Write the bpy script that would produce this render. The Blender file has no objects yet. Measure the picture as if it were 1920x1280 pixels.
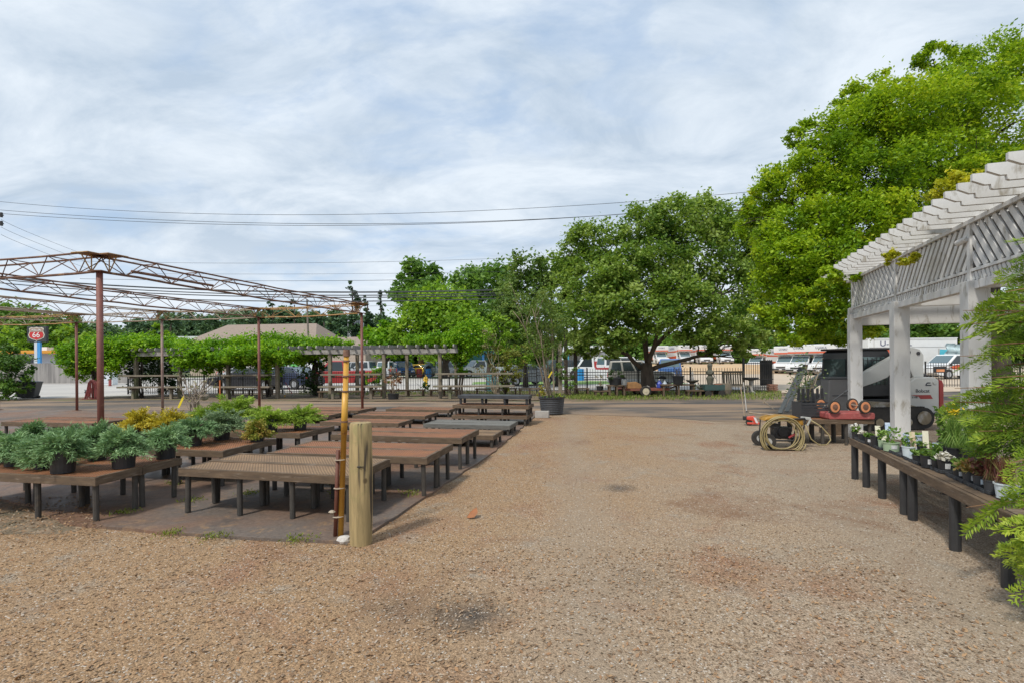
import bpy, math, random
import numpy as np
from mathutils import Matrix, Vector
R = math.radians
rng = np.random.default_rng(7)
random.seed(7)
scene = bpy.context.scene
COL = scene.collection

# ---------------------------------------------------------------- camera
F, CX, HY, EYE, ROLL = 988.0, 960.0, 678.0, 1.6, R(0.5)
cam_d = bpy.data.cameras.new('camera')
cam = bpy.data.objects.new('camera', cam_d)
COL.objects.link(cam)
cam_d.sensor_width = 36.0
cam_d.lens = F / 1920 * 36.0
cam_d.shift_y = (HY - 640) / 1920
cam_d.clip_end = 2000
cam_d.clip_start = 0.05
cam.matrix_world = Matrix.Translation((0, 0, EYE)) @ Matrix.Rotation(R(90), 4, 'X') @ Matrix.Rotation(-ROLL, 4, 'Z')
scene.camera = cam
_c, _s = math.cos(ROLL), math.sin(ROLL)

def _uv(px, py):
    u, v = px - CX, py - HY
    return u * _c - v * _s, u * _s + v * _c
def P(px, py, d):
    """world point seen at photo pixel (px, py) at distance d"""
    u, v = _uv(px, py)
    return Vector((u * d / F, d, EYE - v * d / F))
def G(px, py, z=0.0):
    """world point on the level z seen at photo pixel (px, py)"""
    u, v = _uv(px, py)
    d = F * (EYE - z) / v
    return Vector((u * d / F, d, z))
def XZ(px, d):
    return Vector(((px - CX) * d / F, d, 0))

# ---------------------------------------------------------------- mesh builder
class MB:
    def __init__(s):
        s.v, s.f, s.m, s.T, s.mi = [], [], [], Matrix.Identity(4), 0
    def add(s, vs, fs):
        o = len(s.v)
        s.v += [tuple(s.T @ Vector(p)) for p in vs]
        s.f += [tuple(i + o for i in q) for q in fs]
        s.m += [s.mi] * len(fs)
        return s
    def box(s, c, d, rz=0, rx=0, ry=0):
        x, y, z = (k / 2 for k in d)
        A = Matrix.Translation(c) @ Matrix.Rotation(rz, 4, 'Z') @ Matrix.Rotation(ry, 4, 'Y') @ Matrix.Rotation(rx, 4, 'X')
        vs = [A @ Vector(p) for p in ((-x,-y,-z),(x,-y,-z),(x,y,-z),(-x,y,-z),(-x,-y,z),(x,-y,z),(x,y,z),(-x,y,z))]
        return s.add(vs, [(3,2,1,0),(4,5,6,7),(0,1,5,4),(1,2,6,5),(2,3,7,6),(3,0,4,7)])
    def beam(s, a, b, w, h):
        """box from a to b, w wide (level), h tall"""
        a, b = Vector(a), Vector(b)
        t = (b - a); L = t.length; t.normalize()
        up = Vector((0,0,1)) if abs(t.z) < .95 else Vector((0,1,0))
        x = t.cross(up).normalized(); y = x.cross(t).normalized()
        vs = []
        for p in (a, b):
            for (i, j) in ((-1,-1),(1,-1),(1,1),(-1,1)):
                vs.append(p + x * (i*w/2) + y * (j*h/2))
        return s.add(vs, [(0,1,2,3),(7,6,5,4),(0,4,5,1),(1,5,6,2),(2,6,7,3),(3,7,4,0)])
    def tube(s, pts, r, n=8, cap=True):
        pts = [Vector(p) for p in pts]
        rs = r if isinstance(r, (list, tuple)) else [r] * len(pts)
        vs, fs = [], []
        ref = None
        for i, p in enumerate(pts):
            t = (pts[min(i+1, len(pts)-1)] - pts[max(i-1, 0)])
            if t.length < 1e-9: t = Vector((0,0,1))
            t.normalize()
            if ref is None:
                ref = Vector((1,0,0)) if abs(t.x) < .8 else Vector((0,1,0))
            x = (ref - t * ref.dot(t)).normalized(); y = t.cross(x); ref = x
            for k in range(n):
                a = 2*math.pi*k/n
                vs.append(p + (x*math.cos(a) + y*math.sin(a)) * rs[i])
        for i in range(len(pts)-1):
            for k in range(n):
                a, b = i*n+k, i*n+(k+1) % n
                fs.append((a, b, b+n, a+n))
        if cap:
            fs.append(tuple(range(n-1, -1, -1))); o = (len(pts)-1)*n
            fs.append(tuple(range(o, o+n)))
        return s.add(vs, fs)
    def lathe(s, prof, n=16, c=(0,0,0), jit=0):
        vs, fs = [], []
        for (r, z) in prof:
            for k in range(n):
                a = 2*math.pi*k/n
                q = 1 + jit*random.uniform(-1, 1)
                vs.append((c[0]+r*q*math.cos(a), c[1]+r*q*math.sin(a), c[2]+z))
        for i in range(len(prof)-1):
            for k in range(n):
                a, b = i*n+k, i*n+(k+1) % n
                fs.append((a, b, b+n, a+n))
        if prof[0][0] > 1e-4: fs.append(tuple(range(n-1, -1, -1)))
        if prof[-1][0] > 1e-4: fs.append(tuple(range((len(prof)-1)*n, len(prof)*n)))
        return s.add(vs, fs)
    def prism(s, poly, y0, y1, fy=None):
        """polygon in x,z swept from y0 to y1; fy(x,z,side) may replace y"""
        n = len(poly)
        A = sum(poly[i][0]*poly[(i+1) % n][1]-poly[(i+1) % n][0]*poly[i][1] for i in range(n))
        if A < 0: poly = poly[::-1]
        fy = fy or (lambda x, z, k: (y0, y1)[k])
        vs = [(x, fy(x, z, 0), z) for x, z in poly] + [(x, fy(x, z, 1), z) for x, z in poly]
        fs = [tuple(range(n)), tuple(range(2*n-1, n-1, -1))]
        fs += [(i, i+n, (i+1) % n+n, (i+1) % n) for i in range(n)]
        return s.add(vs, fs)
    def disc(s, c, r, axis, n=16):
        return s.tube([Vector(c)-Vector(axis), Vector(c)+Vector(axis)], r, n)
    def rock(s, c, r, n=7):
        prof = [(0.0,-.5),(.75,-.35),(1,0),(.7,.4),(.0,.55)]
        return s.lathe([(p*r, z*r) for p, z in prof], n, c, .18)

def obj(name, mb, mats, parent=None, smooth=False, bevel=0, world=False, loc=None):
    me = bpy.data.meshes.new(name)
    vs = mb.v
    if world and parent is not None:
        I = parent.matrix_basis.inverted()
        vs = [tuple(I @ Vector(p)) for p in vs]
    if loc is not None and parent is None:
        vs = [tuple(Vector(p) - Vector(loc)) for p in vs]
    me.from_pydata(vs, [], mb.f)
    for m in (mats if isinstance(mats, (list, tuple)) else [mats]): me.materials.append(m)
    if len(me.materials) > 1: me.polygons.foreach_set('material_index', mb.m)
    if smooth:
        me.polygons.foreach_set('use_smooth', [True]*len(me.polygons))
    me.update()
    o = bpy.data.objects.new(name, me); COL.objects.link(o)
    if parent is not None: o.parent = parent
    elif loc is not None: o.location = loc
    if bevel:
        b = o.modifiers.new('bevel', 'BEVEL'); b.width = bevel; b.segments = 2; b.limit_method = 'ANGLE'; b.angle_limit = R(40)
        if smooth is None: pass
    return o

def smooth_angle(o, a=35):
    me = o.data
    me.polygons.foreach_set('use_smooth', [True]*len(me.polygons))
    try: me.set_sharp_from_angle(angle=R(a))
    except Exception: pass
    return o

def tag(o, label=None, cat=None, group=None, kind=None):
    if label: o['label'] = label
    if cat: o['category'] = cat
    if group: o['group'] = group
    if kind: o['kind'] = kind
    return o
def thing(name, label, cat, loc=(0,0,0), rotz=0, group=None):
    o = bpy.data.objects.new(name, None); COL.objects.link(o)
    o.empty_display_size = .1
    o.location = loc; o.rotation_euler = (0, 0, rotz)
    o.matrix_basis = Matrix.Translation(loc) @ Matrix.Rotation(rotz, 4, 'Z')
    return tag(o, label, cat, group)
CH = {}
def dup(root, loc, rotz=0, label=None, group=None, scale=None):
    def cp(o, par):
        c = o.copy(); COL.objects.link(c)
        if par is not None: c.parent = par
        for ch in list(o.children): cp(ch, c)
        return c
    r = cp(root, None)
    r.location = loc; r.rotation_euler = (0, 0, rotz)
    if scale: r.scale = (scale,)*3 if not isinstance(scale, (tuple, list)) else scale
    if label: r['label'] = label
    if group: r['group'] = group
    return r

# ---------------------------------------------------------------- materials
def nodes(name):
    m = bpy.data.materials.new(name); m.use_nodes = True
    nt = m.node_tree; b = nt.nodes['Principled BSDF']
    return m, nt, b
def L(nt, a, b): nt.links.new(a, b)
def nn(nt, t, **kw):
    n = nt.nodes.new(t)
    for k, v in kw.items():
        if k.startswith('i_'): n.inputs[k[2:].replace('_', ' ')].default_value = v
        else: setattr(n, k, v)
    return n
def mixc(nt, fac, a, b, mode='MIX'):
    n = nt.nodes.new('ShaderNodeMix'); n.data_type = 'RGBA'; n.blend_type = mode
    for i, v in ((0, fac), (6, a), (7, b)):
        if hasattr(v, 'is_linked'): nt.links.new(v, n.inputs[i])
        elif i == 0: n.inputs[0].default_value = v
        else: n.inputs[i].default_value = (*v[:3], 1)
    return n.outputs[2]
def ramp(nt, src, p0, p1, c0=(0,0,0), c1=(1,1,1)):
    n = nt.nodes.new('ShaderNodeValToRGB')
    n.color_ramp.elements[0].position = p0; n.color_ramp.elements[1].position = p1
    n.color_ramp.elements[0].color = (*c0, 1); n.color_ramp.elements[1].color = (*c1, 1)
    nt.links.new(src, n.inputs[0]); return n.outputs[0]
def noise(nt, scale, detail=4, rough=.55, vec=None, dist=0):
    n = nt.nodes.new('ShaderNodeTexNoise'); n.inputs['Scale'].default_value = scale
    n.inputs['Detail'].default_value = detail; n.inputs['Roughness'].default_value = rough; n.inputs['Distortion'].default_value = dist
    if vec is not None: nt.links.new(vec, n.inputs['Vector'])
    return n.outputs[0]
def coord(nt, world=False, stretch=None):
    if world: v = nt.nodes.new('ShaderNodeNewGeometry').outputs['Position']
    else: v = nt.nodes.new('ShaderNodeTexCoord').outputs['Object']
    if stretch:
        mp = nt.nodes.new('ShaderNodeMapping'); mp.inputs['Scale'].default_value = stretch
        nt.links.new(v, mp.inputs['Vector']); v = mp.outputs[0]
    return v
def bump(nt, b, h, strength, dist=.01):
    n = nt.nodes.new('ShaderNodeBump'); n.inputs['Strength'].default_value = strength; n.inputs['Distance'].default_value = dist
    nt.links.new(h, n.inputs['Height']); nt.links.new(n.outputs[0], b.inputs['Normal'])
def M(name, c1, c2=None, rough=.8, scale=6, bmp=0, bscale=60, metal=0, stretch=None, c3=None, s3=2.0, p3=(.55,.7), lo=.35, hi=.65, spec=None, world=False, coat=0):
    m, nt, b = nodes(name)
    v = coord(nt, world, stretch)
    if c2 is None: c2 = tuple(k*.8 for k in c1)
    col = mixc(nt, ramp(nt, noise(nt, scale, 6, .6, v), lo, hi), c1, c2)
    if c3 is not None:
        col = mixc(nt, ramp(nt, noise(nt, s3, 7, .65, v, .4), *p3), col, c3)
    L(nt, col, b.inputs['Base Color'])
    b.inputs['Roughness'].default_value = rough; b.inputs['Metallic'].default_value = metal
    if spec is not None: b.inputs['Specular IOR Level'].default_value = spec
    if coat: b.inputs['Coat Weight'].default_value = coat
    if bmp: bump(nt, b, noise(nt, bscale, 5, .6, v), bmp)
    return m
def paint(name, c, rough=.35, dirt=.12):
    m, nt, b = nodes(name)
    v = coord(nt)
    d = ramp(nt, noise(nt, 1.6, 8, .7, v), .4, .75)
    mul = nn(nt, 'ShaderNodeMath', operation='MULTIPLY'); L(nt, d, mul.inputs[0]); mul.inputs[1].default_value = dirt*2
    L(nt, mixc(nt, mul.outputs[0], c, tuple(k*.55+.05 for k in c)), b.inputs['Base Color'])
    b.inputs['Roughness'].default_value = rough; b.inputs['Coat Weight'].default_value = .3
    return m
def leafmat(name, stops, trans=.35, rough=.5):
    """stops: colours picked by the per-leaf tint"""
    m, nt, b = nodes(name)
    a = nt.nodes.new('ShaderNodeAttribute'); a.attribute_name = 'tint'
    r = nt.nodes.new('ShaderNodeValToRGB'); L(nt, a.outputs['Fac'], r.inputs[0])
    el = r.color_ramp.elements
    while len(el) < len(stops): el.new(.5)
    for i, c in enumerate(stops):
        el[i].position = i/(len(stops)-1); el[i].color = (*c, 1)
    L(nt, r.outputs[0], b.inputs['Base Color'])
    b.inputs['Roughness'].default_value = rough
    b.inputs['Specular IOR Level'].default_value = .25
    t = nt.nodes.new('ShaderNodeBsdfTranslucent')
    L(nt, mixc(nt, 1.0, r.outputs[0], (1.25,1.2,.7), 'MULTIPLY'), t.inputs[0])
    mx = nt.nodes.new('ShaderNodeMixShader'); mx.inputs[0].default_value = trans
    L(nt, b.outputs[0], mx.inputs[1]); L(nt, t.outputs[0], mx.inputs[2])
    L(nt, mx.outputs[0], nt.nodes['Material Output'].inputs[0])
    return m

# ---------------------------------------------------------------- foliage
def leaf_mesh(name, C, U, V, tint, mat, parent=None, loc=None, fold=.0):
    """diamond leaves: centre C, half-length vectors U, half-width vectors V (N,3)"""
    N = len(C)
    if parent is not None:
        I = np.array(parent.matrix_basis.inverted())
        C = C @ I[:3,:3].T + I[:3,3]; U = U @ I[:3,:3].T; V = V @ I[:3,:3].T
    elif loc is not None: C = C - np.array(loc)
    vs = np.empty((N, 4, 3), np.float32)
    vs[:,0] = C - U; vs[:,1] = C + V*1.0 - U*.1; vs[:,2] = C + U; vs[:,3] = C - V*1.0 - U*.1
    me = bpy.data.meshes.new(name)
    me.vertices.add(N*4); me.loops.add(N*4); me.polygons.add(N)
    me.vertices.foreach_set('co', vs.ravel())
    me.loops.foreach_set('vertex_index', np.arange(N*4, dtype=np.int32))
    me.polygons.foreach_set('loop_start', np.arange(0, N*4, 4, dtype=np.int32))
    at = me.attributes.new('tint', 'FLOAT', 'POINT')
    at.data.foreach_set('value', np.repeat(np.clip(tint, 0, 1), 4).astype(np.float32))
    me.materials.append(mat); me.update(calc_edges=True)
    o = bpy.data.objects.new(name, me); COL.objects.link(o)
    if parent is not None: o.parent = parent
    elif loc is not None: o.location = loc
    return o
def unit(a): return a / np.maximum(np.linalg.norm(a, axis=1, keepdims=True), 1e-9)
def rand_dir(n): return unit(rng.normal(size=(n, 3)))
def leaf_frames(n, size, aspect=.55, up=.35, var=.4):
    nrm = rand_dir(n); nrm[:,2] = np.abs(nrm[:,2])*(1) + up; nrm = unit(nrm)
    u = unit(np.cross(nrm, rand_dir(n))); v = np.cross(nrm, u)
    s = (size*(1 + var*rng.uniform(-1, 1, n)))[:,None]
    return u*s*.5, v*s*.5*aspect
def blob_leaves(blobs, per_m2, size, clump=.5, shell=.5, sub=60, droop=0):
    """blobs: (centre, (rx,ry,rz)); leaves gathered in sub-clusters through the outer volume"""
    Cs, Ts = [], []
    for c, r in blobs:
        c = np.array(c); r = np.array(r, float)
        area = 4*math.pi*((r[0]*r[1])**1.6/3 + (r[0]*r[2])**1.6/3 + (r[1]*r[2])**1.6/3)**(1/1.6)
        n = max(60, int(area*per_m2)); k = max(5, n//sub)
        d = rand_dir(k); rad = rng.uniform(shell, 1.0, k)**.6
        rad *= 1 + .16*rng.normal(size=k)*.7
        sc = c + d*r*rad[:,None]
        ck = rng.integers(0, k, n)
        sg = clump*r.mean()*.28*(.6+.8*rng.random(k))
        off = rng.normal(size=(n,3))*sg[ck][:,None]*np.array([1,1,.75])
        p = sc[ck] + off
        if droop: p[:,2] -= droop*np.abs(rng.normal(size=n))
        tk = rng.normal(.5, .2, k) + .0
        Cs.append(p); Ts.append(tk[ck] + rng.normal(0, .13, n) + rng.normal(0,.06))
    return np.concatenate(Cs), np.concatenate(Ts)
def crown(name, blobs, mat, per_m2, size, parent=None, loc=None, zmin=None, aspect=.6, **kw):
    C, T = blob_leaves(blobs, per_m2, size, **kw)
    if zmin is not None:
        k = C[:,2] > zmin; C, T = C[k], T[k]
    U, V = leaf_frames(len(C), size, aspect)
    return leaf_mesh(name, C, U, V, T, mat, parent, loc)
def limb(mb, a, b, r0, r1, wob=.06, n=7, seg=6):
    a, b = Vector(a), Vector(b); Ld = (b-a).length
    pts, rs = [], []
    for i in range(seg+1):
        t = i/seg
        p = a.lerp(b, t)
        # limbs rise first then spread
        p += Vector((0,0,1))*Ld*.10*math.sin(math.pi*t)
        if 0 < i < seg: p += Vector((random.uniform(-1,1), random.uniform(-1,1), random.uniform(-.5,.5)))*Ld*wob
        pts.append(p); rs.append(r0*(1-t)+r1*t)
    mb.tube(pts, rs, n)
    return pts
def tree(name, label, cat, base, trunk_pts, trunk_r, blobs, leaf, bark, per_m2, size, group=None, limbs=True, zmin=.3, limb_r=None, twigs=0, **kw):
    t = thing(name, label, cat, base, 0, group)
    mb = MB()
    tp = [Vector(p) for p in trunk_pts]
    n = len(tp)
    mb.tube(tp, [trunk_r*(1.25 if i == 0 else 1.0-.45*i/(n-1)) for i in range(n)], 10)
    top = tp[-1]; lr = limb_r or trunk_r*.5
    if limbs:
        order = sorted(range(len(blobs)), key=lambda i: (i*7) % 5)
        mains = []
        for q_, i in enumerate(order):
            c, r = blobs[i]; c = Vector(c)
            if q_ < 6:
                s = tp[random.randint(max(1, n-2), n-1)]
                pts = limb(mb, s, c, lr*random.uniform(.75,1.1), lr*.15); mains.append(pts)
            else:
                best = min((p_ for m_ in mains for p_ in m_[2:5]), key=lambda p_: (p_-c).length + (0 if p_.z < c.z+.3 else 3))
                pts = limb(mb, best, c, lr*.36, lr*.1)
            for k in range(twigs):
                q = c + Vector((random.uniform(-1,1)*r[0], random.uniform(-1,1)*r[1], random.uniform(-.6,1)*r[2]))*.85
                limb(mb, pts[random.randint(2,5)], q, lr*.3, lr*.06, .05, 5, 4)
    obj('trunk', mb, bark, t, world=True, smooth=True)
    crown('crown', blobs, leaf, per_m2, size, t, zmin=zmin, **kw)
    return t
def pblobs(lst, dd=1.0):
    """(px, py, d, rx_px, rz_px[, depth factor]) -> blobs"""
    out = []
    for q in lst:
        px, py, d, rx, rz = q[:5]
        k = q[5] if len(q) > 5 else dd
        out.append((tuple(P(px, py, d)), (rx*d/F, rx*d/F*k, rz*d/F)))
    return out

def text(name, s, size, loc, rot, mat, parent, ext=.002, align='CENTER', sx=1.0):
    c = bpy.data.curves.new(name, 'FONT'); c.body = s; c.size = size; c.extrude = ext
    c.align_x = align; c.align_y = 'CENTER'
    c.materials.append(mat)
    tmp = bpy.data.objects.new(name, c); COL.objects.link(tmp)
    dg = bpy.context.evaluated_depsgraph_get()
    me = bpy.data.meshes.new_from_object(tmp.evaluated_get(dg)); me.name = name
    bpy.data.objects.remove(tmp); bpy.data.curves.remove(c)
    o = bpy.data.objects.new(name, me); COL.objects.link(o)
    if not me.materials: me.materials.append(mat)
    o.parent = parent; o.location = loc; o.rotation_euler = rot; o.scale = (sx, 1, 1)
    return o
def sheet(name, pts, z, mat, jit=0.0, step=0.6, kind='structure'):
    """flat ground sheet, its outline roughened"""
    out = []
    n = len(pts)
    for i in range(n):
        a, b = Vector((*pts[i], 0)), Vector((*pts[(i+1) % n], 0))
        m = max(1, int((b-a).length/step)) if jit else 1
        m = min(m, 120)
        for k in range(m):
            p = a.lerp(b, k/m)
            if jit: p += Vector((random.gauss(0,1), random.gauss(0,1), 0))*jit
            out.append((p.x, p.y, z))
    mb = MB(); mb.add(out, [tuple(range(len(out)))])
    o = obj(name, mb, mat)
    me = o.data
    if me.polygons[0].normal.z < 0: me.flip_normals()
    o['kind'] = kind
    return o
# ---------------------------------------------------------------- light and sky
SUN_EL, SUN_AZ = R(52), R(215)       # azimuth clockwise from +Y: behind the camera, to its left
w = bpy.data.worlds.new('World'); scene.world = w; w.use_nodes = True
nt = w.node_tree; bg = nt.nodes['Background']
sky = nt.nodes.new('ShaderNodeTexSky'); sky.sky_type = 'NISHITA'; sky.sun_disc = False
sky.sun_elevation = SUN_EL; sky.sun_rotation = SUN_AZ
sk = mixc(nt, 1.0, sky.outputs[0], (.9, 1.0, 1.12), 'MULTIPLY')
tc = nt.nodes.new('ShaderNodeTexCoord')
sep = nn(nt, 'ShaderNodeSeparateXYZ'); L(nt, tc.outputs['Generated'], sep.inputs[0])
zz = nn(nt, 'ShaderNodeMath', operation='ADD'); L(nt, sep.outputs[2], zz.inputs[0]); zz.inputs[1].default_value = .26
zm = nn(nt, 'ShaderNodeMath', operation='MAXIMUM'); L(nt, zz.outputs[0], zm.inputs[0]); zm.inputs[1].default_value = .05
dx = nn(nt, 'ShaderNodeMath', operation='DIVIDE'); L(nt, sep.outputs[0], dx.inputs[0]); L(nt, zm.outputs[0], dx.inputs[1])
dy = nn(nt, 'ShaderNodeMath', operation='DIVIDE'); L(nt, sep.outputs[1], dy.inputs[0]); L(nt, zm.outputs[0], dy.inputs[1])
cb = nn(nt, 'ShaderNodeCombineXYZ'); L(nt, dx.outputs[0], cb.inputs[0]); L(nt, dy.outputs[0], cb.inputs[1])
mp = nn(nt, 'ShaderNodeMapping'); L(nt, cb.outputs[0], mp.inputs[0])
mp.inputs['Rotation'].default_value = (0, 0, R(28)); mp.inputs['Scale'].default_value = (1.0, 1.55, 1); mp.inputs['Location'].default_value = (3.1, 1.7, 0)
cov = ramp(nt, noise(nt, 1.15, 8, .52, mp.outputs[0], .25), .30, .52)
cov2 = ramp(nt, noise(nt, 4.2, 8, .56, mp.outputs[0], .35), .22, .55)
cvm = nn(nt, 'ShaderNodeMath', operation='MAXIMUM'); L(nt, cov, cvm.inputs[0])
cvk = nn(nt, 'ShaderNodeMath', operation='MULTIPLY'); L(nt, cov2, cvk.inputs[0]); cvk.inputs[1].default_value = .9; L(nt, cvk.outputs[0], cvm.inputs[1])
br = ramp(nt, noise(nt, 1.9, 9, .62, mp.outputs[0], .5), .37, .62)
cl = mixc(nt, br, (3.95, 4.75, 5.7), (6.0, 6.6, 7.25))
hz = ramp(nt, sep.outputs[2], 0.0, .22)
cl = mixc(nt, hz, (6.4, 6.9, 7.4), cl)
L(nt, mixc(nt, cvm.outputs[0], mixc(nt, .65, sk, (3.7, 5.0, 6.7)), cl), bg.inputs[0])
bg.inputs[1].default_value = 0.1
sl = bpy.data.lights.new('sun', 'SUN'); sl.energy = 2.3; sl.angle = R(7); sl.color = (1, .95, .86)
so = bpy.data.objects.new('sun', sl); COL.objects.link(so)
sd = Vector((math.sin(SUN_AZ)*math.cos(SUN_EL), math.cos(SUN_AZ)*math.cos(SUN_EL), math.sin(SUN_EL)))
so.rotation_euler = sd.to_track_quat('Z', 'Y').to_euler()
so.location = sd*50
scene.view_settings.view_transform = 'Standard'; scene.view_settings.look = 'None'
scene.view_settings.exposure = 0.45; scene.view_settings.gamma = 1
scene.cycles.max_bounces = 6; scene.cycles.diffuse_bounces = 3; scene.cycles.transmission_bounces = 4; scene.cycles.transparent_max_bounces = 6
scene.cycles.use_denoising = True

# ---------------------------------------------------------------- ground materials
def gravel_mat():
    m, nt, b = nodes('gravel')
    v = coord(nt, True)
    big = noise(nt, .35, 6, .6, v, .5)
    # left side tan, middle greyer
    sp = nn(nt, 'ShaderNodeSeparateXYZ'); L(nt, v, sp.inputs[0])
    ax = nn(nt, 'ShaderNodeMath', operation='MULTIPLY_ADD'); L(nt, sp.outputs[0], ax.inputs[0]); ax.inputs[1].default_value = .14; ax.inputs[2].default_value = .26
    ay = nn(nt, 'ShaderNodeMath', operation='MULTIPLY_ADD'); L(nt, sp.outputs[1], ay.inputs[0]); ay.inputs[1].default_value = -.05; L(nt, ax.outputs[0], ay.inputs[2])
    ad = nn(nt, 'ShaderNodeMath', operation='ADD'); L(nt, ay.outputs[0], ad.inputs[0]); L(nt, big, ad.inputs[1])
    base = mixc(nt, ramp(nt, ad.outputs[0], .45, .85), (.335,.218,.125), (.35,.268,.19))
    base = mixc(nt, ramp(nt, noise(nt, .8, 8, .65, v, .6), .52, .68), base, (.29,.165,.10))
    base = mixc(nt, ramp(nt, noise(nt, 1.7, 8, .7, v, .3), .55, .75), base, (.30,.265,.215))
    # dark oily patches
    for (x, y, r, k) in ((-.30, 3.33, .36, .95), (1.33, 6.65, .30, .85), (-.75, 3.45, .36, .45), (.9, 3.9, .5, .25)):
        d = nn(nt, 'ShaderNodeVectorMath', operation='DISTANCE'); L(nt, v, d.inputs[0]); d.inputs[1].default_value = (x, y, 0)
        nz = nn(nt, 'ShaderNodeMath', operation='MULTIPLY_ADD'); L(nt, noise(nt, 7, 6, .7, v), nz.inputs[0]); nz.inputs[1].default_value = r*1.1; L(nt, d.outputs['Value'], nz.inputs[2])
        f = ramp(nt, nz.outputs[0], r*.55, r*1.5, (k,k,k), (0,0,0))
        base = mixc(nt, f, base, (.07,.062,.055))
    vo = nt.nodes.new('ShaderNodeTexVoronoi'); vo.inputs['Scale'].default_value = 105; L(nt, v, vo.inputs['Vector'])
    hsv = nn(nt, 'ShaderNodeSeparateColor'); L(nt, vo.outputs['Color'], hsv.inputs[0])
    st = mixc(nt, ramp(nt, hsv.outputs[0], .0, 1.0), (.45,.43,.41), (1.5,1.53,1.56))
    base = mixc(nt, .75, base, st, 'MULTIPLY')
    fine = ramp(nt, noise(nt, 210, 4, .7, v), .28, .72, (.45,)*3, (1.5,)*3)
    base = mixc(nt, .6, base, fine, 'MULTIPLY')
    # worn wheel tracks, greyer and finer
    for xc, sl in ((.15,.10),(2.0,.26)):
        q = nn(nt, 'ShaderNodeMath', operation='MULTIPLY_ADD'); L(nt, sp.outputs[1], q.inputs[0]); q.inputs[1].default_value = -sl; L(nt, sp.outputs[0], q.inputs[2])
        q2 = nn(nt, 'ShaderNodeMath', operation='SUBTRACT'); L(nt, q.outputs[0], q2.inputs[0]); q2.inputs[1].default_value = xc
        q3 = nn(nt, 'ShaderNodeMath', operation='ABSOLUTE'); L(nt, q2.outputs[0], q3.inputs[0])
        q4 = nn(nt, 'ShaderNodeMath', operation='MULTIPLY_ADD'); L(nt, noise(nt, 1.4, 6, .65, v, .4), q4.inputs[0]); q4.inputs[1].default_value = .9; L(nt, q3.outputs[0], q4.inputs[2])
        base = mixc(nt, ramp(nt, q4.outputs[0], .45, .95, (.5,)*3, (0,)*3), base, (.315,.25,.185))
    # damp brown drifts of bark and leaf dust
    base = mixc(nt, ramp(nt, noise(nt, .55, 8, .7, v, .9), .54, .68, (0,)*3, (.8,)*3), base, (.215,.125,.075))
    base = mixc(nt, ramp(nt, noise(nt, 3.2, 8, .75, v, .6), .58, .75, (0,)*3, (.5,)*3), base, (.22,.16,.11))
    pale = ramp(nt, hsv.outputs[1], .955, .975)
    base = mixc(nt, pale, base, (.52,.47,.41))
    crack = ramp(nt, vo.outputs['Distance'], .004, .02, (0,0,0), (1,1,1))
    L(nt, base, b.inputs['Base Color']); b.inputs['Roughness'].default_value = .95; b.inputs['Specular IOR Level'].default_value = .2
    inv = nn(nt, 'ShaderNodeMath', operation='MULTIPLY_ADD'); L(nt, vo.outputs['Distance'], inv.inputs[0]); inv.inputs[1].default_value = -1.3; L(nt, hsv.outputs[2], inv.inputs[2])
    bump(nt, b, inv.outputs[0], .7, .006)
    return m
def pad_mat():
    m, nt, b = nodes('stained_concrete')
    v = coord(nt, True)
    c = mixc(nt, ramp(nt, noise(nt, .55, 7, .6, v, .4), .42, .58), (.20,.115,.075), (.145,.115,.095))
    c = mixc(nt, ramp(nt, noise(nt, 1.6, 8, .7, v, .8), .55, .72), c, (.085,.07,.062))
    c = mixc(nt, ramp(nt, noise(nt, 1.1, 8, .7, v, 1.2), .60, .74), c, (.34,.21,.115))
    c = mixc(nt, ramp(nt, noise(nt, .9, 8, .75, v, .2), .64, .74), c, (.15,.16,.075))
    c = mixc(nt, ramp(nt, noise(nt, 30, 5, .7, v), .3, .7), c, (.16,.12,.10), 'MIX') if False else mixc(nt, .75, mixc(nt, ramp(nt, noise(nt, 4.5, 9, .75, v, .8), .54, .66), c, (.27,.17,.095)), ramp(nt, noise(nt, 26, 8, .8, v), .25, .75, (.3,.3,.3), (1.45,1.45,1.45)), 'MULTIPLY')
    L(nt, c, b.inputs['Base Color'])
    L(nt, ramp(nt, noise(nt, .7, 6, .6, v, .4), .35, .65, (.45,)*3, (.85,)*3), b.inputs['Roughness'])
    bump(nt, b, noise(nt, 25, 8, .7, v), .35, .012)
    return m
def asphalt_mat():
    m, nt, b = nodes('asphalt')
    v = coord(nt, True)
    vs = coord(nt, True, (.25, 1, 1))
    c = mixc(nt, ramp(nt, noise(nt, .5, 6, .6, v), .35, .65), (.055,.05,.047), (.105,.095,.088))
    c = mixc(nt, ramp(nt, noise(nt, .62, 8, .65, vs, .3), .40, .56), c, (.29,.20,.13))
    c = mixc(nt, ramp(nt, noise(nt, 1.6, 8, .7, vs, .5), .60, .76), c, (.33,.27,.22))
    c = mixc(nt, .4, c, ramp(nt, noise(nt, 45, 6, .75, v), .25, .75, (.35,)*3, (1.3,)*3), 'MULTIPLY')
    L(nt, c, b.inputs['Base Color']); b.inputs['Roughness'].default_value = .85
    bump(nt, b, noise(nt, 60, 6, .7, v), .4, .01)
    return m
m_gravel = gravel_mat(); m_pad = pad_mat(); m_asph = asphalt_mat()
m_soil = M('bed_soil', (.21,.15,.095), (.13,.095,.06), .95, 1.2, .6, 22, c3=(.12,.15,.045), s3=.8, p3=(.55,.66), world=True)
m_litter = M('leaf_litter_soil', (.24,.17,.11), (.13,.115,.075), .95, 3, .8, 30, c3=(.33,.24,.16), s3=5, p3=(.5,.62), world=True)
m_road = M('pale_road', (.50,.47,.43), (.42,.40,.37), .85, .35, .15, 20, c3=(.36,.34,.32), s3=.25, p3=(.5,.62), stretch=(.3,1,1), world=True)
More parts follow.
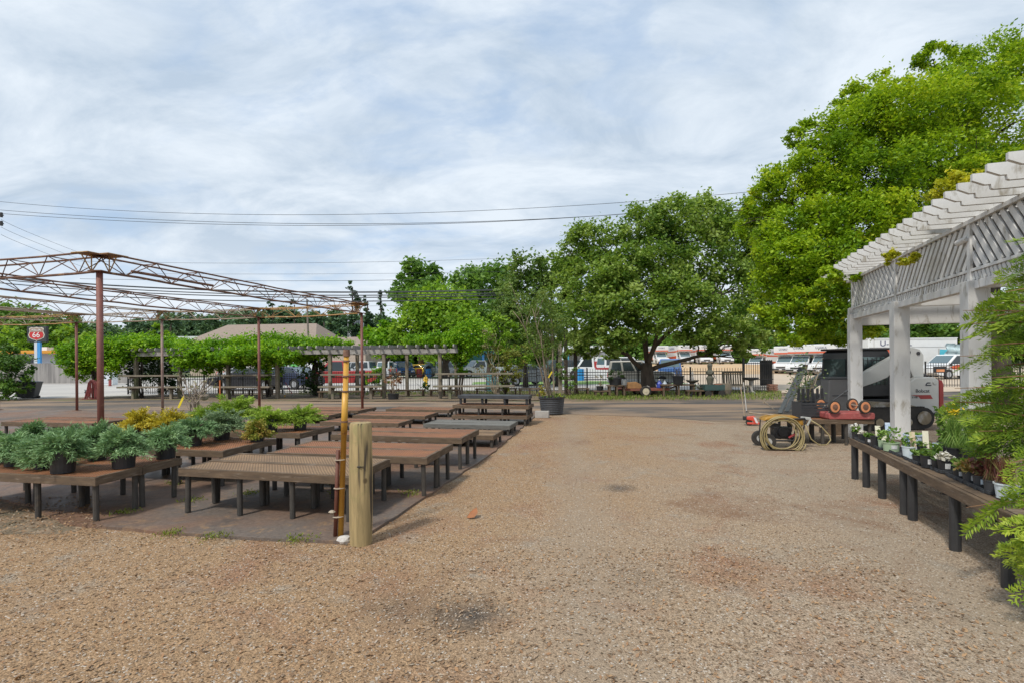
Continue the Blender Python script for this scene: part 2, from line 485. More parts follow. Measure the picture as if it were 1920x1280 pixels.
m_dirt = M('pale_dirt', (.52,.42,.31), (.44,.35,.26), .95, .3, .3, 12, c3=(.55,.47,.38), s3=.6, world=True)
m_berm = M('orange_dirt', (.55,.36,.19), (.46,.33,.2), .95, .35, .4, 8, c3=(.5,.42,.3), s3=.5, world=True)
m_lawn = M('lawn', (.13,.26,.05), (.20,.30,.08), .9, .6, .6, 30, world=True)
m_far = M('far_ground', (.10,.15,.05), (.17,.17,.08), .95, .05, .2, 3, world=True)

def gx(*p): return [tuple(G(a, b))[:2] for a, b in p]
S = 900
sheet('ground', [(-S,-30),(S,-30),(S,1200),(-S,1200)], -.03, m_far)
sheet('gravel_yard', [(-30,-5),(18,-5),(18,14.5),(9,15.6),(2,18),(-2,20),(-30,20)], 0, m_gravel)
pad_pts = gx((60,950),(118,985),(300,1000),(500,1014),(640,1021),(697,1001),(812,925),(924,850),(1003,781),(1006,771)) + [(-1.5,17.7),(-20,19.2),(-30,19.5),(-30,6.0)] + gx((-30,932))
_p = []
pad = MB()
def rough(pts, st=.25, j=.012):
    out = []
    for i in range(len(pts)):
        a, b = Vector(pts[i]), Vector(pts[(i+1) % len(pts)])
        m = max(1, min(60, int((b-a).length/st)))
        for k in range(m):
            q = a.lerp(b, k/m) + Vector((random.gauss(0,j), random.gauss(0,j))); out.append((q.x, q.y))
    return out
pp = rough(pad_pts)
n = len(pp)
pad.add([(x,y,.028) for x,y in pp] + [(x,y,-.02) for x,y in pp], [tuple(range(n))] + [(i,i+n,(i+1)%n+n,(i+1)%n) for i in range(n)])
po = obj('concrete_pad', pad, m_pad); po['kind'] = 'structure'
if po.data.polygons[0].normal.z < 0: po.data.flip_normals()
asph = gx((1006,776),(1060,776),(1150,778),(1250,783),(1330,789),(1400,791),(1480,786),(1560,783)) + [(9.5,13.6),(14,13.2),(30,12.5),(34,24),(20,25.0)] + gx((1700,724),(1500,740),(1440,744),(1300,749),(1180,752),(1060,753))
sheet('asphalt_driveway', asph, .006, m_asph, .05, .5)
sheet('asphalt_lane', gx((1003,770),(1070,772),(1070,752),(860,752),(600,753)) + [(-16,24.0),(-40,24.6),(-40,18.8),(-20,19.3)] , .012, m_asph, .03, .5)
sheet('planting_bed', [(-28,22.6),(-15,22.8),(-6,22.3),(2.0,21.8)] + gx((1060,754),(1180,753),(1300,750),(1440,745),(1470,741)) + [(13.2,25.4),(13.2,28.6),(-24,29.6)], .002, m_soil, .12, .5)
sheet('bare_soil_patch', gx((-80,905),(100,925),(200,975),(170,991),(110,998),(50,1001),(0,1003),(-100,1000)), .003, m_litter, .05, .15)
sheet('road', [(-120,26),(-24.5,25.4),(-17,29.6),(14,28.7),(14,63),(-120,70)], .004, m_road, .15, 2)
sheet('grass_verge', [(-3,38.5),(3.0,37.0),(12,36.2),(12,42),(2,43.5),(-3,43)], .012, m_lawn, .1, .6)
sheet('grass_strip', [(-14,56),(1,53),(1,57),(-14,61)], .012, m_lawn, .1, .6)
sheet('dirt_lot', [(13.2,24.6),(22,25.2),(60,24),(120,60),(120,110),(8,120),(9,60),(12.5,45)], .010, m_dirt, .2, 1.5)
# raised berm of orange dirt with the parked trucks on top
mb = MB(); NX, NY = 40, 14
vs = []
for j in range(NY+1):
    for i in range(NX+1):
        x = 14 + 38*i/NX; y = 58 + 40*j/NY
        h = .95*min(1, max(0, (y-60)/10))*min(1, max(0, (x-14.5)/5))*min(1, max(0, (50-x)/10))
        h = h*h*(3-2*h/ .95)/.95 if h > 0 else 0
        vs.append((x, y, .004+max(0, h)+ (random.uniform(-.03,.05) if h > .1 else 0)))
mb.add(vs, [(j*(NX+1)+i, j*(NX+1)+i+1, (j+1)*(NX+1)+i+1, (j+1)*(NX+1)+i) for j in range(NY) for i in range(NX)])
bo = obj('dirt_berm_terrain', mb, m_berm, smooth=True); bo['kind'] = 'structure'

# loose chips, leaves and stones lying on the gravel
def chips():
    n = 42000
    d = 2.3 + 9*rng.random(n)**1.7
    x = (rng.random(n)*2.1 - 1.02)*d*.98
    clus = rng.random(n) < .5
    keep = np.ones(n, bool)
    # keep off the pad
    poly = np.array(pad_pts)
    inside = np.zeros(n, bool); j = len(poly)-1
    for i in range(len(poly)):
        xi, yi, xj, yj = *poly[i], *poly[j]
        c = ((yi > d) != (yj > d)) & (x < (xj-xi)*(d-yi)/(yj-yi+1e-12)+xi)
        inside ^= c; j = i
    keep &= ~inside
    x, d = x[keep], d[keep]; n = len(x)
    s = .0042*(1+1.9*rng.random(n)**4)
    z = s*.35 + .001
    nrm = unit(np.stack([rng.normal(0,.45,n), rng.normal(0,.45,n), np.ones(n)], 1))
    u = unit(np.cross(nrm, rand_dir(n))); v = np.cross(nrm, u)
    C = np.stack([x, d, z], 1)
    t = rng.random(n)
    m = leafmat('stone_chips', [(.15,.10,.065),(.27,.18,.11),(.33,.25,.175),(.28,.19,.125),(.32,.26,.20),(.40,.34,.28)], 0, .85)
    o = leaf_mesh('loose_gravel', C, u*s[:,None]*rng.uniform(.8,1.5,n)[:,None], v*s[:,None]*.75, t, m)
    o['kind'] = 'stuff'
    # dead leaves and bark bits, denser along the pad edge and at left
    n = 5200
    d = 2.4 + 4.5*rng.random(n); x = -d*(.1+.9*rng.random(n)**.8)
    k2 = 3200
    d = np.concatenate([d, 2.3+2.2*rng.random(k2)]); x = np.concatenate([x, (rng.random(k2)*1.3-.2)*2.6])
    inside = np.zeros(len(x), bool); j = len(poly)-1
    for i in range(len(poly)):
        xi, yi, xj, yj = *poly[i], *poly[j]
        c = ((yi > d) != (yj > d)) & (x < (xj-xi)*(d-yi)/(yj-yi+1e-12)+xi)
        inside ^= c; j = i
    x, d = x[~inside], d[~inside]
    g = np.array([tuple(G(a, b))[:2] for a, b in zip(rng.uniform(-40,190,1500), 1020-85*rng.random(1500)**.7)])
    x = np.concatenate([x, g[:,0]]); d = np.concatenate([d, g[:,1]])
    n = len(x); zb = np.where(np.arange(n) >= n-1500, .036, .008)
    nrm = unit(np.stack([rng.normal(0,.35,n), rng.normal(0,.35,n), np.ones(n)], 1))
    u = unit(np.cross(nrm, rand_dir(n))); v = np.cross(nrm, u)
    s = rng.uniform(.006,.02,n)[:,None]
    m = leafmat('dead_leaves', [(.16,.10,.06),(.30,.19,.11),(.42,.27,.15),(.30,.16,.08),(.40,.34,.26)], .1, .8)
    o = leaf_mesh('leaf_litter', np.stack([x,d,zb],1), u*s, v*s*.5, rng.random(n), m); o['kind'] = 'stuff'
chips()

def tufts():
    rg = np.random.default_rng(5)
    a = np.array([tuple(G(x, y))[:2] for x, y in zip(rg.uniform(1068,1465,5200), 734+16*rg.random(5200)**1.5)])
    b = np.array([tuple(G(x, y))[:2] for x, y in zip(rg.uniform(560,1010,2200), 733+7*rg.random(2200))])
    c = np.array([tuple(G(x, y))[:2] for x, y in zip(rg.normal(1120,40,2600), 744+rg.normal(0,2.6,2600))])
    p = np.concatenate([a, b, c]); n = len(p)
    h = rg.uniform(.05,.16,n)[:,None]
    d = unit(np.stack([rg.normal(0,.45,n), rg.normal(0,.45,n), np.ones(n)], 1))
    v = unit(np.cross(d, rand_dir(n)))*.014
    o = leaf_mesh('grass', np.concatenate([p, h*.5], 1), d*h*.5, v, rg.random(n), leafmat('grass_blades', [(.09,.13,.03),(.15,.23,.04),(.24,.32,.06),(.33,.30,.12)], .3)); o['kind'] = 'stuff'
    rg = np.random.default_rng(6)
    w_ = np.array([tuple(G(x, y, .028))[:2] for x, y in ((470,925),(505,888),(330,905),(640,925),(615,905),(360,938),(770,925),(230,960),(400,1006),(318,1000),(560,1012))])
    P_ = np.concatenate([q + rg.normal(0,.07,(110,2)) for q in w_]); n = len(P_)
    h = rg.uniform(.01,.045,n)[:,None]; d = unit(np.stack([rg.normal(0,.8,n), rg.normal(0,.8,n), np.ones(n)], 1)); v = unit(np.cross(d, rand_dir(n)))*.006
    o = leaf_mesh('weeds', np.concatenate([P_, .03+h*.5], 1), d*h*.5, v, rg.random(n), leafmat('moss_weeds', [(.10,.13,.02),(.19,.24,.035),(.28,.30,.06)], .3)); o['kind'] = 'stuff'
tufts()
# ---------------------------------------------------------------- shared materials
def deck_mat(name, c1, c2, c3):
    m, nt, b = nodes(name)
    v = coord(nt)
    c = mixc(nt, ramp(nt, noise(nt, 2.2, 6, .6, v, .4), .35, .65), c1, c2)
    c = mixc(nt, ramp(nt, noise(nt, 4, 8, .7, v, .6), .58, .74), c, c3)
    fs = []
    for a in (36, -36):
        mp = nn(nt, 'ShaderNodeMapping'); L(nt, v, mp.inputs[0]); mp.inputs['Rotation'].default_value = (0, 0, R(a))
        wv = nn(nt, 'ShaderNodeTexWave', wave_type='BANDS', bands_direction='X'); wv.inputs['Scale'].default_value = 11.5
        L(nt, mp.outputs[0], wv.inputs['Vector']); fs.append(wv.outputs['Fac'])
    mu = nn(nt, 'ShaderNodeMath', operation='MULTIPLY'); L(nt, fs[0], mu.inputs[0]); L(nt, fs[1], mu.inputs[1])
    hole = ramp(nt, mu.outputs[0], .42, .72)
    c = mixc(nt, hole, c, tuple(k*.30 for k in c2))
    L(nt, c, b.inputs['Base Color']); b.inputs['Roughness'].default_value = .75
    iv = nn(nt, 'ShaderNodeMath', operation='MULTIPLY'); L(nt, mu.outputs[0], iv.inputs[0]); iv.inputs[1].default_value = -1
    bump(nt, b, iv.outputs[0], .7, .01)
    return m
m_deck = deck_mat('rusty_mesh', (.32,.128,.05), (.215,.098,.05), (.39,.185,.072))
m_deck_tan = deck_mat('weathered_mesh', (.29,.18,.095), (.215,.135,.075), (.37,.26,.155))
m_deck_grey = M('grey_planks', (.17,.165,.145), (.12,.115,.105), .8, 3, .4, 30, stretch=(1,6,1), c3=(.22,.2,.16), s3=3)
m_deck_black = M('black_planks', (.055,.058,.065), (.035,.036,.04), .6, 4, .3, 40, stretch=(1,5,1))
m_board = M('weathered_board', (.15,.10,.06), (.085,.058,.038), .85, 3, .5, 40, stretch=(1.5,1.5,10), c3=(.22,.17,.125), s3=4)
m_boardg = M('grey_board', (.15,.145,.13), (.10,.095,.085), .85, 3, .5, 40, stretch=(1.5,1.5,10))
m_leg = M('dark_pipe', (.062,.054,.045), (.04,.036,.032), .6, 7, .2, 60, c3=(.11,.085,.055), s3=5, p3=(.58,.72))
m_legb = M('black_pipe', (.035,.035,.036), (.022,.022,.024), .5, 7, .2, 60)
m_rust = M('rusty_steel', (.20,.10,.065), (.13,.075,.055), .8, 9, .5, 70, c3=(.33,.19,.09), s3=7, p3=(.55,.7))
m_rusty_y = M('rusty_yellow_steel', (.46,.28,.10), (.33,.17,.075), .8, 8, .5, 70, c3=(.52,.42,.26), s3=5)
m_rust_pale = M('faded_steel', (.42,.36,.28), (.30,.22,.15), .75, 6, .4, 70, c3=(.27,.14,.08), s3=5)
m_redpost = M('red_oxide_paint', (.22,.075,.055), (.17,.065,.05), .6, 5, .2, 70, c3=(.28,.13,.09), s3=9, p3=(.56,.7))
m_plas = M('black_plastic', (.018,.019,.022), (.028,.029,.032), .45, 12, .1, 60)
m_dplas = M('dark_grey_plastic', (.045,.048,.054), (.035,.037,.042), .5, 8, .1, 60)
m_soilpot = M('potting_soil', (.06,.04,.028), (.10,.065,.045), .95, 30, .8, 80)
m_bark = M('bark', (.15,.115,.085), (.08,.06,.045), .95, 6, .9, 25, stretch=(1,1,.25))
m_barkd = M('dark_bark', (.075,.058,.045), (.045,.035,.028), .95, 6, .9, 25, stretch=(1,1,.25))
m_stem = M('pale_stems', (.33,.27,.19), (.24,.19,.13), .85, 8, .4, 40)
m_twig = M('grey_twigs', (.30,.24,.19), (.19,.15,.12), .85, 8, .3, 40)
m_white = M('white_paint', (.62,.615,.605), (.54,.53,.51), .55, 2.5, .2, 40, c3=(.30,.27,.22), s3=9, p3=(.55,.70), stretch=(1,1,.35))
m_wood_old = M('old_timber', (.24,.20,.15), (.15,.125,.095), .9, 3, .6, 30, stretch=(1,1,1), c3=(.15,.17,.08), s3=2, p3=(.52,.68))
m_wood_grey = M('grey_timber', (.36,.34,.32), (.24,.225,.21), .9, 3, .5, 30, c3=(.16,.15,.13), s3=4, p3=(.52,.66))
m_iron = M('black_iron', (.018,.018,.02), (.028,.027,.027), .5, 6, .1, 50)
m_lblue = leafmat('blue_juniper', [(.065,.13,.05),(.125,.23,.095),(.21,.35,.15),(.32,.47,.23)], .15)
m_lgrn = leafmat('green_juniper', [(.08,.145,.018),(.16,.27,.028),(.27,.40,.045),(.37,.50,.07)], .2)
m_lgold = leafmat('gold_juniper', [(.16,.17,.025),(.36,.31,.025),(.58,.47,.04),(.66,.56,.09)], .2)
m_lorange = leafmat('orange_green', [(.12,.17,.03),(.22,.26,.04),(.36,.30,.06),(.45,.25,.09)], .2)

TH = R(11)
# ---------------------------------------------------------------- display tables
def table(px, py, H, label, W=2.0, D=1.0, deck=None, board=None, leg=None, z0=.028, cols=4, rows=None, th=TH, group='mesh-topped display tables', split=True, lr=.028):
    p = G(px, py, H + z0 if H > 0 else H)
    return table_at((p.x, p.y, z0), H, label, W, D, deck, board, leg, cols, rows, th, group, split, lr)
def table_at(loc, H, label, W=2.0, D=1.0, deck=None, board=None, leg=None, cols=4, rows=None, th=TH, group='mesh-topped display tables', split=True, lr=.028, legh=None):
    deck, board, leg = deck or m_deck, board or m_board, leg or m_leg
    t = thing('display_table', label, 'table', loc, -th, group)
    t.rotation_euler = (R(random.uniform(-.35,.35)), R(random.uniform(-.3,.3)), -th + R(random.uniform(-.8,.8)))
    bh = .085
    mb = MB()
    rows = rows or ((.06, D*.46, D*.54, D-.06) if D > .7 else (.06, D-.06))
    tilt = random.uniform(-.008, .008)
    segs = [(0, D/2-.003), (D/2+.003, D)] if split and D > .7 else [(0, D)]
    for a, b in segs:
        mb.box((-W/2, a+.019, H-bh/2), (W, .038, bh), ry=tilt); mb.box((-W/2, b-.019, H-bh/2), (W, .038, bh), ry=tilt)
        for x in (-.019, -W+.019): mb.box((x, (a+b)/2, H-bh/2-.001), (.038, b-a-.076, bh))
    for k in range(1, cols-1):
        x = -W*k/(cols-1); mb.box((x, D/2, H-.06), (.04, D-.09, .06))
    obj('frame', mb, board, t, bevel=.004)
    mb = MB()
    nx, ny = 14, 8
    vs = [(-.02-(W-.04)*i/nx, .02+(D-.04)*j/ny, H-.004-.010*math.sin(math.pi*((i*(cols-1)/nx) % 1))*math.sin(math.pi*((j*2/ny) % 1))+random.uniform(-.002,.002)) for j in range(ny+1) for i in range(nx+1)]
    mb.add(vs, [(j*(nx+1)+i, (j+1)*(nx+1)+i, (j+1)*(nx+1)+i+1, j*(nx+1)+i+1) for j in range(ny) for i in range(nx)])
    obj('deck', mb, deck, t)
    for y in rows:
        for k in range(cols):
            x = -.06 - (W-.12)*k/(cols-1) + random.uniform(-.012,.012)
            lm = MB(); lm.tube([(x+random.uniform(-.008,.008), y+random.uniform(-.008,.008), 0), (x, y, H-bh+.01 if .05 < x+W-.04 else H-bh)], lr, 10)
            obj('leg', lm, leg, t, smooth=False)
    return t
T1 = table(657, 891, .47, 'weathered tan mesh table whose corner the sawn wooden post stands in front of', W=1.98, D=.92, deck=m_deck_tan)
T2 = table(801, 856, .47, 'reddish mesh table directly behind the tan one, without any pots', W=2.1, D=1.02)
T3 = table(866, 820, .47, 'orange-brown high table, third back from the sawn wooden post', W=2.1, D=1.0)
T4 = table(925, 816, .23, 'knee-low brown table with grey front half tucked behind a taller table', W=1.9, D=.85, deck=m_deck_tan)
T5 = table(956, 797, .22, 'low table with a flat grey plank top', W=1.95, D=.95, deck=m_deck_grey, board=m_boardg)
S1 = table(988, 779.5, .23, 'brown table at the bottom of the three-tier stack', W=1.95, D=.95)
p = S1.location
ct, st = math.cos(TH), math.sin(TH)
def off(o, x, y, z): return (o.location.x + x*ct + y*st, o.location.y - x*st + y*ct, o.location.z + z)
S2 = table_at(off(S1, .02, .12, .23), .25, 'brown table in the middle of the three-tier stack', W=1.98, D=.85)
S3 = table_at(off(S2, -.02, .2, .25), .235, 'black plank table on top of the three-tier stack', W=1.88, D=.5, deck=m_deck_black, board=m_deck_black, leg=m_legb, lr=.035)
B1 = table(179, 893.5, .46, 'brown mesh table crowded with feathery blue-green junipers', W=2.3, D=1.08)
B2 = table(418, 844, .47, 'mesh table carrying the gold juniper and the small orange-tipped shrub', W=2.1, D=1.08)
B3 = table(562, 812, .47, 'mesh table carrying bright green junipers', W=2.1, D=1.06)
C1 = table(747, 792.5, .22, 'low brown table just above the top of the sawn wooden post', W=1.95, D=.85)
C2 = table(797, 779, .22, 'low brown table between the post table and the farthest low row', W=2.0, D=1.05)
C3 = table(842, 767.6, .22, 'farthest low table, striped in two browns beside the asphalt', W=1.95, D=.9)
D1 = table(615, 778, .22, 'low brown table behind the rightmost green juniper pot', W=2.0, D=1.2)
D2 = table_at(off(D1, .12, 1.4, 0), .22, 'low brown table at the foot of the steel corner post', W=2.0, D=1.2)
E1 = table(172, 793, .47, 'empty brown table behind the blue-green junipers', W=2.2, D=1.0)

# ---------------------------------------------------------------- junipers in pots
def pot_mesh(r, h, n=20, taper=.84):
    mb = MB()
    mb.lathe([(r*taper,0),(r*taper,.01),(r*.97,h*.9),(r*1.05,h*.905),(r*1.05,h),(r*.97,h),(r*.95,h*.9)], n)
    return mb
def spray_leaves(base, nbr, length, rise, droop, nleaf, ll, lw, seed, spread=.35, flat=1.0):
    g = np.random.default_rng(seed)
    Cs, Us, Vs, Ts = [], [], [], []
    for i in range(nbr):
        az = g.uniform(0, 2*math.pi); el = g.uniform(*rise)
        Lb = length*g.uniform(.55, 1.1)
        t = g.uniform(.15, 1, nleaf)**.8
        dr = droop*g.uniform(.6, 1.4)
        x = Lb*t*math.cos(el); z = Lb*t*math.sin(el) - dr*(t**2)*Lb
        pts = np.stack([x*math.cos(az), x*math.sin(az), z], 1)
        tan = np.stack([np.full(nleaf, math.cos(el)*math.cos(az)), np.full(nleaf, math.cos(el)*math.sin(az)), math.sin(el)-2*dr*t], 1)
        tan = unit(tan)
        side = unit(np.cross(tan, np.array([0,0,1.0])+.3*g.normal(size=3)))
        sgn = g.choice([-1, 1], nleaf)[:,None]
        dirn = unit(tan*.8 + side*sgn*g.uniform(.2,1.0,nleaf)[:,None]*.8 + g.normal(size=(nleaf,3))*.28*flat)
        pts = pts + side*sgn*spread*Lb*.3*(g.random(nleaf)[:,None])*(1-t[:,None]*.5) + g.normal(size=(nleaf,3))*.012
        nrm = unit(np.cross(dirn, g.normal(size=(nleaf,3))))
        s = ll*g.uniform(.6,1.3,nleaf)[:,None]
        Cs.append(pts + dirn*s*.5); Us.append(dirn*s*.5); Vs.append(nrm*lw*.5*g.uniform(.7,1.3,nleaf)[:,None])
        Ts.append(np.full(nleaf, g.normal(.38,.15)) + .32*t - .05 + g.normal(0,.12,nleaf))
    C = np.concatenate(Cs) + np.array(base)
    return C, np.concatenate(Us), np.concatenate(Vs), np.concatenate(Ts)
_sd = [100]
def juniper(px, py, z, potw, label, leaf, rad, hgt, cat='shrub', group='potted junipers on the tables', dx=0, poth=.95, n=110, ll=.05, lw=.0095, nleaf=85, rise=(.15,1.35), droop=.42, pot=True, name='potted_juniper'):
    p = G(px, py, z); r = potw*p.y/F/2
    h = 2*r*poth
    t = thing(name, label, cat, (p.x, p.y, z), random.uniform(0,6), group)
    if pot:
        obj('pot', pot_mesh(r, h), m_plas, t, smooth=False)
        mb = MB(); mb.lathe([(0.001,h*.86),(r*.95,h*.86)], 16); obj('soil', mb, m_soilpot, t)
    _sd[0] += 1
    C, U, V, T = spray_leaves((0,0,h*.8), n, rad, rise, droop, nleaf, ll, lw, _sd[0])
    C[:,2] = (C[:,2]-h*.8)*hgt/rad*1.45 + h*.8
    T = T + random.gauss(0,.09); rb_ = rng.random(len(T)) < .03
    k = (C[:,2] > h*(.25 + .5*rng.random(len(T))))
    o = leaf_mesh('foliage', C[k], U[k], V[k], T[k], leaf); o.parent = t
    mb = MB()
    for q in range(9):
        a = random.uniform(0,6.3); limb(mb, (0,0,h*.8), (math.cos(a)*rad*.5, math.sin(a)*rad*.5, h+hgt*.35), .008, .003, .08, 5, 4)
    obj('stem', mb, m_bark, t)
    return t
zt = .47+.028
zb1 = .46+.028
J = [ (24,872,zb1,30,'blue-green juniper at the left edge of the picture, one pot in from the frame',.30,.24),
      (78,877,zb1,25,'blue-green juniper between the edge pot and the widest pot, front row',.29,.25),
      (118,884,zb1,44,'blue-green juniper in the widest pot, close to the front edge of the table',.32,.27),
      (182,861,zb1,34,'blue-green juniper in the back row, its pot half in shadow',.31,.28),
      (232,875,zb1,42,'blue-green juniper with a bare stem showing, near the table corner',.30,.25),
      (311,858,zb1,36,'blue-green juniper at the far right corner of the crowded table',.33,.22),
      (60,852,zb1,34,'blue-green juniper in the back row behind the front pots, left of centre',.30,.23),
      (-30,868,zb1,36,'blue-green juniper cut by the left frame edge',.30,.24),
      (130,853,zb1,30,'blue-green juniper deep in the back row, above the widest pot',.34,.22)]
for px, py, z, pw, lab, rad, hg in J:
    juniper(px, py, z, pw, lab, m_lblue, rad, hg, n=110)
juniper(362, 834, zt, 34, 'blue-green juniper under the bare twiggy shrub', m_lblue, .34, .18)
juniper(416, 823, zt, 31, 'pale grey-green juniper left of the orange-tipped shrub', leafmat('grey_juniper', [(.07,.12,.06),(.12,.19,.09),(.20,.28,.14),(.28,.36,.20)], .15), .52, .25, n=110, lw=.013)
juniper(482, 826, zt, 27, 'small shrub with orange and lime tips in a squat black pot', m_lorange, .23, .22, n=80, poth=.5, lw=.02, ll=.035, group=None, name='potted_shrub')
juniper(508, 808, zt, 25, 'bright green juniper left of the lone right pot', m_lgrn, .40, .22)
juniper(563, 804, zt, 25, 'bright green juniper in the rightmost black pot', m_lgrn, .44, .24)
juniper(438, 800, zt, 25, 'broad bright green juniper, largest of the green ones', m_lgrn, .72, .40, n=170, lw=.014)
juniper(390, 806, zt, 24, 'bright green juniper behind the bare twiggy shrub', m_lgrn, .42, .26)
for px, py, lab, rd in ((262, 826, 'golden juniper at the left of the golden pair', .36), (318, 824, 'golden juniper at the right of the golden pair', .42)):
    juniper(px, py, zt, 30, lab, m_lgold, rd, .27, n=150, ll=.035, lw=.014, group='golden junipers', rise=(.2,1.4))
# bare twiggy shrub with a yellow ribbon
p = G(366, 806, zt)
t = thing('bare_shrub', 'leafless pale twiggy shrub with a yellow ribbon tag, rising from a black pot', 'shrub', p)
obj('pot', pot_mesh(.13, .2), m_plas, t)
mb = MB(); random.seed(11)
tips = []
for k in range(9):
    a = random.uniform(0, 6.3); e = Vector((math.cos(a)*random.uniform(.1,.32), math.sin(a)*.2, random.uniform(.66,.95)))
    pts = limb(mb, (0,0,.17), e, .014, .006, .07, 5, 6)
    for q in range(5):
        s = pts[random.randint(2,5)]; f = s + Vector((random.uniform(-.14,.14), random.uniform(-.1,.1), random.uniform(.05,.22)))
        limb(mb, s, f, .0075, .004, .1, 4, 3); tips.append(f)
obj('branch', mb, m_twig, t)
C = np.array([tuple(f) for f in tips for _ in range(2)])[::1] + rng.normal(size=(len(tips)*2,3))*.02
U, V = leaf_frames(len(C), .035); o = leaf_mesh('leaves', C, U, V, rng.random(len(C)), leafmat('sparse_leaves', [(.25,.28,.08),(.4,.4,.16),(.42,.33,.2)], .3)); o.parent = t
mb = MB(); limb(mb, (0,0,.17), (-.24,0,.6), .007, .003, .05, 5, 5); obj('branch', mb, m_twig, t)
mb = MB(); q0 = Vector((-.28,0,.38)); mb.beam(q0, q0+Vector((.08,0,.17)), .006, .035); mb.beam(q0+Vector((.08,0,.17)), q0+Vector((.095,0,.2)), .006, .02)
obj('ribbon_tag', mb, M('yellow_ribbon', (.8,.62,.03), (.7,.55,.03), .5), t)
mb = MB(); mb.lathe([(.02,.50),(.06,.52),(.08,.57),(.07,.60),(.05,.58),(.02,.53)], 10, (.13,.05,0), .15)
obj('dry_seed_head', mb, m_twig, t)

# ---------------------------------------------------------------- steel shade frame
random.seed(5)
HT, HB = 3.1, .27
def post_pt(px, py_b):
    u, v = _uv(px, py_b); d = F*(EYE-HT)/v
    return Vector((u*d/F, d, 0))
pA = post_pt(186.5, 510)
pB = post_pt(678, 588); pC = post_pt(485, 595.6); pD = post_pt(303.5, 600); pE = post_pt(143, 605)
pF = pE + (pE - pD)
dl = (pE - pB)/3
pA2 = pA + dl*1.0; pA3 = pA + dl*2; pA4 = pA + dl*3
def post(p, label, r, m):
    t = thing('steel_post', label, 'post', p, 0, 'posts of the steel shade frame')
    mb = MB(); mb.tube([(0,0,.02),(0,0,HT)], r, 14); obj('shaft', mb, m, t, smooth=True)
    mb = MB(); mb.box((0,0,.034),(.2,.2,.012)); obj('base_plate', mb, m_rust, t)
    mb = MB(); mb.box((0,0,HT+.006),(.22,.22,.012)); obj('cap_plate', mb, m_rust, t)
    return t
post(pA, 'thick red-oxide post carrying the near corner of the trusses', .047, m_redpost)
post(pB, 'slim red post under the right end of the long truss', .04, m_redpost)
m_twotone = M('worn_post', (.22,.10,.075), (.34,.28,.24), .7, 2, .2, 60)
post(pC, 'rusty post left of the yellow pipes, in front of the vine arbor', .04, m_redpost)
post(pD, 'post faded grey at its top, rising behind the golden junipers', .04, m_twotone)
post(pE, 'slim rusty post on bare concrete right of the trash bins', .042, m_redpost)
post(pF, 'rusty post cut by the left edge of the picture', .042, m_redpost)
def truss(a, b, label, m, mw, r=.0165, n=None, w=.17):
    a, b = Vector(a), Vector(b); a.z = b.z = 0
    Lh = (b-a).length; ang = math.atan2(b.y-a.y, b.x-a.x)
    t = thing('steel_truss', label, 'truss', (a.x, a.y, HT+.01), ang, 'trusses of the steel shade frame')
    n = n or max(4, round(Lh/.85))
    sag = lambda x: -.03*math.sin(math.pi*x/Lh)
    for s in (-1, 1):
        mb = MB(); mb.tube([(Lh*i/12, s*w, HB+sag(Lh*i/12)+random.uniform(-.008,.008)) for i in range(13)], r, 7); obj('top_chord', mb, m, t)
    mb = MB(); mb.tube([(Lh*i/12, 0, sag(Lh*i/12)+random.uniform(-.008,.008)) for i in range(13)], r*1.25, 7); obj('bottom_chord', mb, m, t)
    mb = MB()
    for k in range(n):
        x0, x1, x2 = Lh*k/n, Lh*(k+.5)/n, Lh*(k+1)/n
        for s in (-1, 1):
            mb.tube([(x0, s*w, HB+sag(x0)), (x1, 0, sag(x1))], r*.5, 5); mb.tube([(x1, 0, sag(x1)), (x2, s*w, HB+sag(x2))], r*.5, 5)
        mb.tube([(x0,-w,HB+sag(x0)),(x0,w,HB+sag(x0))], r*.5, 5)
    obj('webbing', mb, mw, t)
    for x in (.16, Lh-.16):
        mb = MB(); mb.box((x, 0, HB+.012), (.34, 2*w+.05, .012))
        mb.tube([(x,0,0),(x,-w,HB)], r*.6, 5); mb.tube([(x,0,0),(x,w,HB)], r*.6, 5); mb.tube([(x,0,0),(x,0,HB)], r*.6, 5)
        obj('end_plate', mb, m_rusty_y, t)
    return t
truss(pA, pB, 'long rusty truss running from the near corner post back to the slim red post', m_rust, m_rust)
truss(pA, pA + dl*1.6, 'rusty truss leaving the picture to the left from the near corner post', m_rust, m_rust)
truss(pA2, pC, 'rusty truss second from the right, ending above the post left of the yellow pipes', m_rust, m_rust)
truss(pA3, pD, 'rusty truss ending above the grey-topped post', m_rust_pale, m_rust)
truss(pA4, pE, 'faded truss ending above the post near the trash bins', m_rust_pale, m_rust)
truss(pC, pB, 'yellow-rust cross truss between the two rightmost rear posts', m_rusty_y, m_rusty_y)
truss(pD, pC, 'pale cross truss, middle span of the rear row', m_rust_pale, m_rust_pale)
truss(pE, pD, 'pale cross truss left of the grey-topped post', m_rust_pale, m_rust_pale)
truss(pF, pE, 'yellowish cross truss reaching the left edge of the picture', m_rusty_y, m_rust_pale)
# loose pipe resting along the long truss
q = (pB-pA).normalized(); sd_ = Vector((q.y, -q.x, 0))
t = MB(); t.tube([pA+q*.5+sd_*.05+Vector((0,0,HT+.085)), pA+q*2.2+sd_*.05+Vector((0,0,HT+.075))], .024, 8)
tag(obj('loose_pipe', t, m_rust, loc=pA+q*.5), 'short rusty pipe end resting on the lower chord of the long truss', 'pipe')

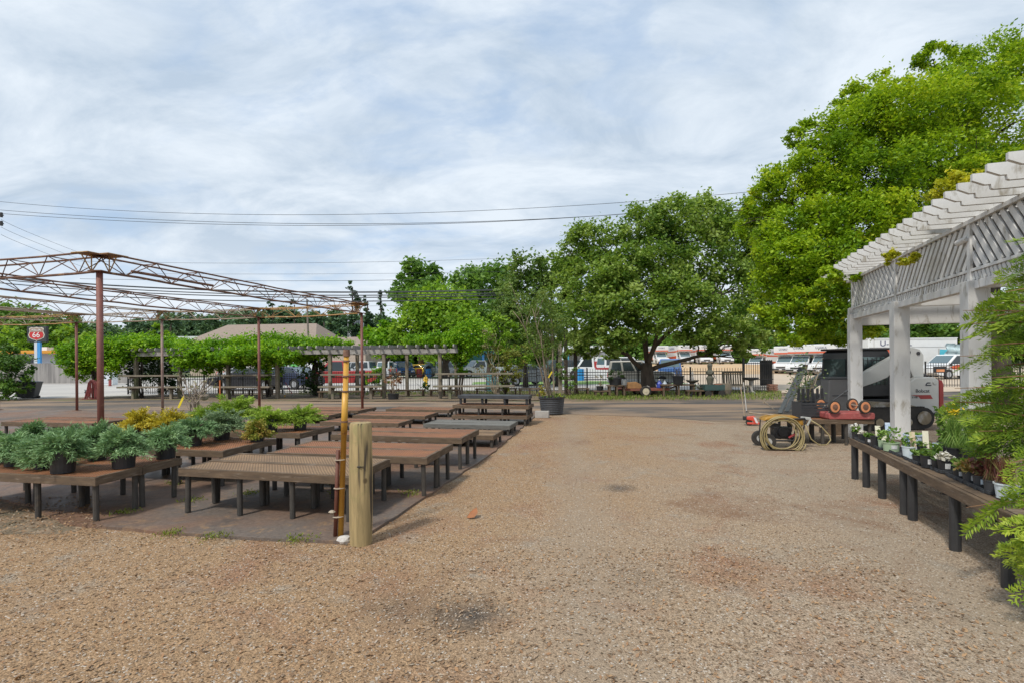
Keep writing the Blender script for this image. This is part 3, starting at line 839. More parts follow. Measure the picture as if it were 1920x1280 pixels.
# ---------------------------------------------------------------- sawn post, yellow pipes, stone
p = G(677, 1018)
t = thing('wooden_post', 'short thick sawn timber post with cracks standing at the gravel edge', 'post', p)
mb = MB()
n = 28; prof = []
ang_j = [1+random.gauss(0,.012) for _ in range(n)]
zs = [0,.06,.2,.35,.5,.65,.8,.95,1.055,1.075]
vs, fs = [], []
for zi, z in enumerate(zs):
    rr = .096+.006*math.sin(z*3) if z < 1.07 else .088
    for k in range(n):
        a = 2*math.pi*k/n; r_ = rr*ang_j[k]*(1+random.gauss(0,.006))
        vs.append((r_*math.cos(a)+.006*z, r_*math.sin(a), z))
for i in range(len(zs)-1):
    for k in range(n):
        a, b = i*n+k, i*n+(k+1) % n; fs.append((a,b,b+n,a+n))
fs.append(tuple(range((len(zs)-1)*n, len(zs)*n)))
mb.add(vs, fs)
def timber():
    m, nt, b = nodes('yellow_timber')
    v = coord(nt, stretch=(1,1,.10))
    c = mixc(nt, ramp(nt, noise(nt, 26, 7, .65, v, .6), .35, .65), (.42,.31,.15), (.25,.19,.09))
    c = mixc(nt, ramp(nt, noise(nt, 5, 6, .6, coord(nt), .8), .55, .7), c, (.27,.235,.10))
    c = mixc(nt, ramp(nt, noise(nt, 13, 3, .5, coord(nt, stretch=(1,1,.05)), .3), .61, .65), c, (.06,.045,.03))
    kn = nt.nodes.new('ShaderNodeTexVoronoi'); kn.inputs['Scale'].default_value = 5; L(nt, coord(nt, stretch=(1,1,.8)), kn.inputs['Vector'])
    c = mixc(nt, ramp(nt, kn.outputs['Distance'], .06, .13, (1,1,1), (0,0,0)), c, (.11,.075,.035))
    L(nt, c, b.inputs['Base Color']); b.inputs['Roughness'].default_value = .8
    bump(nt, b, noise(nt, 20, 6, .6, v), .6, .01)
    return m
obj('shaft', mb, timber(), t, smooth=False)
smooth_angle(t.children[0], 50)
mb = MB(); mb.tube([(.0,-.098,.70),(.03,-.11,.702)], .006, 6); mb.box((.03,-.099,.70),(.06,.006,.006)); obj('nail', mb, m_iron, t)
p = G(638.5, 1009)
topv = P(650, 655, p.y)
t = thing('yellow_pipe', 'tall yellow painted pipe leaning slightly, rust flaking at its joints', 'pipe', p)
a = Vector((0,0,0)); b = topv - p
mb = MB()
m_yel = M('yellow_enamel', (.60,.33,.05), (.50,.26,.045), .4, 6, .1, 60, c3=(.30,.12,.04), s3=9, p3=(.6,.7))
mb.tube([a.lerp(b, t_) for t_ in (0,.55,.55001,.78,.78001,.97)], [.025,.025,.028,.028,.024,.024], 16)
obj('tube', mb, m_yel, t, smooth=True)
for q in (.62, .78, .86, .94): mb = MB(); mb.tube([a.lerp(b, q-.004), a.lerp(b, q+.004)], .033, 14); obj('collar', mb, m_rust, t)
mb = MB(); mb.tube([a.lerp(b,.965), a.lerp(b,1.0)], [.033,.028], 14); obj('end_cap', mb, m_rust, t)
t2 = thing('rusty_pipe', 'dark rust-red pipe wired to the left side of the tall yellow pipe', 'pipe', p + Vector((-.045,-.01,0)))
mb = MB(); mb.tube([a, a.lerp(b, .47)], .019, 12); obj('tube', mb, M('dark_rust', (.15,.045,.025), (.10,.035,.02), .6, 6, .2), t2, smooth=True)
for q in (.12,.27,.42):
    mb = MB(); c_ = a.lerp(b, q) + Vector((.02,0,0)); mb.lathe([(.046,-.003),(.05,0),(.046,.003)], 12, c_); obj('wire_tie', mb, m_rust_pale, t2)
mb = MB(); mb.rock((-.02,-.02,.255), .03); obj('wire_knot', mb, m_rust_pale, t2)
mb = MB(); mb.rock((0,0,.03), .07, 9); tag(obj('stone', mb, M('white_stone', (.6,.57,.53), (.45,.42,.39), .9, 9, .5), loc=None), 'whitish stone at the foot of the yellow pipe', 'stone').location = G(646, 1017)
# dead brown leaf on the gravel
mb = MB(); mb.add([(-.06,0,.01),(-.03,.035,.05),(.0,.06,.075),(.04,.05,.10),(.055,.0,.06),(.02,-.03,.02),(-.03,-.03,.012)], [(0,1,2),(0,2,3),(0,3,4),(0,4,5),(0,5,6)])
tag(obj('dead_leaf', mb, M('brown_leaf', (.33,.12,.04), (.24,.10,.04), .7, 20)), 'curled rust-brown dead leaf lying alone on the gravel', 'leaf').location = G(886, 971)
# ---------------------------------------------------------------- white pergola (gazebo) at right
random.seed(21)
PH = R(18.5)
cp_, sp_ = math.cos(PH), math.sin(PH)
def gz(x, s, z=0): return Vector((x*cp_ + s*sp_, -x*sp_ + s*cp_, z))
gaz = thing('pergola', 'white wooden pergola with slatted lattice frieze and closely set rafters', 'pergola', gz(3.22, 12.4), -PH)
X0 = 0.0
SS = [12.4, 10.0, 7.65, 5.3, 2.9]
ls = lambda s: s - 12.4
def column(x, s, w=.215):
    mb = MB(); mb.box((x, ls(s), 1.25), (w, w, 2.5)); 
    o = obj('column', mb, m_white, gaz, bevel=.006)
    return o
for s in SS: column(.0, s)
for s in (12.3, 7.9): column(2.0, s, .2)
mb = MB()
mb.box((0, ls(7.65), 2.45), (.10, 10, .10)); obj('lower_beam', mb, m_white, gaz, bevel=.004)
mb = MB(); mb.box((0.09, ls(7.65), 2.52), (.06, 9.9, .14)); mb.box((1.0, .02, 2.45), (2.2, .14, .36)); mb.box((2.0, ls(7.65), 2.40), (.14, 9.9, .24))
for s in SS[1:]: mb.box((1.0, ls(s), 2.5), (1.9, .09, .16))
obj('inner_beam', mb, m_white, gaz, bevel=.004)
mb = MB()
mb.box((-.01, ls(7.65), 2.625), (.09, 10, .035)); mb.box((-.02, ls(7.65), 3.20), (.10, 10.1, .05))
mb.box((1.0, .05, 2.625), (2.1, .05, .035)); mb.box((1.0, .05, 3.2), (2.1, .06, .05))
obj('rail', mb, m_white, gaz, bevel=.003)
# lattice panels: slanting strips, leaning the other way in each bay
def clipstrip(mb, s0, s1, z0, z1, lean, wd, step, x):
    run = (z1-z0)*abs(lean)
    s = s0 - run
    while s < s1 + run:
        a, b = (s, z0), (s + (z1-z0)*lean, z1)
        # clip to [s0, s1]
        pts = [a, b]; t0, t1 = 0.0, 1.0
        ds = b[0]-a[0]
        if abs(ds) > 1e-6:
            for lim in (s0, s1):
                pass
            ta, tb = (s0-a[0])/ds, (s1-a[0])/ds
            t0, t1 = max(0, min(ta, tb)), min(1, max(ta, tb))
        if t1 - t0 > .06 and (abs(ds) > 1e-6 or s0 < s < s1):
            p0 = Vector((x, a[0]+ds*t0, z0+(z1-z0)*t0)); p1 = Vector((x+random.uniform(-.004,.004), a[0]+ds*t1, z0+(z1-z0)*t1))
            d = p1-p0; L_ = d.length
            ang = math.atan2(d.z, d.y)
            mb.box((p0+p1)/2, (.018, L_, wd), rx=ang)
        s += step
for i in range(len(SS)-1):
    s1, s0 = SS[i], SS[i+1]
    lean = (.85, -.85)[i % 2]
    mb = MB()
    clipstrip(mb, ls(s0)+.03, ls(s1)-.03, 2.645, 3.175, lean, .072, .152, -.03)
    obj('lattice_panel', mb, m_white, gaz)
    mb = MB()
    clipstrip(mb, ls(s0)+.03, ls(s1)-.03, 2.502, 2.605, .5*lean/abs(lean), .05, .082, -.03)
    obj('frieze_strip', mb, m_white, gaz)
    mb = MB(); mb.box((-.045, ls(s0), 2.80), (.03, .075, .80)); obj('batten', mb, m_white, gaz)
mb = MB(); mb.box((-.045, ls(12.4)-.04, 2.80), (.03, .075, .80)); obj('batten', mb, m_white, gaz)
mb = MB(); clipstrip(mb, .05, 1.95, 2.645, 3.175, .85, .062, .135, 0)
for v in range(len(mb.v)): x, y, z = mb.v[v]; mb.v[v] = (y, .06+x, z)
mb.f = [q[::-1] for q in mb.f]; obj('lattice_panel', mb, m_white, gaz)
# backing board close behind the lattice, shadow of the gaps put into its grey
m_gapshade = M('shade_grey_boards', (.27,.26,.24), (.20,.19,.175), .7, 3, .3, 40)
mb = MB(); mb.box((.065, ls(7.65), 2.91), (.015, 9.9, .52)); obj('back_board', mb, m_gapshade, gaz)
# rafters on edge with corbel-cut ends
k = 0; s = 12.6
while s > 3.3:
    mb = MB()
    j = random.uniform(-.02,.02)
    prof = [(-.57+j,3.39),(-.57+j,3.325),(-.47+j,3.275),(-.425+j,3.275),(-.42+j,3.235),(-.40+j,3.225),(2.5,3.225),(2.5,3.39)]
    mb.prism(prof, -.021, .021)
    mb.v = [(x, y+ls(s), z+random.uniform(-.0015,.0015)) for x, y, z in mb.v]
    obj('rafter', mb, m_white, gaz)
    s -= .285
# small security camera on the corner batten
q = gaz.matrix_basis @ Vector((-.06, ls(7.65), 3.0))
t = thing('security_camera', 'small white security camera fixed to the corner of the slatted frieze', 'camera', q, -PH)
mb = MB(); mb.tube([(-.02,0,.0),(-.02,.05,.0),(-.035,.17,-.01)], [.02,.036,.036], 12); obj('housing', mb, m_white, t)
mb = MB(); mb.tube([(-.035,.17,-.01),(-.036,.185,-.011)], .032, 12); obj('lens', mb, m_plas, t)
# golden creeper sprigs on the roof
m_gold = leafmat('golden_foliage', [(.24,.28,.02),(.40,.43,.025),(.56,.54,.03),(.66,.62,.07)], .4)
def sprig(name, label, blobs, mat, per, size, cat='creeper', **kw):
    c = Vector(blobs[0][0])
    t = thing(name, label, cat, (c.x, c.y, c.z - blobs[0][1][2]))
    crown('foliage', blobs, mat, per, size, t, **kw)
    mb = MB()
    for b, r in blobs:
        for _ in range(6): limb(mb, c-Vector((0,0,.1)), Vector(b)+Vector((random.uniform(-r[0],r[0]), random.uniform(-r[1],r[1]), random.uniform(-.3,.9)*r[2])), .008, .003, .08, 5, 4)
    obj('stem', mb, m_bark, t)
    return t
sprig('golden_creeper', 'golden-yellow creeper spilling over the rafter ends of the white pergola', pblobs([(1785,356,6.6,30,26),(1818,338,6.6,32,24),(1768,374,6.6,18,16),(1842,328,6.6,16,12)]), m_gold, 3200, .045)
sprig('golden_creeper', 'small yellow-green creeper tuft poking out below the pergola rafters', pblobs([(1694,485,7.3,28,12),(1675,480,7.3,16,10)]), m_gold, 3200, .04)

# ---------------------------------------------------------------- long bench with nursery pots
ZB = .54
pa = G(1592, 819.5, ZB); 
dirb = Vector((-sp_, -cp_, 0)); perp = Vector((cp_, -sp_, 0))
def bench(o, length, label, legs_f, legs_b, depth=.92):
    t = thing('plant_bench', label, 'bench', (o.x, o.y, 0), -PH, 'long low plant benches')
    # local: x across (to the right), y receding; bench runs towards -y
    mb = MB()
    mb.box((.02, -length/2, ZB-.045), (.038, length, .09)); mb.box((depth-.02, -length/2, ZB-.045), (.038, length, .09))
    mb.box((depth/2, -.02, ZB-.046), (depth-.08, .036, .088)); mb.box((depth/2, -length+.02, ZB-.046), (depth-.08, .036, .088))
    obj('frame', mb, m_board, t, bevel=.004)
    mb = MB(); nb = 7
    for k in range(nb): mb.box((.05+(depth-.1)*(k+.5)/nb, -length/2, ZB-.012+random.uniform(-.002,.002)), ((depth-.1)/nb-.012, length-.05, .02))
    obj('deck', mb, m_board, t)
    for y in legs_f:
        mb = MB(); mb.tube([(.045, -y, 0),(.045, -y, ZB-.085)], .042, 12); obj('leg', mb, m_legb, t, smooth=False)
    for y in legs_b:
        mb = MB(); mb.tube([(depth-.10, -y, 0),(depth-.10, -y, ZB-.085)], .042, 12); obj('leg', mb, m_legb, t, smooth=False)
    return t
LB = 1.88
bench(pa, LB, 'long low bench section running from the red table towards the seam in its front board', (.08,.55,1.12,1.78), (.1,.7,1.25,1.8))
bench(pa + dirb*(LB+.006), 2.0, 'nearer long low bench section half hidden by the feathery conifer', (.10,.98,1.75), (.12,.75,1.3,1.8))
m_pgreen = M('pale_green_pot', (.36,.46,.30), (.30,.40,.26), .5, 8, .1, 60)
m_pwhite = M('white_pot', (.62,.68,.70), (.52,.60,.64), .5, 8, .1, 60)
m_tagw = M('cream_tag', (.75,.72,.58), (.66,.63,.5), .5, 12)
m_tagp = M('peach_tag', (.75,.50,.36), (.66,.58,.42), .5, 22, c3=(.35,.45,.16), s3=20)
m_tagb = M('blue_white_tag', (.66,.72,.80), (.42,.55,.72), .5, 26, c3=(.10,.16,.38), s3=22, p3=(.55,.6))
m_tagr = M('red_white_tag', (.68,.62,.56), (.60,.22,.12), .5, 22)
m_label = M('white_label', (.70,.70,.70), (.55,.55,.57), .5, 60)
lf_g = leafmat('young_leaves', [(.07,.14,.03),(.13,.24,.045),(.22,.36,.07),(.30,.42,.12)], .3)
lf_red = leafmat('red_stems_leaves', [(.10,.035,.03),(.18,.06,.05),(.24,.12,.07),(.16,.2,.06)], .2)
lf_wh = leafmat('white_blossom', [(.45,.42,.34),(.62,.6,.54),(.74,.73,.7)], .2)
lf_or = leafmat('autumn_leaves', [(.18,.2,.05),(.42,.25,.06),(.5,.42,.2),(.4,.14,.07)], .2)
def nursery_pot(px, py, wpx, label, potm, hk=.95, plant=None, pn=60, ph=.12, pr=.07, tagm=None, tagh=.16, labelm=None, taper=.82, pt='upright', group='nursery pots on the long bench', dz=.02, flower=None, tagx=.02):
    p = G(px, py, ZB+dz); r = wpx*p.y/F/2; h = 2*r*hk
    t = thing('nursery_pot', label, 'plant pot', (p.x, p.y, ZB+dz-.012), -PH + random.uniform(-.2,.2), group)
    obj('pot', pot_mesh(r, h, 18, taper), potm, t)
    mb = MB(); mb.lathe([(.001,h*.84),(r*.92,h*.84)], 14); obj('soil', mb, m_soilpot, t)
    if plant:
        n = int(pn*1.8); ph *= 1.2
        if pt == 'upright':
            az = rng.uniform(0,6.28,n); rr = r*.8*rng.random(n)**.5; z = h*.85 + ph*rng.random(n)
            C = np.stack([rr*np.cos(az)*(1+.8*(z-h)/max(ph,.01)), rr*np.sin(az)*(1+.8*(z-h)/max(ph,.01)), z], 1)
            U, V = leaf_frames(n, .045, .5, .2)
        elif pt == 'grass':
            az = rng.uniform(0,6.28,n); rr = r*.7*rng.random(n)**.5; hh = ph*rng.uniform(.5,1,n)
            C = np.stack([rr*np.cos(az), rr*np.sin(az), h*.85+hh*.5], 1)
            d = unit(np.stack([rng.normal(0,.28,n), rng.normal(0,.28,n), np.ones(n)],1)); U = d*hh[:,None]*.5
            V = unit(np.cross(d, rand_dir(n)))*.004
        else:
            az = rng.uniform(0,6.28,n); el = rng.uniform(.1,1.5,n); rr = pr*(.4+.6*rng.random(n))
            C = np.stack([rr*np.cos(az)*np.cos(el), rr*np.sin(az)*np.cos(el), h*.95+rr*np.sin(el)], 1); U, V = leaf_frames(n, .035, .8, .3)
        o = leaf_mesh('plant', C, U, V, rng.random(n), plant); o.parent = t
    if flower:
        n = 26; C = rng.normal(size=(n,3))*np.array([r*.5,r*.5,.02]) + np.array([0,0,h+ph*.95]); U, V = leaf_frames(n, .035, .9, .5)
        o = leaf_mesh('flower', C, U, V, rng.random(n), flower); o.parent = t
    if tagm:
        mb = MB(); mb.box((tagx, -r*.55, h+tagh*.28), (.055, .003, tagh*.72), rx=-.18); mb.box((tagx,-r*.5,h-.02),(.014,.003,.06), rx=-.18); obj('plant_tag', mb, tagm, t, bevel=.001)
    if labelm:
        mb = MB(); n_ = 5
        for k in range(n_):
            a0, a1 = -1.95+.75*k/n_, -1.95+.75*(k+1)/n_
            q = lambda a, z: (r*1.0*(taper+(1-taper)*z/h)*1.02*math.cos(a), r*(taper+(1-taper)*z/h)*1.02*math.sin(a), z)
            mb.add([q(a0,h*.3),q(a1,h*.3),q(a1,h*.72),q(a0,h*.72)], [(0,1,2,3)])
        obj('printed_label', mb, labelm, t)
    return t
NP = [
 (1604,819,13,'small black pot of white flowers at the far corner of the bench', m_plas, dict(plant=lf_g, flower=lf_wh, ph=.07)),
 (1617,824,14,'black pot topped by a round white flower head, second from the far corner', m_plas, dict(plant=lf_wh, pt='ball', pr=.05)),
 (1629,829,13,'small black pot with a low green sprout and a white side label', m_plas, dict(plant=lf_g, labelm=m_label, ph=.05)),
 (1641,834,16,'tall black pot with a rounded cream plant tag, left of the pale green tub', m_plas, dict(hk=1.2, tagm=m_tagw, tagh=.2)),
 (1653,837,12,'narrow pale green pot beside the wide pale green tub', m_pgreen, dict(hk=1.3, plant=lf_g, ph=.1, tagm=m_tagw, tagh=.12)),
 (1671,842,27,'wide pale green tub with a leafy start and white label', m_pgreen, dict(hk=.6, plant=lf_g, pn=60, ph=.15, labelm=m_label, taper=.92)),
 (1660,826,14,'black pot with a purple and white tag, just left of the white column', m_plas, dict(tagm=m_tagb, tagh=.25, plant=lf_g, ph=.06)),
 (1704,855,22,'white printed pot holding a peach picture tag', m_pwhite, dict(hk=1.0, tagm=m_tagp, tagh=.24, plant=lf_g, ph=.1, labelm=m_tagb)),
 (1719,863,15,'small black pot squeezed right of the white printed pot', m_plas, dict(hk=.9, plant=lf_g, ph=.05)),
 (1739,872,23,'black ribbed pot with a white label, low green tufts', m_plas, dict(plant=lf_g, pn=50, ph=.06, labelm=m_label, tagm=m_tagb, tagh=.2, tagx=.06)),
 (1730,850,18,'black pot in the second row with a tall cream tag', m_plas, dict(tagm=m_tagw, tagh=.26, plant=lf_g, ph=.05)),
 (1756,877,15,'narrow black pot with bright green leaves left of the dried white bloom', m_plas, dict(hk=1.2, plant=lf_g, pn=90, ph=.14)),
 (1772,881,25,'black pot with a large dried white bloom', m_plas, dict(plant=lf_wh, pt='ball', pr=.075, labelm=m_label)),
 (1799,893,20,'black labelled pot under hanging green conifer tips', m_plas, dict(labelm=m_label, plant=lf_g, ph=.08)),
 (1818,902,23,'dark grey pot of orange and yellow leaves', m_dplas, dict(plant=lf_or, pt='ball', pr=.11, pn=110, labelm=m_label, flower=None)),
 (1838,909,23,'dark pot with a big blue and white label', m_dplas, dict(labelm=m_tagb, plant=lf_red, pn=90, ph=.12)),
 (1860,920,26,'plain dark grey pot of dark red stems', m_dplas, dict(plant=lf_red, pt='grass', pn=130, ph=.2)),
 (1888,930,38,'squarish pale blue-white pot with a red and white tag', m_pwhite, dict(plant=lf_red, pt='grass', pn=150, ph=.2, tagm=m_tagr, tagh=.2, hk=.75)),
 (1712,838,30,'pot wrapped in a blue and white printed bag at the foot of the white column', m_tagb, dict(hk=.9, plant=lf_g, ph=.03)),
 (1790,860,26,'black pot of yellow daylilies behind the front row', m_plas, dict(plant=lf_g, pt='grass', pn=200, ph=.32, flower=leafmat('yellow_petals', [(.75,.5,.02),(.8,.62,.04)], .2))),
 (1772,848,24,'black pot of loose green perennial in front of the rear column', m_plas, dict(plant=lf_g, pn=330, ph=.34)),
 (1822,866,26,'black pot of tall grassy leaves beneath the conifer', m_plas, dict(plant=lf_g, pt='grass', pn=240, ph=.38)),
 (1850,884,28,'black pot of reddish grassy stems in the second row', m_plas, dict(plant=lf_red, pt='grass', pn=240, ph=.34)),
 (1795,842,24,'black pot of bushy green perennial at the back edge of the bench', m_plas, dict(plant=lf_g, pn=360, ph=.36)),
 (1846,856,26,'black pot of upright green shoots at the back beside the near column', m_plas, dict(plant=lf_g, pt='grass', pn=260, ph=.42)),
]
for px, py, wp, lab, m, kw in NP: nursery_pot(px, py, wp, lab, m, **kw)
# black carry trays under the front row
for i, (px, py) in enumerate(((1622,827),(1652,838),(1690,851),(1722,865),(1764,880),(1810,899),(1850,917))):
    p = G(px, py, ZB)
    t = thing('plant_tray', ('black carry tray under the white flowers','black carry tray under the pale green pots','empty black cell tray right of the pale green tub','black carry tray under the white printed pot','black carry tray under the dried white bloom','black carry tray under the orange-leaved pot','black carry tray under the red-stemmed pots')[i], 'tray', p - Vector((0,0,.002)), -PH, 'black carry trays on the long bench')
    mb = MB(); x0, y0, hh = .09, .19, .03
    mb.box((0.05,0,.004),(2*x0+.06,2*y0,.006))
    for sx in (-1,1): mb.box((.05+sx*(x0+.03),0,.018),(.008,2*y0,hh))
    for sy in (-1,1): mb.box((.05,sy*y0,.018),(2*x0+.06,.008,hh))
    for k in range(-1,2): mb.box((.05-(x0+.034), k*.11, .006),(.012,.05,.03))
    obj('shell', mb, m_dplas, t, bevel=.003)

# ---------------------------------------------------------------- feathery conifer at the right edge
random.seed(3); rng = np.random.default_rng(33)
base = Vector((4.30, 3.95, 0))
con = thing('conifer', 'feathery bright green conifer at the right edge in front of the bench', 'conifer', base)
mb = MB(); mb.tube([base+Vector((0,0,z)) + Vector((random.uniform(-.02,.02), random.uniform(-.02,.02), 0)) for z in (0,.5,1,1.6,2.2,2.7)], [.07,.06,.05,.04,.025,.01], 10)
obj('trunk', mb, m_bark, con, world=True, smooth=True)
Cs, Us, Vs, Ts = [], [], [], []
bm_ = MB()
def frond(s, e, seedt, dens=46, ll=.055, spread=.17):
    """flat spray: axis from s to e, side twigs both ways, each with scale leaves"""
    s, e = np.array(s), np.array(e); ax = e-s; Lf = np.linalg.norm(ax); ax /= Lf
    up = np.array([-.35,-.35,.55]) + rng.normal(size=3)*.65
    sd = np.cross(ax, up); sd /= np.linalg.norm(sd)
    for k in range(dens):
        t = .12 + .88*k/dens
        sg = 1 if k % 2 else -1
        o = s + ax*Lf*t + np.array([0,0,-.30*Lf*t*t])
        tl = spread*(1.1-t)*rng.uniform(.6,1.2) + .03
        dr = ax*.75 + sd*sg*.75 + rng.normal(size=3)*.12; dr /= np.linalg.norm(dr)
        m_ = max(3, int(tl/.022))
        for q in range(m_):
            c = o + dr*tl*(q+.5)/m_ + np.array([0,0,-.25*tl*((q+.5)/m_)**2])
            for z in (-1, 1):
                d2 = dr*.9 + np.cross(up, dr)*z*.45 + rng.normal(size=3)*.1; d2 /= np.linalg.norm(d2)
                l2 = ll*rng.uniform(.55,1.1)*(1.1-.5*q/m_)
                nv = np.cross(d2, up + rng.normal(size=3)*.4); nv /= np.linalg.norm(nv)
                Cs.append(c + d2*l2*.5); Us.append(d2*l2*.5); Vs.append(nv*.0047*rng.uniform(.8,1.3)); Ts.append(seedt + .25*t + rng.normal()*.10)
for i in range(105):
    z = (1.0 + 1.45*rng.random()) if i % 4 else .2+.8*rng.random()
    az = rng.uniform(math.pi*.55, math.pi*1.5)          # sides towards the camera and the left
    rmax = .70*(1-.5*max(0,(z-1.0)/1.7)) if z > .9 else .30+.35*z
    Lf = rmax*rng.uniform(.6,1.12)
    s = base + Vector((0,0,z))
    dirv = Vector((math.cos(az), math.sin(az), rng.uniform(-.35,.6)))
    a = s + dirv*Lf*.30; b = s + dirv*Lf
    frond(a, b, .25+.28*rng.random(), dens=int(16+22*rng.random()), spread=.15)
    if i % 3 == 0:
        limb(bm_, s, s + dirv*Lf*.8, .012, .004, .04, 5, 4)
# longer whips reaching over the bench and across the columns
for (px, py, d, z0) in ((1790,720,4.1,1.35),(1770,745,4.2,1.2),(1800,660,4.1,1.6),(1806,575,4.0,1.9),(1822,600,4.0,1.85),(1836,560,4.0,2.0),(1850,640,3.8,1.7),(1860,700,3.8,1.45),(1812,760,4.1,1.1),(1812,942,3.6,.55),(1835,800,4.0,1.0),(1868,585,3.8,2.0),(1885,540,3.8,2.15),(1890,860,3.7,.9)):
    s = base + Vector((random.uniform(-.1,.05), random.uniform(-.1,.1), z0)); e = P(px, py, d)
    m_ = Vector(s).lerp(e, .45)
    frond(m_, e, .5, dens=40, spread=.17, ll=.06)
    limb(bm_, s, m_, .014, .007, .03, 5, 4); bm_.tube([m_, Vector(m_).lerp(e,.5)-Vector((0,0,.01)), e-Vector((0,0,.03))], [.007,.005,.002], 5)
m_con = leafmat('conifer_scales', [(.03,.08,.015),(.07,.15,.02),(.15,.26,.028),(.27,.38,.038),(.42,.50,.06)], .32)
leaf_mesh('foliage', np.array(Cs), np.array(Us), np.array(Vs), np.array(Ts), m_con, con)
obj('branch', bm_, M('orange_bark', (.28,.15,.07), (.2,.11,.06), .85, 9, .5, 50), con, world=True)
# lower dense green shrub at its foot
base2 = Vector((3.36, 3.02, 0))
t = thing('conifer', 'low dense bright green conifer at the lower right corner', 'conifer', base2)
Cs, Us, Vs, Ts = [], [], [], []
for i in range(85):
    z = .05+.75*rng.random(); az = rng.uniform(math.pi*.5, math.pi*1.6); Lf = (.36+.12*z)*rng.uniform(.7,1.1)
    s = base2 + Vector((0,0,z)); dv = Vector((math.cos(az), math.sin(az), rng.uniform(.0,.6)))
    frond(s+dv*Lf*.35, s+dv*Lf, .35+.4*rng.random(), dens=int(14+12*rng.random()), spread=.11, ll=.045)
leaf_mesh('foliage', np.array(Cs), np.array(Us), np.array(Vs), np.array(Ts), m_con, t)
mb = MB(); mb.tube([base2, base2+Vector((0,0,.5)), base2+Vector((.02,0,.85))], [.03,.02,.008], 8); obj('trunk', mb, m_bark, t, world=True)
# ---------------------------------------------------------------- compact track loader
random.seed(41)
m_lg = paint('light_grey_enamel', (.46,.46,.44), .4, .25)
m_blk = M('black_enamel', (.02,.02,.022), (.03,.03,.032), .45, 5, .1, 50)
m_glass = paint('dark_glass', (.04,.062,.066), .06, .05)
m_red = paint('red_enamel', (.27,.018,.02), .35, .1)
m_rubber = M('rubber', (.022,.021,.02), (.04,.035,.03), .85, 8, .4, 50)
m_mud = M('muddy_panel', (.30,.25,.17), (.18,.14,.09), .9, 4, .4, 30, c3=(.45,.43,.40), s3=3, p3=(.5,.65))
m_oran = M('orange_hub', (.66,.27,.12), (.52,.2,.09), .6, 8, .2)
m_tx = M('dark_lettering', (.03,.035,.05), (.03,.03,.04), .6)
m_navy = M('navy_lettering', (.03,.04,.14), (.025,.035,.11), .5)
m_wtx = M('white_lettering', (.8,.8,.78), (.72,.72,.7), .6)
LP = XZ(1603, 12.6); LP.z = .006
ld = thing('skid_loader', 'light grey tracked skid loader with black cab and red tail, parked under the pergola', 'loader', LP, math.pi + R(5))
ld.scale = (.97, 1.05, .90)
def mir(fn, name, m, **k):
    for s in (-1, 1):
        mb = MB(); fn(mb, s); obj(name, mb, m, ld, **k)
def track(mb, s):
    y0, y1 = (.52, .86) if s > 0 else (-.86, -.52)
    pts = []
    for k in range(9): a = math.pi/2 + math.pi*k/8; pts.append((-.95+.27*math.cos(a), .29+.27*math.sin(a)))
    for k in range(9): a = -math.pi/2 + math.pi*k/8; pts.append((.55+.27*math.cos(a), .29+.27*math.sin(a)))
    mb.prism(pts, y0, y1)
    for k in range(22):
        x = -.95+1.5*k/21
        mb.box((x, (y0+y1)/2, .012),(.03,.36,.02)); mb.box((x,(y0+y1)/2,.568),(.03,.36,.02))
mir(track, 'track', m_rubber)
for x_, z_, r_ in ((-.95,.3,.17),(.55,.3,.17),(-.55,.2,.10),(-.2,.2,.10),(.15,.2,.10)): mir(lambda mb, s: mb.tube([(x_, s*.87,z_),(x_, s*.885,z_)], r_, 14), 'roller', m_mud)
mir(lambda mb, s: mb.prism([(-.9,.40),(.75,.40),(.85,.62),(.3,.72),(-.5,.66),(-.95,.55)], s*.50, s*.80), 'side_panel', m_mud)
mb = MB(); mb.box((-.2,0,.5),(1.7,1.0,.5)); obj('chassis', mb, m_blk, ld, bevel=.01)
mb = MB(); mb.prism([(-1.42,.42),(-.62,.42),(-.62,.98),(-.70,1.20),(-.86,1.30),(-1.30,1.30),(-1.42,1.22)], -.78, .78); obj('engine_cover', mb, m_lg, ld, bevel=.02)
mb = MB(); mb.prism([(-1.40,1.31),(-.86,1.31),(-.70,1.40),(-.70,1.5),(-1.0,1.48),(-1.35,1.36)], -.55, .55); obj('engine_hood', mb, m_blk, ld, bevel=.02)
mb = MB(); mb.prism([(-1.54,.40),(-1.43,.40),(-1.43,1.24),(-1.50,1.22),(-1.54,1.12)], -.78, .78); obj('tail_gate', mb, m_red, ld, bevel=.015)
mb = MB(); mb.box((-1.45,0,.34),(.34,1.3,.08)); obj('bumper', mb, m_blk, ld, bevel=.01)
# cab: frame, glazing, grilles
cab = [(-.62,.80),(.46,.80),(.56,1.0),(.50,1.93),(.40,2.0),(-.45,2.0),(-.66,1.62)]
mb = MB(); mb.prism(cab, -.46, .46); obj('cab', mb, m_blk, ld, bevel=.03)
def sidewin(mb, s): mb.prism([(-.42,1.12),(.36,1.08),(.34,1.82),(-.34,1.82),(-.46,1.6)], s*.462, s*.472)
m_cabg = M('cab_glass', (.025,.04,.042), (.13,.19,.19), .08, 2.6, lo=.5, hi=.62)  # pale teal patches put reflections and see-through into the glass colour
mir(sidewin, 'cab_window', m_cabg)
def grille(mb, s):
    for k in range(7): mb.box((-.36+.11*k, s*.478, 1.45),(.012,.01,.70))
    for k in range(4): mb.box((0, s*.478, 1.2+.18*k),(.8,.008,.012))
mir(grille, 'cab_grille', m_blk)
mb = MB(); mb.box((.545,0,1.4),(.02,.7,.75)); obj('windscreen', mb, m_cabg, ld)
mb = MB(); mb.box((0,0,2.02),(1.05,.98,.05)); obj('cab_roof', mb, m_blk, ld, bevel=.015)
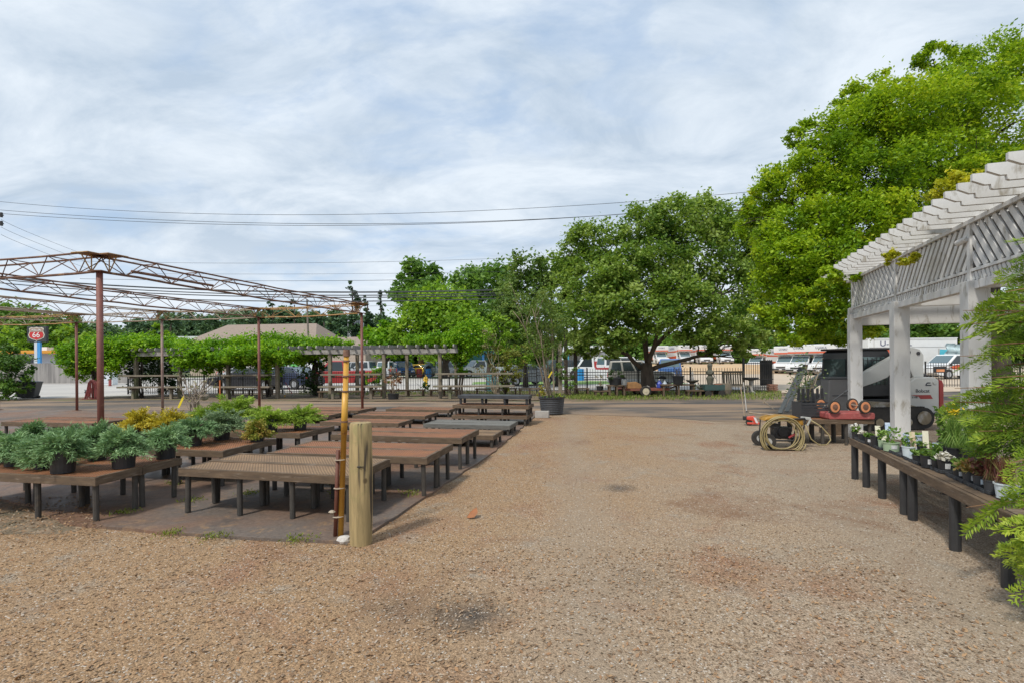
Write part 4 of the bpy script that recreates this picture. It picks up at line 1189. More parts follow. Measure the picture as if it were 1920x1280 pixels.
def arm(mb, s):
    y0, y1 = sorted((s*.56, s*.70))
    mb.prism([(-1.12,1.30),(-.86,1.30),(-.62,1.86),(-.66,2.0),(-.80,2.06),(-1.02,2.0),(-1.12,1.86)], y0, y1)
mir(arm, 'lift_upright', m_lg, bevel=.012)
def arm2(mb, s):
    y0, y1 = sorted((s*.57, s*.69))
    mb.prism([(-.92,2.02),(-.70,2.02),(-.05,1.66),(.60,1.28),(1.02,.92),(1.06,.50),(.90,.46),(.84,.80),(.50,1.04),(.02,1.20),(-.22,1.30),(-.60,1.72)], y0, y1)
mir(arm2, 'lift_arm', m_lg, bevel=.012)
def ram(mb, s):
    mb.tube([(-.95,s*.63,1.25),(-.1,s*.63,1.52)], .035, 8)
    for x, z in ((-.74,1.93),(-.98,1.90),(-.35,1.42)): mb.tube([(x,s*.55,z),(x,s*.715,z)], .045, 10)
mir(ram, 'hydraulic_ram', m_blk)
mb = MB(); mb.prism([(.98,.25),(1.06,.25),(1.10,.85),(1.0,.88)], -.55, .55); obj('quick_coupler', mb, m_dplas, ld, bevel=.01)
mb = MB(); mb.box((-.86,-.79,.66),(.0,.0,.0)); 
mb.add([(-.70,.783,.86),(-1.20,.783,.86),(-1.26,.783,.76),(-.95,.783,.76),(-.90,.783,.82)], [(0,1,2,3,4)]); obj('red_stripe', mb, m_red, ld)
text('lettering', 'Bobcat', .125, (-1.0,.784,.96), (R(90),0,R(180)), m_tx, ld)
text('lettering', 'T770', .07, (-.80,.784,.80), (R(90),0,R(180)), m_tx, ld)
mb = MB()
for a, b in (((-1.12,1.16),(-1.20,1.16)),((-1.12,1.16),(-1.08,1.10)),((-1.08,1.10),(-1.22,1.10))): mb.beam((a[0],.784,a[1]),(b[0],.784,b[1]),.004,.025)
obj('emblem', mb, m_tx, ld)
mb = MB(); mb.tube([(-1.30,.78,1.17),(-1.30,.80,1.17)], .045, 12); obj('fuel_cap', mb, m_lg, ld)
mb = MB(); mb.prism([(-.55,2.06),(-.40,2.06),(-.44,2.14),(-.5,2.14)], .56,.70); obj('beacon', mb, m_oran, ld)
# orange round float on the rear
# dark plastic sheet bin standing between the table and the column
p = G(1571, 779); 
t = thing('plastic_bin', 'tall dark grey tapered plastic bin standing on end behind the upturned red cart', 'bin', P(1571, 768, 12.0) * Vector((1,1,0)) if False else Vector((P(1571,768,11.3).x, 11.3, .0)), R(-6))
mb = MB()
def tub(mb, w0, d0, w1, d1, z0, z1):
    mb.add([(-w0,-d0,z0),(w0,-d0,z0),(w0,d0,z0),(-w0,d0,z0),(-w1,-d1,z1),(w1,-d1,z1),(w1,d1,z1),(-w1,d1,z1)], [(3,2,1,0),(4,5,6,7),(0,1,5,4),(1,2,6,5),(2,3,7,6),(3,0,4,7)])
tub(mb, .31,.22,.26,.19,.48,1.19); obj('shell', mb, M('grey_plastic', (.085,.085,.088), (.07,.07,.073), .5, 4, .1), t, bevel=.02)
mb = MB(); mb.box((0,-.212,.84),(.42,.006,.02)); tub(mb,.275,.205,.27,.20,1.19,1.22); obj('rim', mb, m_dplas, t, bevel=.006)
mb = MB(); mb.box((0,0,.24),(.6,.4,.47)); obj('stand', mb, m_board, t)

# ---------------------------------------------------------------- red cart upside down on its table
RT = table_at((G(1640,784,.5).x, G(1640,784,.5).y, 0), .49, 'dark brown table carrying the upturned red cart and the black crate', W=1.38, D=.95, th=R(2), split=False, group='mesh-topped display tables')
q = P(1584, 779, 9.95)
t = thing('red_cart', 'upturned red cart bed lying on a table with its four orange-hubbed wheels in the air', 'cart', (q.x, q.y, .49), R(-5))
t.scale = (.78, .9, .92)
m_redw = M('faded_red_steel', (.38,.09,.085), (.30,.07,.065), .5, 3, .15, 50, c3=(.46,.17,.15), s3=4)
mb = MB(); 
pts = [(-.52,0.02),(-.50,.0),(.50,.0),(.52,.02),(.52,.11),(.50,.13),(-.50,.13),(-.52,.11)]
mb.prism(pts, -.27, .27); obj('bed', mb, m_redw, t, bevel=.02)
for (x, y) in ((-.41,-.30),(-.40,.30),(.27,-.30),(.36,.30)):
    wm = MB(); wm.tube([(x,y-.03,.25),(x,y+.03,.25)], .135, 22); wo = obj('wheel', wm, m_rubber, t, bevel=.012)
    hm = MB(); hm.tube([(x,y-.036,.25),(x,y+.036,.25)], .105, 20); hm.tube([(x,y-.05,.25),(x,y+.05,.25)], .022, 10)
    hm.lathe([(.075,-.003),(.082,.003)], 16, (0,0,0)) if False else None
    h = obj('hub', hm, m_oran, wo, bevel=.006)
    hm = MB(); hm.tube([(x,y-.040,.25),(x,y+.040,.25)], .062, 18); hm.tube([(x,y-.055,.25),(x,y+.055,.25)], .03, 10); obj('hub_cap', hm, m_rust, wo)
for x in (-.405,.315):
    mb = MB(); mb.tube([(x,-.30,.25),(x,.30,.25)], .012, 8); mb.beam((x-.08,-.2,.13),(x,-.2,.25),.03,.01); mb.beam((x+.08,.2,.13),(x,.2,.25),.03,.01); obj('axle', mb, m_rust_pale, t)
mb = MB(); mb.tube([(-.40,-.1,.24),(-.62,-.2,.22),(-.18,-.34,.56)], .014, 8); mb.tube([(-.21,-.34,.54),(-.14,-.34,.58)], .022, 8); obj('handle', mb, m_dplas, t)
# black crate with plant
q = P(1519, 768, 10.3)
t = thing('black_crate', 'black slatted plastic crate on the left end of the red cart table', 'crate', (q.x, q.y, .49), R(-4))
mb = MB()
for k in range(5): mb.box((0,-.2,.04+.055*k),(.50,.012,.042)); mb.box((0,.2,.04+.055*k),(.50,.012,.042))
for s in (-.25,.25): mb.box((s,0,.15),(.014,.4,.28))
mb.box((0,0,.01),(.5,.4,.015)); obj('shell', mb, m_dplas, t)
mb = MB()
for k in range(6): mb.box((-.17+.09*k,.10,.42),(.045,.02,.24),ry=random.uniform(-.1,.1))
obj('rack', mb, m_plas, t)
C = np.array([(rng.normal(.12,.14), rng.normal(0,.12), .3+abs(rng.normal(0,.45))) for _ in range(420)]); C = C[C[:,2] < 1.5]
U, V = leaf_frames(len(C), .055, .6)
t = thing('potted_sapling', 'thin leafy sapling with a curved pale stem rising behind the black crate', 'plant', (q.x+.1, q.y+.35, .49))
mb = MB()
for k in range(9): limb(mb, (random.uniform(-.03,.03),0,.05), (random.uniform(-.4,.35), random.uniform(-.15,.15), random.uniform(.5,1.15)), .012, .004, .06, 5, 5)
obj('stem', mb, m_stem, t)
o = leaf_mesh('leaves', C+np.array([-.15,0,0]), U, V, rng.random(len(C)), leafmat('dusty_leaves', [(.07,.10,.04),(.13,.18,.07),(.22,.27,.12)], .25)); o.parent = t
obj('pot', pot_mesh(.13,.2), m_plas, t)

# ---------------------------------------------------------------- pressure washer with hose coil
q = G(1462, 838)
t = thing('pressure_washer', 'wheeled pressure washer with orange tank cover, black engine and loops of tan hose', 'pressure washer', q, R(-8))
mb = MB()
for s in (-.17,.17): mb.tube([(-.30,s,.15),(.30,s,.15),(.38,s,.52),(.36,s,.55)], .016, 8); mb.tube([(-.30,s,.15),(-.28,s,.50),(.36,s,.55)], .016, 8)
mb.tube([(.36,-.17,.55),(.36,.17,.55)], .016, 8); mb.tube([(.25,-.1,.02),(.25,-.1,.15)], .02, 8); mb.tube([(.25,.1,.02),(.25,.1,.15)], .02, 8)
obj('frame', mb, m_iron, t)
mb = MB(); mb.prism([(-.32,.50),(-.28,.56),(-.1,.60),(.22,.585),(.34,.53),(.36,.42),(.30,.42),(.26,.49),(-.26,.50)], -.16, .16); obj('cover', mb, M('orange_cover', (.42,.22,.03), (.3,.15,.03), .45, 8, .2), t, bevel=.02)
mb = MB(); mb.box((.02,0,.28),(.30,.22,.2)); mb.tube([(.02,-.14,.30),(.02,.14,.30)], .09, 14); mb.box((-.1,0,.40),(.14,.2,.08)); mb.tube([(.16,-.05,.3),(.16,-.05,.44)], .04, 10)
obj('engine', mb, m_blk, t, bevel=.01)
mb = MB(); mb.tube([(.1,-.16,.2),(.2,-.17,.27)], .02, 8); mb.box((.16,-.16,.24),(.06,.03,.03)); obj('fuel_lever', mb, m_red, t)
for y in (-.22,.22):
    wm = MB(); wm.tube([(-.28,y-.045,.14),(-.28,y+.045,.14)], .14, 20); wo = obj('wheel', wm, m_rubber, t, bevel=.015)
    hm = MB(); hm.tube([(-.28,y-.05,.14),(-.28,y+.05,.14)], .065, 14); obj('rim', hm, m_lg, wo)
hs = MB(); pts = []
for k in range(8*28):
    a = 2*math.pi*k/28; j = k/28
    r = .265+.035*math.sin(j*2.1)+.012*j
    pts.append((-.06+.03*math.sin(j*1.7)+r*math.cos(a)*(1.0+.06*math.sin(j*2.6)), -.26-.014*j+.01*math.sin(a*3), .31+.015*math.sin(j*3)+r*math.sin(a)*.98 - .012*j))
hs.tube([p_ for p_ in pts if True], .0105, 6)
tail = [(.33,-.28,.45),(.42,-.3,.2),(.55,-.3,.10),(.68,-.28,.10),(.76,-.25,.18),(.75,-.22,.26),(.62,-.2,.42),(.46,-.2,.52)]
hs.tube(tail, .0105, 6)
m_hose = M('tan_hose', (.36,.29,.14), (.28,.22,.10), .5, 5)
hs.v = [(x, y, max(z, .012)) for x, y, z in hs.v]
obj('hose', hs, m_hose, t, smooth=True)
mb = MB(); mb.tube([(-.5,.02,.63),(.12,.0,.57)], .011, 8); mb.tube([(-.52,.02,.633),(-.48,.02,.628)], .018, 8); mb.tube([(.12,0,.57),(.5,-.15,.50),(.62,-.2,.40)], .012, 8)
obj('spray_lance', mb, m_rust_pale, t)
mb = MB(); mb.box((.40,-.12,.55),(.16,.05,.05),ry=.1); mb.box((.45,-.14,.48),(.03,.03,.14),ry=.5); obj('spray_gun', mb, m_lg, t, bevel=.008)
# red blower lying left of it
q = G(1413, 797)
t = thing('red_blower', 'small red garden machine with a white decal, left of the hose coil', 'garden machine', q, R(-20))
mb = MB(); mb.prism([(-.16,.22),(.02,.24),(.10,.10),(.14,-.02+.05),(.02,.05),(-.02,.12),(-.16,.15)], -.07,.07); mb.box((0,0,.06),(.3,.12,.05)); obj('housing', mb, paint('bright_red', (.62,.07,.04), .4), t, bevel=.015)
mb = MB(); mb.prism([(-.01,.215),(.045,.20),(.10,.07),(.05,.07)], -.073,-.07); obj('decal', mb, m_label, t)
mb = MB(); mb.box((-.19,0,.18),(.10,.12,.1)); obj('motor', mb, m_blk, t, bevel=.015)
mb = MB(); mb.tube([(-.10,-.05,.075),(-.10,.05,.075)], .075, 16); obj('wheel', mb, m_rubber, t)
mb = MB(); mb.tube([(-.20,0,.2),(-.28,.05,.95)], .013, 8); obj('handle', mb, m_rust_pale, t)
# loading ramps / boards leaning up
for (a, b, lab) in (((1462,775),(1500,695),'grey aluminium ramp rail leaning upwards, left of a pair'),((1475,772),(1508,690),'grey aluminium ramp rail leaning upwards, right of a pair')):
    pa_, pb_ = G(*a), P(b[0], b[1], G(*a).y+.9)
    t = thing('ramp_rail', lab, 'ramp', pa_, 0, 'leaning ramp rails')
    mb = MB(); mb.beam(Vector((0,0,.02)), pb_-pa_, .12, .035); o = obj('rail', mb, M('grey_metal', (.27,.26,.23), (.2,.195,.18), .5, 5, .1, 40), t)
    mb = MB(); mb.beam((pb_-pa_)*.97, pb_-pa_+Vector((.03,.02,.12)), .11, .05); obj('hook', mb, m_iron, t)
# shovel-like long tools
for (a, b, lab, m, nm) in (((1452,768),(1433,752),'slim metal tool with a flat pale blade leaning by the ramp rails', m_rust_pale, 'hoe'),((1506,775),(1512,690),'green-handled garden tool standing behind the ramp rails', M('green_handle', (.03,.16,.10), None, .5), 'garden_tool')):
    pa_ = G(*a); pb_ = P(b[0], b[1], pa_.y+.3)
    t = thing(nm, lab, 'tool', pa_, 0)
    mb = MB(); mb.tube([Vector((0,0,.01)), pb_-pa_], .014, 8); obj('shaft', mb, m, t)
    mb = MB(); mb.box(pb_-pa_+Vector((0,0,.03)), (.06,.02,.16), ry=.25); obj('blade', mb, m_rust_pale, t)
mb = MB(); 
q = G(1392, 742); t = thing('garden_stake', 'thin white leaning stake in front of the fence gate', 'stake', G(1400,772), 0)
mb = MB(); mb.tube([(0,0,0), P(1394,716,G(1400,772).y)-G(1400,772)], .014, 6); obj('shaft', mb, m_white, t)
mb = MB(); mb.tube([(0,0,.0),(0,0,.04)], .022, 6); obj('foot', mb, m_iron, t)

# ---------------------------------------------------------------- big tub with the myrtle, concrete blocks
q = G(1035, 776)
t = thing('tub_planter', 'large dark grey ribbed nursery tub with a multi-stemmed leafy myrtle at the pad corner', 'planter', q, .4)
mb = MB(); prof = [(.31,0),(.32,.02)]
for k in range(8): z = .05+.055*k; prof += [(.335+.006*k+.004,z),(.335+.006*k-.003,z+.03)]
prof += [(.40,.50),(.41,.54),(.385,.54),(.37,.48)]
mb.lathe(prof, 28); 
mb.v = [(x*1.0, y, z + .04*x*(z/.54)) for x, y, z in mb.v]
obj('pot', mb, m_dplas, t, smooth=False)
mb = MB(); mb.lathe([(.001,.47),(.38,.46)], 20); obj('soil', mb, m_soilpot, t)
random.seed(12)
mb = MB(); top = []
for k in range(8):
    a = random.uniform(0, 6.3); b1 = Vector((math.cos(a)*.08, math.sin(a)*.08, .45)); e = Vector((random.uniform(-1.3,.55), random.uniform(-.5,.5), random.uniform(2.0,3.4)))
    pts = limb(mb, b1, e, .026, .008, .02, 6, 7); 
    for z in range(4):
        s = pts[random.randint(3,7)]; f = s + Vector((random.uniform(-.5,.45), random.uniform(-.35,.35), random.uniform(.2,.8))); limb(mb, s, f, .009, .003, .05, 5, 4); top.append(f)
obj('stem', mb, m_stem, t, smooth=True)
bl = [((f.x+q.x, f.y+q.y, f.z), (.42,.38,.34)) for f in top]
crown('crown', bl, leafmat('myrtle_leaves', [(.06,.12,.025),(.12,.20,.04),(.20,.29,.065),(.28,.36,.10)], .35), 95, .07, t, clump=.8)
bl2 = [((q.x+random.uniform(-.28,.28), q.y-.1, .55), (.18,.15,.12)) for _ in range(4)]
crown('undergrowth', bl2, leafmat('weed_leaves', [(.10,.16,.03),(.2,.3,.05),(.42,.40,.06)], .3), 150, .06, t)
mb = MB(); mb.beam((-.16,-.1,1.12),(-.05,-.12,1.30),.006,.04); obj('ribbon_tag', mb, bpy.data.materials['yellow_ribbon'], t)
m_cb = M('concrete_block', (.42,.40,.37), (.34,.32,.30), .95, 6, .5, 60)
for (px, py, rz, lab) in ((1017,783,-.2,'grey concrete block, left of two lying at the foot of the big tub'),(1033,777,.12,'pale concrete block with hollow cells, right of two at the foot of the big tub')):
    g_ = G(px, py); t = thing('concrete_block', lab, 'block', g_ + Vector((0,.1,.0)), rz, None)
    mb = MB(); 
    mb.box((0,-.085,.1),(.39,.03,.19)); mb.box((0,.085,.1),(.39,.03,.19))
    for x in (-.18,0,.18): mb.box((x,0,.1),(.03,.14,.19))
    obj('shell', mb, m_cb, t, bevel=.006)
# ---------------------------------------------------------------- iron fence
random.seed(51); rng = np.random.default_rng(51)
def fence(a, b, label, h=1.2, step=.13, post_every=2.45, name='iron_fence', tall=False):
    a, b = Vector((a.x, a.y, 0)), Vector((b.x, b.y, 0)); Lf = (b-a).length
    t = thing(name, label, 'fence', a, math.atan2(b.y-a.y, b.x-a.x), 'black iron fence sections')
    mb = MB()
    for z in (.12, h-.30, h-.16): mb.box((Lf/2, 0, z), (Lf, .025, .035))
    obj('rail', mb, m_iron, t)
    mb = MB(); k = int(Lf/step)
    for i in range(k+1):
        x = Lf*i/k; mb.box((x, 0, h/2), (.019, .019, h-.04)); 
        mb.add([(x-.012,-.012,h-.02),(x+.012,-.012,h-.02),(x+.012,.012,h-.02),(x-.012,.012,h-.02),(x,0,h+.04)], [(0,1,4),(1,2,4),(2,3,4),(3,0,4)])
    obj('picket_panel', mb, m_iron, t)
    n = max(1, round(Lf/post_every))
    for i in range(n+1):
        mb = MB(); mb.box((Lf*i/n, 0, h/2+.03), (.065,.065,h+.06)); mb.box((Lf*i/n,0,h+.07),(.08,.08,.02)); obj('post', mb, m_iron, t)
    return t
fA, fB, fC, fD = XZ(240, 29.2), XZ(604, 28.2), XZ(1006, 27.3), XZ(1394, 26.3)
fence(fA, fB, 'black iron picket fence behind the vine arbor', 1.12)
fence(fB, fC, 'black iron picket fence between the arbor end and the big tub', 1.16)
fence(fC, fD, 'black iron picket fence behind the big shade tree', 1.2)
fence(XZ(1735, 29.5), XZ(2300, 27), 'black iron picket fence right of the skid loader', 1.35)
# open gate leaf with a sheet panel and brick base
t = thing('iron_gate', 'open black iron gate leaf with a dark sheet panel on its right half', 'gate', fD, R(12))
mb = MB()
for z in (.2,.62,1.42): mb.box((.85,0,z),(1.7,.03,.04))
for k in range(14): mb.box((.06+.125*k,0,.78),(.02,.02,1.4))
obj('frame', mb, m_iron, t)
mb = MB(); mb.box((1.30,.02,.95),(.72,.012,1.25)); 
for k in range(6): mb.box((1.0+.12*k,0,.95),(.03,.03,1.3))
obj('panel', mb, M('dark_sheet', (.03,.03,.032), (.06,.055,.05), .7, 5, .2), t)
mb = MB(); mb.box((0,0,1.35),(.09,.09,2.7)); mb.tube([(0,0,2.7),(0,0,2.78)],[.05,.02],8); obj('post', mb, m_iron, t)
t = thing('brick_pier', 'short brick pier stump at the free end of the iron gate', 'pier', XZ(1447, 26.1))
m_brick = M('old_brick', (.30,.15,.10), (.22,.12,.09), .9, 12, .6, 40)
mb = MB()
for k in range(4):
    for i in (-1, 1): mb.box((.11*i+.02*(k%2), 0, .05+.1*k), (.2,.3,.085), rz=random.uniform(-.1,.1))
obj('brickwork', mb, m_brick, t, bevel=.006)

# ---------------------------------------------------------------- timber arbors
def arbor(label, ends, dfront, dback, posts_f, posts_b, H=2.1, mat=None, raf=.42):
    (xa, da), (xb, db) = (ends[0], dfront[0]), (ends[1], dfront[1])
    a, b = XZ(xa, da), XZ(xb, db)
    t = thing('timber_arbor', label, 'arbor', a, math.atan2(b.y-a.y, b.x-a.x))
    Lh = (b-a).length; mat = mat or m_wood_old
    I = t.matrix_basis.inverted()
    dep = dback
    for lst, yy in ((posts_f, 0), (posts_b, dep)):
        for px in lst:
            # distance along the beam where the ray meets the line
            lo, hi = -.5, Lh+.5
            for _ in range(40):
                m_ = (lo+hi)/2; w_ = t.matrix_basis @ Vector((m_, yy, 0))
                if CX + F*w_.x/w_.y < px: lo = m_
                else: hi = m_
            mb = MB(); mb.box((lo, yy, H/2), (.15,.15,H)); obj('post', mb, mat, t, bevel=.012)
    for yy in (0, dep):
        for s in (-.09, .09):
            mb = MB(); mb.box((Lh/2, yy+s, H+.02), (Lh, .045, .19)); obj('beam', mb, m_wood_grey, t, bevel=.006)
    mb = MB(); n = int(Lh/raf)
    for k in range(n+1):
        x = .1 + (Lh-.2)*k/n
        pr = [(-.45,H+.18),(-.45,H+.24),(-.40,H+.30),(dep+.4,H+.30),(dep+.45,H+.24),(dep+.4,H+.13),(-.36,H+.13)]
        m2 = MB(); m2.prism(pr, -.022, .022)
        mb.add([(x+y+random.uniform(-.004,.004), xx, z) for xx, y, z in m2.v], [q for q in m2.f])
    obj('rafter_row', mb, m_wood_grey, t)
    return t
A1 = arbor('weathered timber arbor smothered by bright green vine', (118, 536), (26.2, 24.3), 2.7, (177,255,337,428,520), (300,413,505,590))
A2 = arbor('bare grey timber arbor with rows of short rafter tails', (548, 858), (24.3, 23.6), 2.8, (619,720,825), (670,763,855))
def shelf(px0, px1, d0, d1, label, zs=(.56,1.10)):
    a, b = XZ(px0, d0), XZ(px1, d1); Ls = (b-a).length
    t = thing('plank_shelf', label, 'shelf', a, math.atan2(b.y-a.y, b.x-a.x), 'plank shelves on the arbor posts')
    for i, z in enumerate(zs):
        for k in range(2):
            mb = MB(); o = .1*i
            mb.box((Ls/2+o*.3, -.24-.17*k, z), (Ls-.15*i*1.2, .16, .075)); obj('plank', mb, m_wood_old, t, bevel=.008)
    for x in (Ls*.2, Ls*.8):
        for z in zs: mb = MB(); mb.box((x, -.25, z-.08), (.06,.5,.08)); obj('bracket', mb, m_wood_old, t)
        mb = MB(); mb.box((x, -.24, zs[0]/2-.06), (.12,.12,zs[0]-.10)); obj('leg', mb, m_wood_old, t)
shelf(234, 352, 25.4, 25.0, 'two-plank display shelf under the left, vine-roofed bay')
shelf(412, 516, 24.7, 24.3, 'two-plank display shelf right of the twiggy shrub, vine overhead')
shelf(604, 722, 24.0, 23.8, 'two-plank display shelf behind the slim red post')
shelf(816, 966, 23.6, 23.2, 'two-plank mossy display shelf above the black stacked table')
# the vine
lf_vine = leafmat('vine_leaves', [(.06,.16,.012),(.13,.30,.015),(.23,.43,.02),(.36,.54,.045)], .45)
vb = pblobs([(150,655,25.3,30,30),(150,690,25.2,22,22),(185,650,25.6,38,24),(205,680,25.2,24,20),(232,645,25.9,44,20),(280,640,26.2,46,16),(322,642,26.2,40,16),(347,662,25.4,24,26),(372,656,25.5,38,24),(402,664,25.2,32,26),(432,650,25.6,42,24),(455,672,25,30,16),(472,646,25.6,40,22),(512,642,25.6,44,22),(520,672,24.7,22,24),(556,645,25.4,44,20),(556,670,24.9,22,15),(600,642,25.3,40,15),(628,634,25.4,28,10),(494,690,24.6,10,26),(262,668,26,18,8),(390,690,25.1,8,16),(455,655,24.0,34,14),(500,658,23.9,36,14),(532,655,23.9,24,12),(415,657,24.2,24,12),(372,660,24.4,20,14),(192,660,25.3,26,14)])
vb = [((c[0], c[1], c[2]-.22 if c[2] > 2.2 else c[2]), r) for c, r in vb]
vn = thing('vine', 'bright green wisteria-like vine sprawling over the left arbor', 'vine', XZ(300, 25.6))
crown('foliage', vb, lf_vine, 480, .13, vn, clump=.7, droop=.05)
for px, d in ((177,25.2),(262,25.8),(413,26.4),(500,25.9),(590,26.2),(596,26.0)):
    for k in range(4):
        mb = MB(); b_ = XZ(px+random.uniform(-3,3), d); mb.tube([b_+Vector((.08*math.sin(z*3+k), .08*math.cos(z*3+k), z)) for z in (0,.4,.8,1.2,1.6,2.2)], [.045,.04,.035,.03,.03,.02], 6); obj('trunk', mb, m_barkd, vn, world=True)
dk = pblobs([(290,690,27.3,45,32),(262,700,27.2,16,35),(590,700,26.1,20,44),(600,676,26,14,20),(310,720,27.4,18,18)])
vn2 = thing('vine', 'dark vine curtain hanging at the back of the left arbor', 'vine', XZ(290, 27.3))
crown('foliage', dk, leafmat('dark_vine_leaves', [(.02,.045,.015),(.035,.075,.02),(.06,.11,.03)], .2), 150, .14, vn2, clump=.8, zmin=.05)  # darker green leaves for the inner and hanging parts of the vine
vn3 = thing('vine', 'green vine tuft on the right end of the bare grey arbor', 'vine', XZ(840, 24.4))
crown('foliage', pblobs([(790,638,24.6,34,8),(835,640,24.4,34,14),(862,655,24.2,26,24),(885,635,24.6,38,30),(868,690,24.4,10,16)]), lf_vine, 420, .13, vn3, clump=.7)
mb = MB()
for px in (862,866): mb.tube([XZ(px,24.3)+Vector((random.uniform(-.06,.06),0,z)) for z in (0,.5,1,1.5,2.2)], [.06,.05,.05,.04,.03], 7)
obj('trunk', mb, m_barkd, vn3, world=True)
# red hose loops on the left arbor post, standpipe
q = XZ(177, 25.0)
t = thing('hose_loops', 'dark red garden hose hung in loops on the left arbor post', 'hose', q)
mb = MB()
for k in range(9):
    w_ = .06+.03*k; xo = random.uniform(-.05,.05); zt_ = .93+random.uniform(-.05,.03); lo = .04+.03*(k % 4)
    mb.tube([(xo-w_*1.2,-.12-.01*k,lo),(xo-w_,-.12,zt_*.5),(xo-w_*.8,-.12,zt_*.85),(xo-w_*.3,-.12,zt_),(xo+w_*.3,-.12,zt_),(xo+w_*.8,-.12,zt_*.85),(xo+w_,-.12,zt_*.5),(xo+w_*1.2,-.12-.01*k,lo)], .024, 5)
mb.tube([(-.5,-.15,.03),(-.2,-.2,.03),(.2,-.2,.03),(.5,-.1,.03)], .026, 5)
mb.v = [(x, y, max(.02, z)) for x, y, z in mb.v]
obj('hose', mb, M('red_hose', (.22,.035,.03), (.15,.03,.03), .5, 6), t)
t = thing('standpipe', 'short blue-grey water standpipe beside the red hose loops', 'standpipe', XZ(160, 25.0))
mb = MB(); mb.tube([(0,0,0),(0,0,.42)], .025, 8); mb.tube([(0,0,.38),(.02,-.09,.35)], .02, 6); mb.box((0,0,.45),(.1,.03,.04)); obj('pipe', mb, M('grey_blue', (.12,.16,.18), None, .5), t)
# low dark display benches by the fence
def lowbench(px, d, w_, label, h=.32, dep=.45, m=None, nl=3):
    t = thing('low_bench', label, 'bench', XZ(px, d), 0, 'low dark display benches by the fence')
    mb = MB(); mb.box((0,0,h-.03),(w_,dep,.06)); obj('top', mb, m or m_board, t, bevel=.006)
    for k in range(nl):
        for s in (-1,1):
            mb = MB(); mb.box((-w_/2+.08+(w_-.16)*k/(nl-1), s*(dep/2-.06), (h-.06)/2),(.07,.07,h-.06)); obj('leg', mb, m or m_board, t)
for px, d, w_, lab, h in ((640,24.6,2.1,'low dark bench under the two-plank shelf behind the slim red post',.33),(716,25.6,1.1,'low bench just right of the middle arbor post',.33),(765,25.4,1.6,'low bench with a green shrub growing behind it',.32),(832,25.3,1.4,'low bench below the mossy plank shelf',.32),(930,25.2,2.0,'low black bench behind the three-tier stack',.36),(993,25.0,1.1,'low black bench left of the big tub',.36),(1082,24.6,1.1,'low dark bench on grass right of the big tub',.36),(1128,23.6,.75,'short low bench holding a small bare pot, left of the red cart',.30),(1155,23.4,.8,'tall black bench holding a bushy plant tub',.55),(1270,23.5,1.5,'dark bench right of the big tree holding a black pot',.55),(1310,23.4,1.2,'low bench of grey boards under the squat green plants',.3),(470,27.4,2.2,'low dark bench behind the second plank shelf',.3)):
    lowbench(px, d, w_, lab, h)

# ---------------------------------------------------------------- things round the big tree
def simple(name, label, cat, loc, parts, rz=0, group=None):
    t = thing(name, label, cat, loc, rz, group)
    for pn_, fn, m, kw in parts:
        mb = MB(); fn(mb); obj(pn_, mb, m, t, **kw)
    return t
def bush(name, label, base, blobs, mat, per, size, cat='bush', pot=None, group=None, stemm=None, **kw):
    t = thing(name, label, cat, base, 0, group)
    if pot: obj('pot', pot_mesh(pot[0], pot[1]), m_plas, t)
    mb = MB()
    for c, r in blobs:
        limb(mb, Vector(base)+Vector((0,0,.05)), c, .02, .006, .07, 5, 5)
        for _ in range(2): limb(mb, Vector(base)+Vector((0,0,.1)), Vector(c)+Vector((random.uniform(-r[0],r[0]), random.uniform(-r[1],r[1]), random.uniform(0,r[2]))), .012, .004, .07, 5, 5)
    obj('stem', mb, stemm or m_bark, t, world=True)
    crown('foliage', blobs, mat, per, size, t, zmin=.06, **kw)
    return t
q = G(1205, 742)
t = thing('flatbed_trailer', 'small rusty red flatbed trailer with white-hubbed wheels under the big tree', 'trailer', (q.x, q.y, 0), R(4))
mb = MB(); mb.box((0,0,.34),(2.1,1.0,.06)); mb.box((0,-.5,.33),(2.1,.04,.10)); mb.box((0,.5,.33),(2.1,.04,.10)); mb.box((1.05,0,.33),(.04,1,.1))
obj('bed', mb, M('trailer_red', (.27,.075,.045), (.19,.075,.05), .7, 4, .3, 40), t)
mb = MB(); mb.beam((1.05,-.45,.33),(1.9,0,.62),.05,.05); mb.beam((1.05,.45,.33),(1.9,0,.62),.05,.05); mb.beam((-.9,-.3,0),(-.9,-.3,.3),.05,.05); obj('drawbar', mb, m_rust, t)
for y in (-.56,.56):
    wm = MB(); wm.tube([(-.05,y-.07,.25),(-.05,y+.07,.25)], .25, 20); wo = obj('wheel', wm, m_rubber, t, bevel=.03)
    hm = MB(); hm.tube([(-.05,y-.08,.25),(-.05,y+.08,.25)], .15, 16); hm.tube([(-.05,y-.1,.25),(-.05,y+.1,.25)], .04, 8); obj('rim', hm, M('cream_rim', (.62,.55,.40), None, .5), wo)
simple('wooden_stump', 'orange-brown cut timber piece lying on the left of the red trailer', 'log', (q.x-.42, q.y-.2, .37), [('timber', lambda mb: mb.prism([(-.35,0),(.32,0),(.26,.18),(.05,.30),(-.30,.27)], -.18,.18), M('cut_timber', (.36,.19,.075), (.26,.14,.06), .85, 5, .4), dict(bevel=.02))])
simple('blue_jug', 'blue and white plastic jug standing on the red trailer', 'jug', (q.x+.72, q.y-.15, .37), [('body', lambda mb: mb.lathe([(.10,0),(.12,.03),(.12,.2),(.07,.29),(.035,.32),(.035,.36)], 14), M('blue_plastic', (.05,.08,.42), (.04,.06,.3), .4), {}), ('cap', lambda mb: mb.lathe([(.04,.36),(.04,.40)], 10), m_white, {})])
